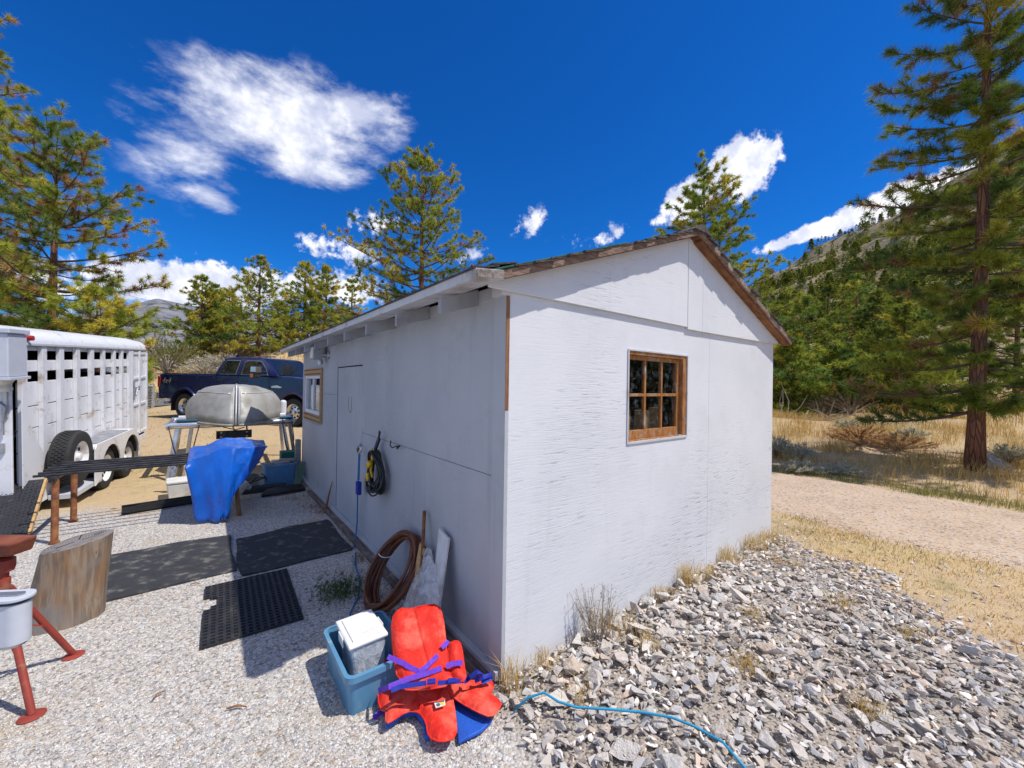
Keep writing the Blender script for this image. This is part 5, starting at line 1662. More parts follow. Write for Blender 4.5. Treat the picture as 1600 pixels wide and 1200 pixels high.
# rear side door with two tall panels and a latch
dd = MB().box(3.70, 4.60, -.030, -.002, .42, 2.12)
dd = dd.build('side_door', 'trailer_white', trl_, bevel=0.005)
for x_ in (3.68, 4.10, 4.55):
    MB().box(x_, x_ + .075, -.062, -.031, .40, 2.14).build('door_stile', 'trailer_white', dd, bevel=0.004)
for z_ in (.40, 1.0, 1.55, 2.07):
    MB().box(3.757, 4.098, -.05, -.0305, z_, z_ + .05).box(4.177, 4.548, -.05, -.0305, z_, z_ + .05).build('door_rail', 'trailer_white', dd, bevel=0.003)
MB().box(3.80, 4.02, -.085, -.063, 1.33, 1.40).tube([(3.78, -.09, 1.25), (3.86, -.10, 1.38), (3.98, -.09, 1.42)], .014, 7).tube([(3.72, -.08, 1.15), (3.72, -.08, 1.55)], .012, 7).build('latch', 'galv', dd, bevel=0.002)
# rounded roof
rp2 = [(-.05, 2.16), (-.055, 2.20), (-.03, 2.27), (.05, 2.345), (.25, 2.40), (.95, 2.435), (1.65, 2.40), (1.85, 2.345), (1.93, 2.27), (1.955, 2.20), (1.95, 2.16)]
rows_ = []
for x_, sc_ in ((.0, 1), (TL - .25, 1), (TL - .10, .985), (TL - .02, .94), (TL + .02, .82), (TL + .03, .6)):
    rows_.append([(x_, .95 + (y - .95) * (1 if sc_ > .9 else .985), 2.16 + (z - 2.16) * (1 if sc_ == 1 else sc_)) for y, z in rp2])
rf = MB().grid(rows_)
rf.f.append(tuple(range(len(rp2))))
rf.f.append(tuple(range(len(rf.v) - len(rp2), len(rf.v))))
rfo = rf.build('roof', 'trailer_white', trl_, smooth=True)
MB().box(.02, TL, -.062, -.050, 2.165, 2.195).build('drip_rail', 'trailer_grey', rfo, bevel=0.003)
MB().lathe([(.0, .05), (.03, .045), (.035, .0), (.04, -.01)], 12, Matrix.Translation((.16, -.06, 2.255)) @ Matrix.Rotation(math.pi / 2, 4, 'X')).build('marker_lamp', 'red_lens', rfo, smooth=True)
MB().lathe([(.0, .05), (.03, .045), (.035, .0), (.04, -.01)], 12, Matrix.Translation((TL - .06, -.06, 2.23)) @ Matrix.Rotation(math.pi / 2, 4, 'X')).build('marker_lamp', 'rust', rfo, smooth=True)
# front wall (its frame, panels, latch bars), rear frame, floor
fw = MB().box(-.02, .012, .03, TW - .03, .36, 2.16).build('front_wall', 'trailer_white', trl_, bevel=0.004)
for (y0, y1, z0, z1) in ((.0, .14, .34, 2.15), (TW - .14, TW, .34, 2.15), (.141, TW - .141, 2.05, 2.15), (.141, TW - .141, 1.52, 1.62), (.141, TW - .141, .98, 1.06), (.141, TW - .141, .34, .44)):
    MB().box(-.055, -.021, y0, y1, z0, z1).build('frame_bar', 'trailer_white', fw, bevel=0.006)
MB().box(-.09, -.056, .02, .07, 1.30, 1.62).tube([(-.10, .05, 1.25), (-.11, .02, 1.42), (-.10, .09, 1.50)], .014, 7).tube([(-.08, .055, 1.1), (-.08, .055, 1.72)], .012, 7).build('latch', 'galv', fw, bevel=0.003)
MB().box(-.085, -.056, .05, .09, .88, 1.0).build('hinge', 'galv', fw, bevel=0.004)
MB().box(TL - .025, TL, 0.03, TW - .03, .36, 1.66).box(TL - .025, TL, 0.9, TW - .03, 1.66, 2.15).box(TL - .024, TL, 0.03, .9, 1.84, 2.15).build('rear_gate', 'trailer_white', trl_)
MB().box(TL - .03, TL - .026, 0.035, TW - .035, .36, 1.66).box(TL - .03, TL - .026, .035, TW - .035, 1.84, 2.14).build('interior_dark_sheet', 'dark_inside', trl_)  # same added dark sheet on the gate, in place of interior shade
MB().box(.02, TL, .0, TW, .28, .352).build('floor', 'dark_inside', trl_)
MB().prism([(.02, 1.45), (.02, .12), (.80, .12), (.70, .42)], -.055, -.047, lambda p, q, t: (p, t, q)).build('side_gusset', 'trailer_white', trl_, bevel=0.004)
MB().box(.0, TL, -.035, .03, .22, .335).build('frame_rail', 'trailer_white', trl_, bevel=0.005)
MB().box(.55, 1.42, -.32, -.06, .10, .17).build('step', 'trailer_grey', trl_, bevel=0.006)
# storage box hung on the front and its cap
sbx = MB().box(-.42, -.06, -.14, .75, 1.80, 2.29).build('front_box', 'trailer_grey', trl_, bevel=0.012)
MB().box(-.44, -.04, -.16, .77, 2.291, 2.345).build('box_cap', 'trailer_grey', sbx, bevel=0.008)
MB().box(-.44, -.04, -.16, .77, 1.765, 1.799).build('box_lip', 'trailer_grey', sbx, bevel=0.004)
MB().lathe([(.05, 1.62), (.06, 1.66), (.04, 1.70), (.08, 1.764)], 14, Matrix.Translation((-.20, -.02, 0)), cap=True).build('vent', 'pvc_cream', sbx, smooth=True)
# fender over the tandem axle
def arch(cx, cz, r, n=14, a0=180, a1=0):
    return [(cx + r * math.cos(R(a0 + (a1 - a0) * k / n)), cz + r * math.sin(R(a0 + (a1 - a0) * k / n))) for k in range(n + 1)]


WX1, WX2, WZ = 1.72, 2.62, .235
out = [(1.12, .10), (1.12, .66), (1.17, .72), (2.55, .72)] + arch(2.62, .28, .45, 10, 80, 8) + [(3.08, .12)]
inn = arch(WX2, WZ, .385, 12, -14, 180)[0:13] + arch(WX1, WZ, .385, 12, 0, 190)
fpoly = out + [p for p in inn]
fd = MB().prism(fpoly, -.345, -.325, lambda p, q, t: (p, t, q)).build('fender_skirt', 'trailer_white', trl_, bevel=0.004)
rows_ = [[(p, -.335, q) for p, q in out[1:]], [(p, -.06, q) for p, q in out[1:]]]
MB().grid(rows_).build('fender_top', 'trailer_white', trl_, smooth=True, solid=.012)
MB().box(1.2, 2.5, -.325, -.07, .7275, .7305).build('fender_plate', 'galv', trl_)
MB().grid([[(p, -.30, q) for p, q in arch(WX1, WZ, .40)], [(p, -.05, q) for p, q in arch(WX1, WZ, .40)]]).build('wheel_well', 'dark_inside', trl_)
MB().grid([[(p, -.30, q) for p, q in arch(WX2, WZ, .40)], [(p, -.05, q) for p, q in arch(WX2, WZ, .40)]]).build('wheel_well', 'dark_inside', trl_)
rotm = Matrix.Rotation(math.pi / 2, 4, 'X')           # wheel axis to local -y, the side towards the camera
for x_, z_ in ((WX1, .335 - .098), (WX2, .335 - .148)):
    wheel_parts(trl_, Matrix.Translation((x_, -.19, z_)) @ rotm, .335, .20, .205, 'trailer_white')
    wheel_parts(trl_, Matrix.Translation((x_, TW + .12, z_)) @ Matrix.Rotation(-math.pi / 2, 4, 'X'), .335, .20, .205, 'trailer_white', tread=False)
wheel_parts(trl_, Matrix.Translation((.80, -.20, .62)) @ rotm, .37, .23, .215, 'trailer_white', 'spare_wheel')
MB().tube([(.80, -.10, .62), (.80, .0, .62)], .05, 12).build('spare_mount', 'galv', trl_)
MB().tube([(.0, .5, .25), (-1.3, .95, .24)], .05, 8).tube([(.0, 1.4, .25), (-1.3, .95, .24)], .05, 8).build('tongue', 'trailer_grey', trl_)
MB().tube([(-1.1, .95, .26), (-1.1, .95, -.02)], .03, 8).tube([(-1.1, .95, -.03), (-1.1, .95, .0)], .09, 12).build('jack', 'galv', trl_)

# black checker-plate panel leaning in front of the trailer
pa_, pb_, pc_, pd_ = G(-60, 760, .48), G(72, 748, .50), G(45, 835, .02), G(-110, 880, .02)
nrm = (pb_ - pa_).cross(pd_ - pa_).normalized()
if nrm.z < 0:
    nrm = -nrm
plt = empty('checker_plate', (0, 0, 0), (0, 0, 0), 'black checker plate ramp with wooden edge at the left', 'ramp')
MB().hexa([pa_ - nrm * .02, pb_ - nrm * .02, pc_ - nrm * .02, pd_ - nrm * .02, pa_, pb_, pc_, pd_]).build('plate', 'diamond_plate', plt)
MB().bar(pb_ - nrm * .012, pc_ - nrm * .012, .022, .045, nrm).build('edge_strip', 'pale_pine', plt)
lug = MB()
NU, NV = 17, 20
for i in range(NU):
    for j in range(NV):
        s, t = (i + .5) / NU, (j + .5) / NV
        c = (pa_ * (1 - s) + pb_ * s) * (1 - t) + (pd_ * (1 - s) + pc_ * s) * t
        e1 = ((pb_ - pa_).normalized() + (pd_ - pa_).normalized() * (1 if (i + j) % 2 else -1)).normalized()
        lug.bar(c - e1 * .016 + nrm * .0015, c + e1 * .016 + nrm * .0015, .007, .003, nrm)
lg_ = lug.build('lug', 'diamond_plate', plt)
lg_['kind'] = 'stuff'
MB().box(-.04, .04, -.04, .04, 0, .47).build('prop', 'grey_lumber', plt, bevel=0.004, loc=((pa_ + pb_) / 2 + Vector((0, .06, -(pa_.z + pb_.z) / 2))))

# ------------------------------------------------------------------ pickup truck
fwp, rwp = D(460, 652, 12.4), D(291, 631, 13.55)
hd_ = Vector((fwp.x - rwp.x, fwp.y - rwp.y, 0)).normalized()
lat = Vector((-hd_.y, hd_.x, 0))                       # towards the far side
zr, zf = tz(rwp.x, rwp.y), tz(fwp.x, fwp.y)
tro = rwp + lat * .90
truck = empty('pickup_truck', (tro.x, tro.y, zr + .0), (0, -math.atan2(zf - zr, 4.37), math.atan2(hd_.y, hd_.x)), 'dark blue four-door pickup truck parked behind the boat', 'pickup truck')
truck.scale = (1.0, 1.0, 1.05)
WBASE = (fwp - rwp).length
AXF = WBASE
HB = .98


def taper(p, q, t):
    """body side: widest at the waist, drawn in towards the sill and the rail"""
    k = 1 - .035 * max(0, (q - 1.05) / .4) - .03 * max(0, (.9 - q) / .35)
    return (p, t * k, q)


low = [(-1.20, .66), (-.58, .62)] + arch(0, .43, .53, 12, 160, 20) + [(.62, .58), (AXF - .62, .58)] + arch(AXF, .43, .53, 12, 160, 20) + [(AXF + .60, .60), (AXF + .92, .66)]
topb = [(AXF + .96, 1.10), (AXF + .90, 1.30), (AXF + .80, 1.375), (AXF - .1, 1.46), (AXF - .62, 1.49), (3.6, 1.47), (1.30, 1.47), (1.26, 1.47), (1.25, 1.40), (1.21, 1.40), (1.20, 1.455), (-1.15, 1.455), (-1.21, 1.43), (-1.22, .95)]
prof_ = low + topb
nP = len(prof_)
lays = []
for yy, ins in ((-HB, .03), (-HB + .035, .008), (-HB + .09, 0), (HB - .09, 0), (HB - .035, .008), (HB, .03)):
    cx_, cz_ = 2.0, 1.0
    lays.append([taper(p + (ins * 1.0 if p < -1 else (-ins if p > AXF + .7 else 0)), q - (ins if q > 1.2 else -ins * .3 if q < .7 else 0), yy) for p, q in prof_])
bd = MB()
for l_ in lays:
    bd.v += l_
for i in range(len(lays) - 1):
    for j in range(nP):
        bd.f.append((i * nP + j, i * nP + (j + 1) % nP, (i + 1) * nP + (j + 1) % nP, (i + 1) * nP + j))
bd.f.append(tuple(range(nP)))
bd.f.append(tuple(range((len(lays) - 1) * nP, len(lays) * nP)))
body = bd.build('body', 'truck_blue', truck, smooth=True)
# cab
CB = [(1.27, 1.46), (1.34, 1.70), (1.50, 1.99), (1.68, 2.035), (2.9, 2.04), (3.10, 2.01), (3.48, 1.76), (3.86, 1.47)]


def cabp(p, q, t):
    return (p, t * (1 - .20 * (q - 1.46) / .58), q)


cab = MB()
lays = []
for yy, ins in ((-.95, .03), (-.91, .0), (.91, .0), (.95, .03)):
    lays.append([cabp(p, q - (ins if q > 1.9 else 0), yy) for p, q in CB])
for l_ in lays:
    cab.v += l_
nC = len(CB)
for i in range(3):
    for j in range(nC):
        cab.f.append((i * nC + j, i * nC + (j + 1) % nC, (i + 1) * nC + (j + 1) % nC, (i + 1) * nC + j))
cab.f.append(tuple(range(nC)))
cab.f.append(tuple(range(3 * nC, 4 * nC)))
cabo = cab.build('cab', 'truck_blue', truck, smooth=True, bevel=0.015)


def side_quad(poly, off, sgn, th=.006):
    return MB().prism(poly, 0, th, lambda p, q, t: (cabp(p, q, sgn * (.951 + off))[0], cabp(p, q, sgn * (.951 + off))[1] + sgn * t, q))


rw_ = [(1.47, 1.50), (2.13, 1.50), (2.16, 1.92), (1.62, 1.925), (1.55, 1.86)]
fw_ = [(2.37, 1.50), (3.42, 1.50), (3.30, 1.68), (3.06, 1.88), (2.93, 1.92), (2.46, 1.92), (2.40, 1.86)]
grow_ = lambda poly, g: [((p - sum(a for a, b in poly) / len(poly)) * (1 + g / .4) + sum(a for a, b in poly) / len(poly), (q - 1.71) * (1 + g / .21) + 1.71) for p, q in poly]
for sg in (-1, 1):
    for poly in (rw_, fw_):
        wd = side_quad(poly, .003, sg).build('side_window', 'auto_glass', truck)
        side_quad(grow_(poly, .016), -.001, sg, .003).build('window_trim', 'window_trim', wd)
ws = MB().hexa([(3.145, -.70, 1.975), (3.845, -.87, 1.49), (3.845, .87, 1.49), (3.145, .70, 1.975), (3.165, -.70, 1.99), (3.865, -.87, 1.502), (3.865, .87, 1.502), (3.165, .70, 1.99)])
ws.build('windshield', 'auto_glass', truck)
MB().hexa([(1.33, -.72, 1.60), (1.44, -.66, 1.93), (1.44, .66, 1.93), (1.33, .72, 1.60), (1.32, -.72, 1.60), (1.43, -.66, 1.93), (1.43, .66, 1.93), (1.32, .72, 1.60)]).build('rear_window', 'auto_glass', truck)
MB().box(-1.15, 1.18, -.90, .90, 1.457, 1.478).build('bed_cover', 'truck_trim', truck, bevel=0.008)
for sg in (-1, 1):
    for cx_ in (0, AXF):
        MB().grid([[(p, sg * (HB + dy), q) for p, q in arch(cx_, .43, rr2, 16, 172, 8)] for rr2, dy in ((.525, -.03), (.53, .035), (.585, .045), (.61, .0), (.61, -.04))]).build('fender_flare', 'truck_blue', truck, smooth=True)
        MB().grid([[(p, sg * yy, q) for p, q in arch(cx_, .43, .52, 16, 180, 0)] for yy in (HB - .01, HB - .42)]).build('wheel_well', 'dark_gap', truck)
    for x_ in (2.23, 3.50, 1.33):
        MB().box(x_, x_ + .008, sg * (HB - .004) - .004, sg * (HB - .004) + .004, .66, 1.44).build('door_seam', 'dark_gap', truck)
    for x_ in (1.42, 2.42):
        MB().box(x_, x_ + .20, sg * (HB - .01) - .02, sg * (HB - .01) + .02, 1.28, 1.32).build('door_handle', 'truck_trim', truck, bevel=0.008)
    MB().box(.66, AXF - .66, sg * (HB + .02) - .05, sg * (HB + .02) + .05, .47, .53).build('running_board', 'truck_trim', truck, bevel=0.01)
    mr = MB().box(3.25, 3.43, sg * 1.30 - .10, sg * 1.30 + .10, 1.40, 1.74).build('mirror', 'truck_trim', truck, bevel=0.03)
    MB().box(3.44, 3.455, sg * 1.30 - .095, sg * 1.30 + .095, 1.56, 1.735).build('mirror_cap', 'chrome', mr, bevel=0.006)
    MB().box(3.251 - .006, 3.249, sg * 1.30 - .085, sg * 1.30 + .085, 1.44, 1.70).build('mirror_face', 'mirror_glass', mr)
    MB().box(3.26, 3.46, sg * 1.30 - .105, sg * 1.30 - .098, 1.58, 1.73).box(3.26, 3.46, sg * 1.30 + .098, sg * 1.30 + .105, 1.58, 1.73).build('mirror_cap', 'chrome', mr)
    MB().box(3.24, 3.36, sg * 1.30 - .106, sg * 1.30 + .106, 1.42, 1.53).build('mirror_lamp', 'amber_lens', mr, bevel=0.01)
    MB().tube([(3.34, sg * 1.22, 1.47), (3.38, sg * .95, 1.50)], .022, 8).tube([(3.34, sg * 1.22, 1.60), (3.36, sg * .92, 1.60)], .022, 8).build('mirror_arm', 'truck_trim', mr)
    MB().box(-1.245, -1.14, sg * (HB - .10) - .10, sg * (HB - .10) + .105, 1.00, 1.36).build('tail_lamp', 'red_lens', truck, bevel=0.015)
    MB().box(AXF + .86, AXF + .99, sg * (HB - .17) - .16, sg * (HB - .17) + .15, 1.0, 1.27).build('headlamp', 'mirror_glass', truck, bevel=0.02)
    q_ = -math.pi / 2 if sg > 0 else math.pi / 2
    for cx_ in (0, AXF):
        wheel_parts(truck, Matrix.Translation((cx_, sg * (HB - .13), .415)) @ Matrix.Rotation(q_, 4, 'X'), .415, .27, .245, 'chrome', tread=False)
    MB().prism([(AXF - .86, 1.17), (AXF - .64, 1.20), (AXF - .44, 1.15), (AXF - .52, 1.12), (AXF - .70, 1.125), (AXF - .86, 1.12)], 0, .006, lambda p, q, t: (p, sg * (HB - .012 + t), q)).build('fender_badge', 'chrome', truck)
MB().box(-1.33, -1.20, -.96, .96, .62, .80).build('rear_bumper', 'chrome', truck, bevel=0.02)
MB().box(AXF + .88, AXF + 1.05, -.98, .98, .60, .86).build('front_bumper', 'chrome', truck, bevel=0.03)
MB().box(AXF + .88, AXF + .975, -.62, .62, .92, 1.28).build('grille', 'chrome', truck, bevel=0.01)
MB().box(.55, AXF - .5, -.5, .5, .40, .62).box(-1.1, .5, -.42, .42, .45, .62).build('chassis', 'dark_gap', truck)
MB().tube([(0, -.8, .415), (0, .8, .415)], .07, 10).tube([(AXF, -.8, .415), (AXF, .8, .415)], .07, 10).build('axle', 'truck_trim', truck)
MB().box(-1.48, -1.33, -.05, .05, .50, .58).tube([(-1.2, -.6, .48), (-1.42, -.62, .46)], .04, 10).build('hitch', 'galv', truck)
MB().box(.60, .62, -HB + .02, -HB + .30, .30, .62).box(-.62, -.60, -HB + .02, -HB + .30, .25, .62).build('mud_flap', 'truck_trim', truck)
fc = bpy.data.curves.new('decal_text', 'FONT')
fc.body = '4x4'
fc.size = .26
fc.shear = .35
fc.extrude = .001
fo = bpy.data.objects.new('tmp_text', fc)
COL.objects.link(fo)
dg = bpy.context.evaluated_depsgraph_get()
tme = bpy.data.meshes.new_from_object(fo.evaluated_get(dg))
bpy.data.objects.remove(fo)
tme.name = 'decal'
pm('decal_grey', (0.42, 0.43, 0.45), None, 0.5, 10)
tme.materials.clear()
dc = link('decal', tme, 'decal_grey', truck, (-1.06, -HB * .975 - .012, 1.14), (R(90), 0, 0))

# ------------------------------------------------------------------ guard rail by the paved road, overhead wire
ga, gb_ = D(225, 612, 17.6), D(253, 612, 17.2)
gdir = Vector((gb_.x - ga.x, gb_.y - ga.y, 0)).normalized()
gr = empty('guard_rail', (ga.x, ga.y, tz(ga.x, ga.y)), (0, 0, math.atan2(gdir.y, gdir.x)), 'stack of galvanised corrugated guard rails beside the road', 'guard rail')
for k in range(4):
    z0 = .12 + k * .235
    pr = []
    for q in range(15):
        pr.append((-.045 * abs(math.sin(q / 14 * 2 * math.pi)) ** .8 * (1 if q else 1), z0 + .21 * q / 14))
    MB().grid([[(x_, yy, zz) for yy, zz in pr] for x_ in (-3.4, .62)]).build('rail', 'rail_galv', gr, smooth=True, solid=.006)
for x_ in (-3.0, -1.2, .35):
    MB().box(x_, x_ + .12, .02, .14, -.3, 1.08).build('post', 'grey_lumber', gr)
wa, wb_ = D(60, 420, 62), D(420, 498, 95)
pts = [wa.lerp(wb_, t) + Vector((0, 0, -1.6 * math.sin(math.pi * t))) for t in np.linspace(-.6, 1.6, 30)]
tag(MB().tube(pts, .022, 5).build('power_line', 'wire_black', smooth='all'), 'thin overhead power line against the low clouds', 'cable')


# ------------------------------------------------------------------ pines
GREENS = np.array([(.335, .360, .055), (.225, .285, .050), (.500, .430, .070), (.150, .215, .055)])
DEAD = np.array([(.46, .26, .10), (.52, .35, .16), (.34, .19, .10)])


def unit(v):
    return v / np.maximum(np.linalg.norm(v, axis=-1, keepdims=True), 1e-9)


def needles(C, Dr, colr, npt, length, width, r, bias=.75, back=.40):
    n = len(C)
    d = unit(Dr)[:, None, :] * bias + r.normal(size=(n, npt, 3)) * .62
    d = unit(d)
    u = r.uniform(-back, .25, (n, npt, 1))
    base = C[:, None, :] + unit(Dr)[:, None, :] * u * length
    ln = length * r.uniform(.6, 1.1, (n, npt, 1))
    tip = base + d * ln
    tip[..., 2] -= ln[..., 0] * .10
    sd = unit(np.cross(d, r.normal(size=(n, npt, 3)))) * width / 2
    V = np.stack([base - sd, base + sd, tip], 2).reshape(-1, 3)
    c = colr[:, None, :] * r.uniform(.72, 1.28, (n, npt, 1))
    c = np.repeat(c.reshape(-1, 3), 3, axis=0)
    F = np.arange(len(V)).reshape(-1, 3)
    return V, F, c


def pine(name, base, H, Rc, cb, seed, label, npt=40, nl=.2, nw=.008, whorls=16, per=5, twigs=6, r0=None, lean=(0, 0), deadf=.07, group=None,
         bright=1.0, cat='pine tree', shape=.75, twig_r=True, sink=.1, tuftx=2, yellow=.25, prune=None):
    r = np.random.default_rng(seed)
    r0 = r0 or H * .016 + .03
    root = empty(name, base, (0, 0, 0), label, cat, group)
    tr = MB()
    wx, wy = r.uniform(-.12, .12, 2)
    zs = np.linspace(0, 1, 12)
    cen = lambda t: Vector((lean[0] * t * H + wx * math.sin(3 * t) * H * .06, lean[1] * t * H + wy * math.sin(2.6 * t + 1) * H * .06, H * t - sink))
    tr.tube([cen(t) for t in zs], [r0 * (1.25 if t == 0 else 1) * (1 - t) ** .8 + .006 for t in zs], 14)
    tr.build('trunk', 'bark', root, smooth='all')
    bm_ = MB()
    C, Dd, cols = [], [], []
    for i in range(whorls):
        t0 = cb + (0.985 - cb) * (i + r.uniform(.1, .9)) / whorls
        tc_ = (t0 - cb) / (1 - cb)
        nbr = max(2, int(per + r.integers(-1, 2)))
        a0 = r.uniform(0, 6.28)
        for q in range(nbr):
            az = a0 + 6.28 * q / nbr + r.uniform(-.4, .4)
            sh = (.72 + .28 * min(1, tc_ / .28)) * min(1, (1 - tc_) / .72) ** shape + .06
            ln = Rc * sh * r.uniform(.55, 1.15)
            if prune and t0 * H < 8.5 and math.cos(az) * prune[0] + math.sin(az) * prune[1] > .25:
                ln *= .35
            el = R(-14 + 58 * tc_ ** 1.2 + r.uniform(-12, 12))
            dirh = np.array((math.cos(az), math.sin(az), 0.0))
            st = np.array(cen(min(.99, t0 + r.uniform(-.012, .012))))
            sp = np.linspace(0, 1, 6)
            bend = r.uniform(-.25, .25)
            perp = np.array((-dirh[1], dirh[0], 0))
            P = [st + dirh * ln * math.cos(el) * s + perp * bend * ln * s * s + np.array((0, 0, ln * (math.sin(el) * s - .16 * s + .26 * s * s))) for s in sp]
            br_ = max(.006, r0 * .30 * (ln / Rc) * (1 - .4 * tc_))
            bm_.tube(P, [br_ * (1 - .8 * s) + .003 for s in sp], 5, cap=False)
            C.append(P[-1]); Dd.append(P[-1] - P[-2])
            isdead = r.random() < deadf * (1.6 - tc_)
            base_col = GREENS[r.choice(4, p=[.40, .25 + .1 - yellow * .4, yellow * .8, .35 - .1 - yellow * .4])] * bright
            cols.append(base_col)
            nt_ = max(2, int(round(twigs * ln / Rc + r.uniform(-.5, 1.2))))
            for k in range(nt_):
                s = .22 + .76 * (k + r.random()) / nt_
                ii = min(4, int(s * 5))
                fr = s * 5 - ii
                pp = P[ii] * (1 - fr) + P[ii + 1] * fr
                tl = ln * .30 * (1.15 - .45 * s) * r.uniform(.6, 1.3)
                sd = 1 if r.random() < .5 else -1
                td = unit(dirh * .55 + perp * sd * r.uniform(.35, 1.1) + np.array((0, 0, r.uniform(-.15, .75))))
                te = pp + td * tl
                if twig_r:
                    mid = pp + td * tl * .55 + np.array((0, 0, -.06 * tl))
                    bm_.tube([pp, mid, te], [br_ * .35 + .003, br_ * .25 + .002, .003], 4, cap=False)
                for w in range(tuftx):
                    cpt = te - td * tl * (.0 + .42 * w) + r.normal(size=3) * .04 * tl
                    C.append(cpt); Dd.append(td + np.array((0, 0, .35)))
                    c_ = base_col * r.uniform(.75, 1.2)
                    if r.random() < deadf or (isdead and r.random() < .4):
                        c_ = DEAD[r.integers(3)] * r.uniform(.7, 1.15)
                    cols.append(c_)
    C.append(np.array(cen(1.0))); Dd.append(np.array((0, 0, 1.0))); cols.append(GREENS[0] * bright)
    bm_.build('branches', 'branch_bark', root, smooth='all')
    V, F, c = needles(np.array(C), np.array(Dd), np.array(cols), npt, nl, nw, r, .62, .25)
    link('crown', raw_mesh('crown', V, F, c), 'needles', root)
    return root


def at_ground(px, py, depth):
    p = D(px, py, depth)
    return Vector((p.x, p.y, tz(p.x, p.y)))


def top_h(px, py, depth, gz):
    return D(px, py, depth).z - gz


def place_pine(name, px, ytop, depth, Rc, label, seed, **kw):
    g = at_ground(px, 590, depth)
    return pine(name, g, top_h(px, ytop, depth, g.z), Rc, kw.pop('cb', .08), seed, label, **kw)


# big ponderosa at the right beside the road
g = G(1524, 751)
g.z = tz(g.x, g.y)
pine('ponderosa_pine', g, 12.4, 2.0, .085, 21, 'tall ponderosa pine with red bark right of the dirt road', npt=60, nl=.23, nw=.0125, whorls=34, per=5, twigs=9, r0=.13, lean=(.012, .0), deadf=.09, bright=1.0, shape=.62, tuftx=3, yellow=.06, prune=(-.79, -.61))
# left side, behind the trailer
place_pine('ponderosa_pine', 80, 205, 13.0, 2.75, 'ragged pine with browned needles behind the white trailer', 31, cb=.17, npt=75, nl=.24, nw=.017, whorls=17, per=5, twigs=7, deadf=.19, r0=.15, shape=.38, bright=1.15, tuftx=3, yellow=.3)
place_pine('ponderosa_pine', -70, -20, 14.5, 2.5, 'tall pine cut off by the left edge of the picture', 32, cb=.12, npt=65, nl=.24, nw=.018, whorls=22, per=5, twigs=6, deadf=.18, r0=.18, shape=.45, bright=1.1, tuftx=3)
place_pine('young_pine', 150, 452, 12.0, 1.25, 'bright young pine just above the trailer roof', 33, cb=.15, npt=60, nl=.20, nw=.015, whorls=12, per=5, twigs=6, deadf=.02, bright=1.35, shape=.4, yellow=.4)
place_pine('young_pine', 40, 440, 12.5, 1.6, 'bright young pine behind the front of the trailer', 34, cb=.15, npt=60, nl=.20, nw=.015, whorls=12, per=5, twigs=6, deadf=.05, bright=1.25, shape=.4, yellow=.4)
# row on the bank behind the truck
for k, (px, yt, dep, Rc, sd, lb) in enumerate((
        (313, 428, 29.0, 1.35, 41, 'slender pine with a thin top, leftmost of the row behind the truck'),
        (334, 443, 30.0, 1.2, 42, 'slender small pine second from left behind the truck'),
        (356, 450, 30.5, 1.3, 43, 'short pine left of the full round pine behind the truck'),
        (404, 400, 26.5, 1.75, 44, 'full cone-shaped pine in the middle of the row behind the truck'),
        (474, 408, 29.0, 1.45, 45, 'open-crowned pine left of the pair above the far eave'),
        (507, 413, 30.5, 1.35, 46, 'open-crowned pine right of the pair above the far eave'))):
    place_pine('pine_tree', px, yt, dep, Rc * 1.45, lb, sd, cb=.10 if k != 3 else .06, npt=28, nl=.24, nw=.036, whorls=18, per=5, twigs=8, deadf=.03, bright=1.2, shape=.85, group='pines on the bank behind the truck', twig_r=False, yellow=.35)
place_pine('pine_tree', 437, 470, 30, 1.6, 'low pine filling the gap between round pine and far eave', 47, cb=.08, npt=28, nl=.24, nw=.036, whorls=12, per=5, twigs=5, bright=1.25, shape=.8, group='pines on the bank behind the truck', twig_r=False)
place_pine('pine_tree', 548, 430, 31, 1.5, 'low pine between the far pair and the tall pine behind the shed', 48, cb=.08, npt=28, nl=.24, nw=.036, whorls=12, per=5, twigs=5, bright=1.2, shape=.8, group='pines on the bank behind the truck', twig_r=False)
# behind the shed
place_pine('ponderosa_pine', 655, 243, 20.0, 3.9, 'large pine rising behind the middle of the shed roof', 51, cb=.16, npt=50, nl=.25, nw=.026, whorls=21, per=5, twigs=8, deadf=.09, bright=1.15, shape=.62, r0=.2, lean=(-.005, 0), tuftx=3)
place_pine('ponderosa_pine', 1098, 262, 19.0, 3.3, 'pine rising directly behind the roof ridge of the shed', 52, cb=.14, npt=50, nl=.25, nw=.026, whorls=21, per=5, twigs=8, deadf=.05, bright=1.2, shape=.6, r0=.18, lean=(-.006, 0), tuftx=3)
# wood beyond the road on the right
fr_ = [(1178, 452, 21, 2.0, 'pine at the right eave of the shed beyond the road'), (1216, 440, 25, 2.2, 'pine second from the shed in the wood beyond the road'), (1256, 428, 22, 2.1, 'dense pine in the wood left of the pale pine'),
       (1292, 415, 24, 2.3, 'tall dark pine in the middle of the wood beyond the road'), (1336, 396, 26, 2.4, 'tallest pale pine in the wood beyond the road'), (1372, 420, 21, 2.1, 'pine right of the tallest pale pine beyond the road'),
       (1412, 440, 19, 2.0, 'pine half hidden by the big ponderosa on its left'), (1455, 420, 22, 2.2, 'pine directly behind the big ponderosa trunk'), (1590, 380, 18, 2.2, 'pine behind the big ponderosa at the right edge'),
       (1235, 500, 16.5, 1.5, 'low bushy pine in front of the wood beyond the road'), (1315, 505, 17.0, 1.6, 'small pine in front of the tallest pale pine'), (1395, 520, 15.0, 1.5, 'small dark pine left of the big ponderosa')]
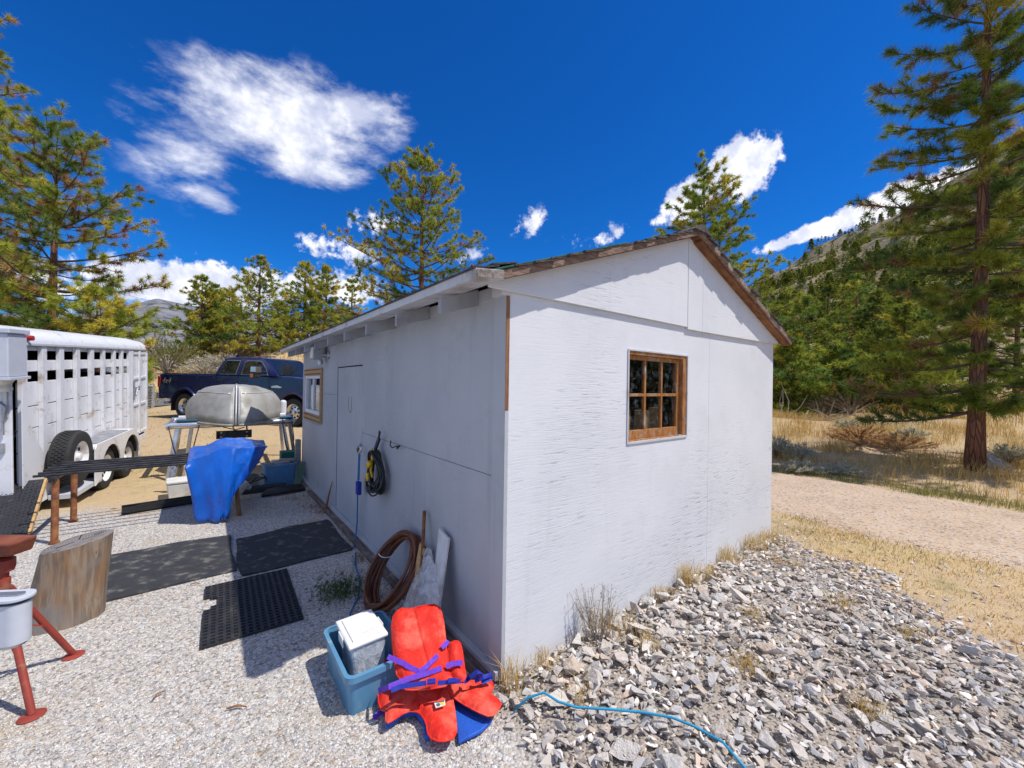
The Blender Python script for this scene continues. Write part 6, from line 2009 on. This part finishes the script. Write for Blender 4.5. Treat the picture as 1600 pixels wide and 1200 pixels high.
for k, (px, yt, dep, Rc, lb) in enumerate(fr_):
    place_pine('pine_tree', px, yt + 32, dep, Rc * 1.2, lb, 60 + k, cb=.09, npt=27, nl=.24, nw=.034, whorls=19, per=5, twigs=8, deadf=.03, bright=(1.05, .8, 1.2, .7, 1.3, .9, 1.05, .8, .95, 1.25, 1.1, .75)[k], shape=1.0, group='pines in the wood beyond the road', twig_r=False, yellow=.14)

# more of the same wood beyond the right edge: the window mirrors it
src = [o for o in bpy.data.objects if o.name.startswith('pine_tree') and o.get('group') == 'pines in the wood beyond the road']
for k, (x, y) in enumerate(((14.0, 4.6), (16.5, 6.6), (13.5, 2.4), (18.0, 1.0), (20, 4.0), (17.0, -2.5))):
    c = copy_tree(src[k])
    c.location = (x, y, tz(x, y))
    c.rotation_euler = (0, 0, 1.7 * k)
    c['label'] = 'pine of the roadside wood mirrored in the six-pane window'
    c['group'] = 'pines mirrored in the window'

# small pines scattered over the hillside: a few crowns shared by many trees
var = []
for k in range(4):
    r = np.random.default_rng(90 + k)
    n = 260
    t = r.uniform(0.06, 1, n) ** .85
    az = r.uniform(0, 6.28, n)
    rad = (.26 + .05 * k) * (1 - t) ** .7 * r.uniform(.35, 1, n) + .015
    C = np.stack([rad * np.cos(az), rad * np.sin(az), t * .97], -1)
    Dd = np.stack([np.cos(az), np.sin(az), np.full(n, .3)], -1)
    cl_ = GREENS[r.integers(0, 4, n)] * r.uniform(.5, .95, (n, 1))
    V, F, c = needles(C, Dd, cl_, 7, .10, .035, r)
    tb = MB().tube([(0, 0, -.05), (0, 0, .5), (0, 0, .97)], [.022, .014, .003], 5)
    tv = np.array(tb.v)
    tf = []
    for f_ in tb.f:
        for q in range(1, len(f_) - 1):
            tf.append((f_[0], f_[q], f_[q + 1]))
    V2 = np.concatenate([V, tv])
    F2 = np.concatenate([F, np.array(tf) + len(V)])
    c2 = np.concatenate([c, np.tile((.12, .07, .05), (len(tv), 1))])
    me = raw_mesh('hill_pine', V2, F2, c2)
    me.materials.append(MATS['needles'])
    var.append(me)
r = np.random.default_rng(12)
cnt = 0
tries = 0
while cnt < 290 and tries < 9000:
    tries += 1
    k = r.uniform(.50, 1.42)
    rad = RK0 * 1.345 + (RK1 * 1.02 - RK0) * 1.345 * r.uniform(.12, 1.0) ** .8
    an = math.atan(k)
    x, y = rad * math.sin(an), rad * math.cos(an)
    cl = math.sin(x * .05 + 1) + math.sin(y * .045 + x * .03) + .8 * math.sin(y * .11 - x * .07)
    if cl < r.uniform(-1.6, 1.3):
        continue
    z = float(hill_right(np.array(x), np.array(y)))
    o = link('hillside_pine', var[cnt % 4], None, None, (x, y, z - .3), (0, 0, r.uniform(0, 6.28)))
    s = r.uniform(6.5, 13.5)
    o.scale = (s * r.uniform(.85, 1.25), s * r.uniform(.85, 1.25), s)
    tag(o, 'small dark pine scattered on the far hillside', 'pine tree', 'pines scattered over the hillside')
    cnt += 1


wr = np.random.default_rng(55)
WP, WS = [], []
while len(WP) < 2100:
    k = wr.uniform(.42, 2.0)
    rad = RK0 * 1.345 + (RK1 * 1.04 - RK0) * 1.345 * wr.uniform(.1, 1.0) ** .75
    an = math.atan(k)
    x, y = rad * math.sin(an), rad * math.cos(an)
    cl = math.sin(x * .05 + 1) + math.sin(y * .045 + x * .03) + .8 * math.sin(y * .11 - x * .07)
    if cl < wr.uniform(-2.4, .9):
        continue
    WP.append((x, y, float(hill_right(np.array(x), np.array(y))) - .3))
    WS.append(wr.uniform(6.5, 14))
WP, WS = np.array(WP), np.array(WS)
nk = 27
tt_ = wr.uniform(.04, 1, (len(WP), nk)) ** .8
az_ = wr.uniform(0, 6.28, (len(WP), nk))
rd_ = .24 * (1 - tt_) ** .75 * wr.uniform(.3, 1, tt_.shape) + .01
C = WP[:, None, :] + np.stack([rd_ * np.cos(az_), rd_ * np.sin(az_), tt_], -1) * WS[:, None, None]
Dd = np.stack([np.cos(az_), np.sin(az_), np.full(az_.shape, .3)], -1)
cl_ = GREENS[wr.integers(0, 4, (len(WP), nk))] * wr.uniform(.4, .8, (len(WP), 1, 1))
V, F, c = needles(C.reshape(-1, 3), Dd.reshape(-1, 3), cl_.reshape(-1, 3), 4, 1.25, .70, wr)
tag(link('hillside_wood', raw_mesh('hillside_wood', V, F, c), 'needles'), 'thin pine wood covering the far hillside', 'wood', kind='stuff')


# ------------------------------------------------------------------ shrubs, grass and weeds
def shrub(name, base, w, h, seed, label, leafcol, stemmat='dead_twig', stems=40, leaves=18, leafl=.035, leafw=.012, flat=0.0, lay=0.0, cat='shrub', group=None):
    r = np.random.default_rng(seed)
    root = empty(name, base, (0, 0, 0), label, cat, group)
    sm = MB()
    C, Dd, cs = [], [], []
    for i in range(stems):
        az = r.uniform(0, 6.28)
        sp = r.uniform(.1, 1) ** .6
        e = np.array((math.cos(az) * w * sp + lay * r.uniform(.2, 1), math.sin(az) * w * sp, h * (1 - .55 * sp * sp) * r.uniform(.65, 1.05)))
        P = [np.array((e[0] * q * .9, e[1] * q * .9, 0)) + np.array((e[0] * .1, e[1] * .1, 0)) * q + np.array((0, 0, e[2] * q ** (1.0 - flat * .4))) + r.normal(size=3) * .02 * h * (q > 0) for q in (0, .35, .7, 1)]
        sm.tube(P, [.008 * h + .003, .006 * h + .002, .004 * h + .0015, .0015], 4, cap=False)
        for k in range(leaves):
            s = r.uniform(.4, 1.0)
            ii = min(2, int(s * 3))
            fr = s * 3 - ii
            C.append(P[ii] * (1 - fr) + P[ii + 1] * fr)
            Dd.append(P[ii + 1] - P[ii] + r.normal(size=3) * .05)
            cs.append(np.array(leafcol) * r.uniform(.7, 1.25))
    sm.build('stems', stemmat, root, smooth='all')
    if leaves:
        V, F, c = needles(np.array(C), np.array(Dd), np.array(cs), 5, leafl, leafw, r, .8, .3)
        link('leaves', raw_mesh('leaves', V, F, c), 'needles', root)
    return root


sg_ = (.62, .60, .44)
for k, (px, py, w, h, lb) in enumerate(((1213, 716, .40, .62, 'upright grey-green sagebrush beside the far edge of the shed'), (1248, 722, .42, .45, 'rounded sagebrush second from the shed across the road'),
                                        (1240, 735, .45, .30, 'low greyish sagebrush sprawling at the road edge'), (1300, 738, .50, .28, 'flattened silvery sagebrush at the road edge'),
                                        (1325, 700, .40, .40, 'pale sagebrush in the golden grass across the road'), (1425, 715, .40, .36, 'grey-green sagebrush left of the big ponderosa'), (1575, 745, .5, .4, 'sagebrush right of the big ponderosa trunk'))):
    p = G(px, py, .05)
    shrub('sagebrush', (p.x, p.y, tz(p.x, p.y)), w, h, 200 + k, lb, sg_, stems=60, leaves=16, leafl=.055, leafw=.013, flat=.5, lay=.35 if k in (2, 3) else 0, group='sagebrush across the road')
for k, (px, py, dep, w, h, col, lb) in enumerate(((262, 575, 24, 2.2, 2.5, (.34, .32, .11), 'olive brush at the right end of the trailer'), (222, 560, 27, 2.4, 3.0, (.38, .30, .15), 'brownish brush behind the rear of the trailer'),
                                                  (320, 560, 23, 1.7, 1.1, (.60, .56, .44), 'pale dry brush heap behind the truck bed'), (345, 555, 24, 1.6, 1.0, (.62, .57, .45), 'pale dry brush on the bank above the truck'),
                                                  (372, 540, 26, 1.4, 1.6, (.50, .40, .20), 'tan leafless bush left of the full round pine'), (285, 548, 26, 1.5, 1.6, (.24, .30, .08), 'green bush between trailer and truck'),
                                                  (1330, 640, 14, .9, .9, (.20, .15, .08), 'brown brush under the pines across the road'), (1290, 630, 15, 1.0, 1.0, (.17, .15, .07), 'dark brush under the small pine across the road'),
                                                  (1345, 600, 10.2, .8, .55, (.66, .42, .20), 'rust-brown dry brush in the golden grass'), (1405, 600, 9.8, .7, .5, (.70, .50, .26), 'tan dry brush left of the big ponderosa'))):
    p = at_ground(px, 590, dep)
    shrub('brush', p, w, h, 230 + k, lb, col, stems=70, leaves=22, leafl=.11 if dep > 20 else .06, leafw=.04 if dep > 20 else .018, flat=.4)
dbr = empty('dead_branch', at_ground(1265, 600, 13.5), (0, 0, 0), 'bare dead branch tangle lying in the grass across the road', 'branch')
r = np.random.default_rng(77)
dm = MB()
for i in range(16):
    p0 = np.array((r.uniform(-.9, .9), r.uniform(-.4, .4), .05))
    d = unit(np.array((r.normal(), r.normal() * .5, abs(r.normal()) * .8 + .15)))
    l_ = r.uniform(.5, 1.3)
    dm.tube([p0, p0 + d * l_ * .5 + r.normal(size=3) * .06, p0 + d * l_ + r.normal(size=3) * .12], [.022, .014, .004], 5, cap=False)
dm.build('twigs', 'dead_twig', dbr, smooth='all')


def blades(P, h, w, cols, r, lean=.5):
    n = len(P)
    h = np.broadcast_to(h, (n,))[:, None] * r.uniform(.55, 1.15, (n, 1))
    az = r.uniform(0, 6.28, n)
    ld = np.stack([np.cos(az), np.sin(az), np.zeros(n)], -1) * r.uniform(.1, 1, (n, 1)) * lean
    a2 = r.uniform(0, 6.28, n)
    sd = np.stack([np.cos(a2), np.sin(a2), np.zeros(n)], -1) * w / 2
    up = np.array((0, 0, 1.0))
    mid = P + up * h * .55 + ld * h * .3
    tip = P + up * h * (1 - .25 * lean) + ld * h
    V = np.stack([P - sd, P + sd, mid - sd * .7, mid + sd * .7, tip], 1).reshape(-1, 3)
    b = np.arange(n)[:, None] * 5
    F = np.concatenate([b + np.array([[0, 1, 3]]), b + np.array([[0, 3, 2]]), b + np.array([[2, 3, 4]])], 1).reshape(-1, 3)
    c = np.repeat(cols * r.uniform(.75, 1.25, (n, 1)), 5, axis=0)
    return V, F, c


def grass(name, pts, h, w, cols, seed, label, lean=.5):
    r = np.random.default_rng(seed)
    V, F, c = blades(pts, h, w, cols, r, lean)
    o = link(name, raw_mesh(name, V, F, c), 'grass_blades')
    tag(o, label, 'grass', kind='stuff')
    return o


GOLD = np.array([(.66, .45, .13), (.72, .54, .21), (.54, .33, .10), (.62, .49, .24)])
GRN = np.array([(.20, .23, .06), (.27, .27, .08), (.36, .31, .10)])


def on_ground(b, a, dz=0):
    x = SHED.x + VX.x * b + UY.x * a
    y = SHED.y + VX.y * b + UY.y * a
    return np.stack([x, y, terrain(x, y) + dz], -1)


def clumped(r, n, blo, bhi, alo, ahi, ncl, sig):
    cb_, ca_ = r.uniform(blo, bhi, ncl), r.uniform(alo, ahi, ncl)
    i = r.integers(0, ncl, n)
    return cb_[i] + r.normal(size=n) * sig, ca_[i] + r.normal(size=n) * sig


r = np.random.default_rng(301)
b, a = clumped(r, 26000, 8.7, 15.5, -6, 9, 420, .16)
k = b > 8.45
grass('dry_grass', on_ground(b[k], a[k]), .36, .008, GOLD[r.integers(0, 4, k.sum())], 1, 'tall golden dry grass on the bank across the dirt road', .7)
b, a = clumped(r, 14000, 15, 34, -8, 26, 260, .35)
grass('dry_grass', on_ground(b, a), .45, .02, GOLD[r.integers(0, 4, len(b))], 2, 'golden dry grass under the pines beyond the road', .7)
b, a = clumped(r, 7000, 8.25, 8.8, -6, 9, 200, .12)
grass('verge_grass', on_ground(b, a), .16, .006, GRN[r.integers(0, 3, len(b))], 3, 'greenish grass along the far edge of the dirt road', .8)
b, a = clumped(r, 5200, 4.25, 5.2, -5, 7, 150, .11)
cc = np.where(r.random((len(b), 1)) < .5, GRN[r.integers(0, 3, len(b))], GOLD[r.integers(0, 4, len(b))])
grass('verge_grass', on_ground(b, a), .055, .005, cc, 4, 'short patchy grass along the near edge of the dirt road', .9)
b, a = clumped(r, 9000, 2.6, 5.2, -4.5, -.1, 190, .14)
k = b - a * .66 > 4.15
grass('straw_tufts', on_ground(b[k], a[k]), .045, .005, GOLD[r.integers(0, 4, k.sum())], 5, 'thin straw lying on bare earth between stones and road', 1.2)
# yard behind the gravel, and the bank behind the truck
x = r.uniform(-19, -2.6, 16000)
y = r.uniform(7.2, 17.5, 16000)
cl_ = np.sin(x * 2.1) + np.sin(y * 2.7 + x) + r.normal(size=len(x)) * .8
k = (cl_ > .1) & (((x - SHED.x) * VX.x + (y - SHED.y) * VX.y) < -.15)
P = np.stack([x, y, terrain(x, y)], -1)[k]
cc = np.where(r.random((len(P), 1)) < .22, GRN[r.integers(0, 3, len(P))], GOLD[r.integers(0, 4, len(P))])
grass('yard_grass', P, .06, .010, cc, 6, 'short straw-coloured grass on the yard by truck and trailer', 1.1)
x = r.uniform(-32, -3, 24000)
y = r.uniform(18.5, 34, 24000)
P = np.stack([x, y, terrain(x, y)], -1)
P = P[(np.sin(x * 1.3) + np.sin(y * 1.9 - x * .7) + r.normal(size=len(x))) > -.3]
grass('bank_grass', P, .38, .035, GOLD[r.integers(0, 4, len(P))] * 1.05, 7, 'golden grass covering the bank behind the truck', .7)


def clump(name, p, n, rad, h, col, seed, label, w=.004, lean=.8, cat='grass tuft', group=None):
    r = np.random.default_rng(seed)
    q = r.normal(size=(n, 2)) * rad
    P = np.stack([q[:, 0], q[:, 1], np.zeros(n)], -1)
    V, F, c = blades(P, h, w, np.asarray(col)[r.integers(0, len(col), n)], r, lean)
    o = link(name, raw_mesh(name, V, F, c), 'grass_blades', None, (p.x, p.y, tz(p.x, p.y)))
    tag(o, label, cat, group)


GP = 'dry tufts along the foot of the gable wall'
for k, (bb, aa, n, rad, h, lb) in enumerate(((.02, -.08, 90, .04, .24, 'pale dry tuft at the near corner of the shed'), (.28, -.05, 60, .05, .12, 'thin dry tuft just right of the shed corner'),
                                             (.86, -.07, 170, .10, .20, 'spreading straw tuft below the tall weed'), (1.55, -.05, 80, .06, .14, 'small gold tuft at wall foot below the window'), (1.98, -.06, 150, .06, .24, 'bright gold tuft at wall foot right of window'),
                                             (2.75, -.05, 150, .07, .20, 'gold tuft at wall foot beyond the sheet seam'), (3.30, -.05, 220, .12, .20, 'wide gold tuft near the far end of gable wall'), (3.72, -.05, 220, .10, .17, 'gold tuft at the far corner of gable wall'))):
    clump('dry_tuft', L(bb, aa), n, rad, h, GOLD, 400 + k, lb, group=GP)
for k, (px, py, h, n) in enumerate(((1013, 1010, .10, 70), (1172, 1045, .09, 90), (1178, 965, .08, 70), (1318, 945, .08, 90), (1215, 880, .07, 50), (1243, 885, .06, 40), (1352, 1108, .09, 90), (905, 1085, .09, 50), (1105, 900, .09, 60), (1425, 990, .07, 70))):
    p = G(px, py, .06)
    clump('stone_tuft', p, n, .05, h + .05, GOLD, 420 + k, ('dry tuft among the stones just right of the dead weed', 'dry tuft in the middle of the stone bed', 'dry tuft among stones below the right part of gable wall',
          'dry tuft on the far right edge of the stone bed', 'small dry tuft near the far corner of the shed', 'small dry tuft beside the far corner, outer of the two', 'dry tuft among stones at the lower right',
          'dry tuft among stones just above the blue hose', 'dry tuft close to the gable wall past the window', 'dry tuft where the stones meet the straw at right')[k], group='tufts between the stones')
# tall dead weed against the gable wall, weed with white flowers by the side wall
wd = empty('dead_weed', L(.72, -.12), (0, 0, 0), 'tall leafless dry weed standing against the gable wall', 'weed')
r = np.random.default_rng(9)
wm_ = MB()
for i in range(34):
    az = r.uniform(0, 6.28)
    sp = r.uniform(0, .14)
    hh_ = r.uniform(.18, .46)
    e = np.array((math.cos(az) * sp * 1.4, math.sin(az) * sp * .5 - .02, hh_))
    b0 = np.array((r.normal() * .04, r.normal() * .02, 0))
    wm_.tube([b0, b0 + e * .55 + r.normal(size=3) * .008, b0 + e], [.0022, .0016, .0008], 4, cap=False)
    for q in range(4):
        s = r.uniform(.45, .95)
        wm_.tube([b0 + e * s, b0 + e * s + np.array((r.normal() * .035, r.normal() * .025, r.uniform(.02, .07)))], [.0011, .0006], 3, cap=False)
wm_.build('stems', 'dead_twig', wd)
C = np.array([v for v in np.array(wm_.v)[r.integers(0, len(wm_.v), 260)]])
C = C[C[:, 2] > .16]
V, F, c = needles(C, r.normal(size=C.shape), np.tile((.42, .33, .20), (len(C), 1)), 4, .012, .004, r)
link('seed_heads', raw_mesh('seed_heads', V, F, c), 'needles', wd)
fwd = empty('flowering_weed', L(-.50, 1.62), (0, 0, 0), 'low green weed with tiny white flowers beside the hose', 'weed')
C = np.stack([r.normal(size=420) * .11, r.normal(size=420) * .11, np.abs(r.normal(size=420)) * .05 + .01], -1)
V, F, c = needles(C, np.stack([r.normal(size=420) * .4, r.normal(size=420) * .4, np.ones(420)], -1), np.tile((.12, .17, .06), (420, 1)) * r.uniform(.6, 1.3, (420, 1)), 5, .035, .006, r)
link('leaves', raw_mesh('leaves', V, F, c), 'needles', fwd)
C = np.stack([r.normal(size=34) * .10, r.normal(size=34) * .10, r.uniform(.05, .13, 34)], -1)
V, F, c = needles(C, np.tile((0, 0, 1.0), (34, 1)), np.tile((.75, .75, .72), (34, 1)), 7, .008, .006, r)
link('flowers', raw_mesh('flowers', V, F, c), 'needles', fwd)
for k, (bb, aa, n, rad) in enumerate(((-.20, 4.3, 160, .10), (-.30, 4.9, 120, .12), (-.16, 3.95, 90, .07), (-.14, 2.2, 60, .05))):
    clump('dry_weed', L(bb, aa), n, rad, .07, np.array([(.27, .17, .08), (.36, .25, .13)]), 440 + k,
          ['brown dead weeds at the wall foot left of the door', 'brown dead weeds on gravel below the black edging', 'brown dead weeds beside the door', 'dry weeds at the wall foot beside the hose'][k], lean=1.2, cat='weed', group='dead weeds along the side wall')


# ------------------------------------------------------------------ broken stone, gravel
def rock_base(seed, flat, npts=10):
    r = np.random.default_rng(seed)
    p = unit(r.normal(size=(npts, 3))) * r.uniform(.7, 1.0, (npts, 1)) * np.array((1.0, r.uniform(.55, .85), flat))
    bm = bmesh.new()
    for q in p:
        bm.verts.new(q)
    res = bmesh.ops.convex_hull(bm, input=bm.verts)
    bmesh.ops.delete(bm, geom=[v for v in bm.verts if not v.link_faces], context='VERTS')
    bmesh.ops.triangulate(bm, faces=bm.faces)
    bmesh.ops.recalc_face_normals(bm, faces=bm.faces)
    bm.verts.index_update()
    V = np.array([v.co[:] for v in bm.verts])
    F = np.array([[v.index for v in f.verts] for f in bm.faces])
    bm.free()
    return V, F


RB_ = [rock_base(500 + k, .30 + .05 * (k % 5)) for k in range(12)]
GB_ = [rock_base(540 + k, .6 + .05 * (k % 4), 6) for k in range(12)]


def rock_mat():
    m, t, b = new_mat('broken_stone')
    oi = N(t, 'ShaderNodeObjectInfo').outputs['Random']
    co = N(t, 'ShaderNodeTexCoord').outputs['Object']
    rp_ = N(t, 'ShaderNodeValToRGB', ins={0: oi})
    cr = rp_.color_ramp
    cols = [(0, (.47, .41, .355)), (.2, (.58, .52, .46)), (.38, (.41, .39, .37)), (.52, (.62, .56, .49)), (.66, (.50, .39, .30)), (.8, (.48, .46, .44)), (.92, (.68, .63, .57))]
    while len(cr.elements) < len(cols):
        cr.elements.new(.5)
    for e, (p, c) in zip(cr.elements, cols):
        e.position = p
        e.color = (*c, 1)
    cr.interpolation = 'CONSTANT'
    n = noise(t, co, 2.2, 7.0, .7)
    col = mixc(t, maprange(t, n, .4, .7), rp_.outputs[0], (.60, .55, .495))
    col = mixc(t, math_(t, 'MULTIPLY', maprange(t, noise(t, co, 1.4, 5.0, .6), .55, .75), .5), col, (.36, .27, .19))
    t.links.new(col, b.inputs['Base Color'])
    b.inputs['Roughness'].default_value = .85
    b.inputs['Specular IOR Level'].default_value = .25
    bp = N(t, 'ShaderNodeBump', ins={'Strength': .5, 'Distance': .08, 'Height': n})
    t.links.new(bp.outputs[0], b.inputs['Normal'])


rock_mat()
rme = []
for k, (V, F) in enumerate(RB_):
    me = raw_mesh('rock', V, F)
    me.materials.append(MATS['broken_stone'])
    rme.append(me)
ROCKC = 1.08 * np.array([(.46, .41, .36), (.58, .53, .475), (.44, .42, .405), (.61, .555, .49), (.52, .41, .32), (.48, .47, .45), (.68, .63, .575), (.35, .31, .275)])


def in_bed(b, a):
    return (a < -.03) & (b > -.10 + .12 * np.sin(a * 5)) & (b - a * .66 < 4.15 + .22 * np.sin(a * 4.1) + .15 * np.sin(b * 7))


bed = empty('stone_bed', L(1.5, -.8, 0), (0, 0, 0))
tag(bed, 'bed of broken grey stone in front of the gable wall', 'stones')
bed['kind'] = 'structure'
if 'category' in bed:
    del bed['category']
r = np.random.default_rng(610)
bo = bed.location
N1 = 300
placed = 0
sizes = np.sort(r.uniform(.038, .105, 1500) ** 1.0)
occ = []
tries = 0
while placed < N1 and tries < 20000:
    tries += 1
    b, a = r.uniform(-.1, 4.1), -abs(r.uniform(.04, 2.3))
    if placed < 26:
        b, a = r.uniform(.1, 2.9), -r.uniform(.06, .38)
    if not in_bed(np.array(b), np.array(a)):
        continue
    p = L(b, a)
    dist = math.hypot(p.x, p.y)
    if p.y < .5 or abs(p.x / p.y) > 1.4 or dist > 4.2:
        continue
    s = r.uniform(.038, .075) if placed > 40 else r.uniform(.065, .11)
    if any((p.x - q[0]) ** 2 + (p.y - q[1]) ** 2 < (.62 * (s + q[2])) ** 2 for q in occ):
        continue
    occ.append((p.x, p.y, s))
    o = link('rock', rme[r.integers(0, 12)], None, bed)
    o.location = (p.x - bo.x, p.y - bo.y, tz(p.x, p.y) + .028 + s * .16)
    o.rotation_euler = (r.uniform(-.45, .45), r.uniform(-.45, .45), r.uniform(0, 6.28))
    o.scale = (s, s * r.uniform(.75, 1.1), s * r.uniform(.7, 1.15))
    placed += 1


def stones_mesh(name, P, S_, cols, r, tilt=.4, shapes=None):
    shapes = shapes or RB_
    Vs, Fs, Cs, off = [], [], [], 0
    vi = r.integers(0, 12, len(P))
    for k in range(12):
        sel = np.where(vi == k)[0]
        if not len(sel):
            continue
        V, F = shapes[k]
        n = len(sel)
        az, tx, ty = r.uniform(0, 6.28, n), r.normal(size=n) * tilt, r.normal(size=n) * tilt
        ca, sa = np.cos(az), np.sin(az)
        X = V[None] * S_[sel][:, None, None] * np.stack([np.ones(n), r.uniform(.75, 1.1, n), r.uniform(.8, 1.3, n)], -1)[:, None, :]
        c_, s_ = np.cos(tx)[:, None], np.sin(tx)[:, None]
        y2, z2 = X[..., 1] * c_ - X[..., 2] * s_, X[..., 1] * s_ + X[..., 2] * c_
        c_, s_ = np.cos(ty)[:, None], np.sin(ty)[:, None]
        x2, z3 = X[..., 0] * c_ + z2 * s_, -X[..., 0] * s_ + z2 * c_
        W = np.stack([x2 * ca[:, None] - y2 * sa[:, None], x2 * sa[:, None] + y2 * ca[:, None], z3], -1) + P[sel][:, None, :]
        Vs.append(W.reshape(-1, 3))
        Fs.append((F[None] + (np.arange(n) * len(V))[:, None, None] + off).reshape(-1, 3))
        Cs.append(np.repeat(cols[sel], len(V), axis=0))
        off += n * len(V)
    return raw_mesh(name, np.concatenate(Vs), np.concatenate(Fs), np.concatenate(Cs))


n = 19000
b, a = r.uniform(-.15, 5.0, n), -r.uniform(.02, 3.2, n)
k = in_bed(b, a)
b, a = b[k], a[k]
P = on_ground(b, a)
s = .008 + .044 * r.random(len(P)) ** 2.6
P[:, 2] += s * .25 + r.uniform(0, .025, len(P)) * (s < .04)
cl_ = ROCKC[r.integers(0, 8, len(P))] * r.uniform(.8, 1.15, (len(P), 1))
P[:, :2] -= np.array((bo.x, bo.y))
o = link('small_stones', stones_mesh('small_stones', P, s, cl_, r), 'stone_col', bed)
o['kind'] = 'stuff'
# scattered stones past the edge of the bed
n = 3600
b, a = r.uniform(2.2, 5.4, n), -r.uniform(-1.5, 4.0, n)
k = (~in_bed(b, a)) & ((a < -.05) | (b > 4.15)) & (b - a * .66 > 4.0) & (r.random(n) < np.exp(-(b - a * .66 - 4.1) * .8))
P = on_ground(b[k], a[k])
s = .006 + .034 * r.random(len(P)) ** 3
P[:, 2] += s * .2
o = link('loose_stones', stones_mesh('loose_stones', P, s, ROCKC[r.integers(0, 8, len(P))], r), 'stone_col')
tag(o, 'loose stones strewn over the earth between stone bed and road', 'stones', kind='stuff')
# pale gravel of the yard
n = 78000
d = 1.7 + 4.6 * r.random(n) ** 1.5
x = r.uniform(-1.34, .05, n) * d
y = d
bl = (x - SHED.x) * VX.x + (y - SHED.y) * VX.y
al = (x - SHED.x) * UY.x + (y - SHED.y) * UY.y
k = (bl < -.12 + .05 * np.sin(al * 9)) & (al < 5.2)
P = np.stack([x, y, terrain(x, y)], -1)[k]
bl, al = bl[k], al[k]
on_mat = ((bl > -2.45) & (bl < -.16) & (al > 2.45) & (al < 3.66)) | ((bl > -1.42) & (bl < -.78) & (al > 1.41) & (al < 2.38) & (r.random(len(bl)) < .8))
P = P[~on_mat]
s = .0045 + .0065 * r.random(len(P)) ** 1.8
P[:, 2] += s * .2
GC = np.array([(.72, .68, .63), (.80, .77, .73), (.64, .59, .53), (.78, .73, .66), (.54, .53, .52), (.66, .58, .48), (.84, .82, .79), (.60, .56, .51)])
o = link('gravel', stones_mesh('gravel', P, s, GC[r.integers(0, 8, len(P))] * r.uniform(.72, .98, (len(P), 1)), r, .6, GB_), 'stone_col')
tag(o, 'pale crushed gravel covering the yard left of the shed', 'gravel', kind='stuff')
# a few larger things on the ground: boulder by the ponderosa, twigs and leaves
p = G(1590, 760, .1)
bme = stones_mesh('boulder', np.zeros((1, 3)), np.array([.55]), np.array([(.46, .42, .37)]), np.random.default_rng(3), .1)
tag(link('boulder', bme, 'stone_col', None, (p.x + .8, p.y + 1.0, tz(p.x + .8, p.y + 1.0) + .02)), 'low pale boulder behind the big ponderosa trunk', 'boulder')
for k, (px, py, l_, az, lb) in enumerate(((370, 1110, .10, .2, 'small dry twig on gravel below the perforated mat'), (248, 1090, .06, 1.4, 'curled dry leaf on the sunlit gravel'), (305, 915, .07, .3, 'bit of bark on gravel left of perforated mat'), (178, 797, .09, .1, 'splinter of wood on gravel below black bars'))):
    p = G(px, py)
    tw_ = MB().tube([(-l_ / 2, 0, .012), (0, .008, .018), (l_ / 2, -.004, .012)], [.004, .006, .003], 5)
    tag(tw_.build('twig', 'leg_wood', loc=(p.x, p.y, .004), rot=(0, 0, az), smooth='all'), lb, 'twig')
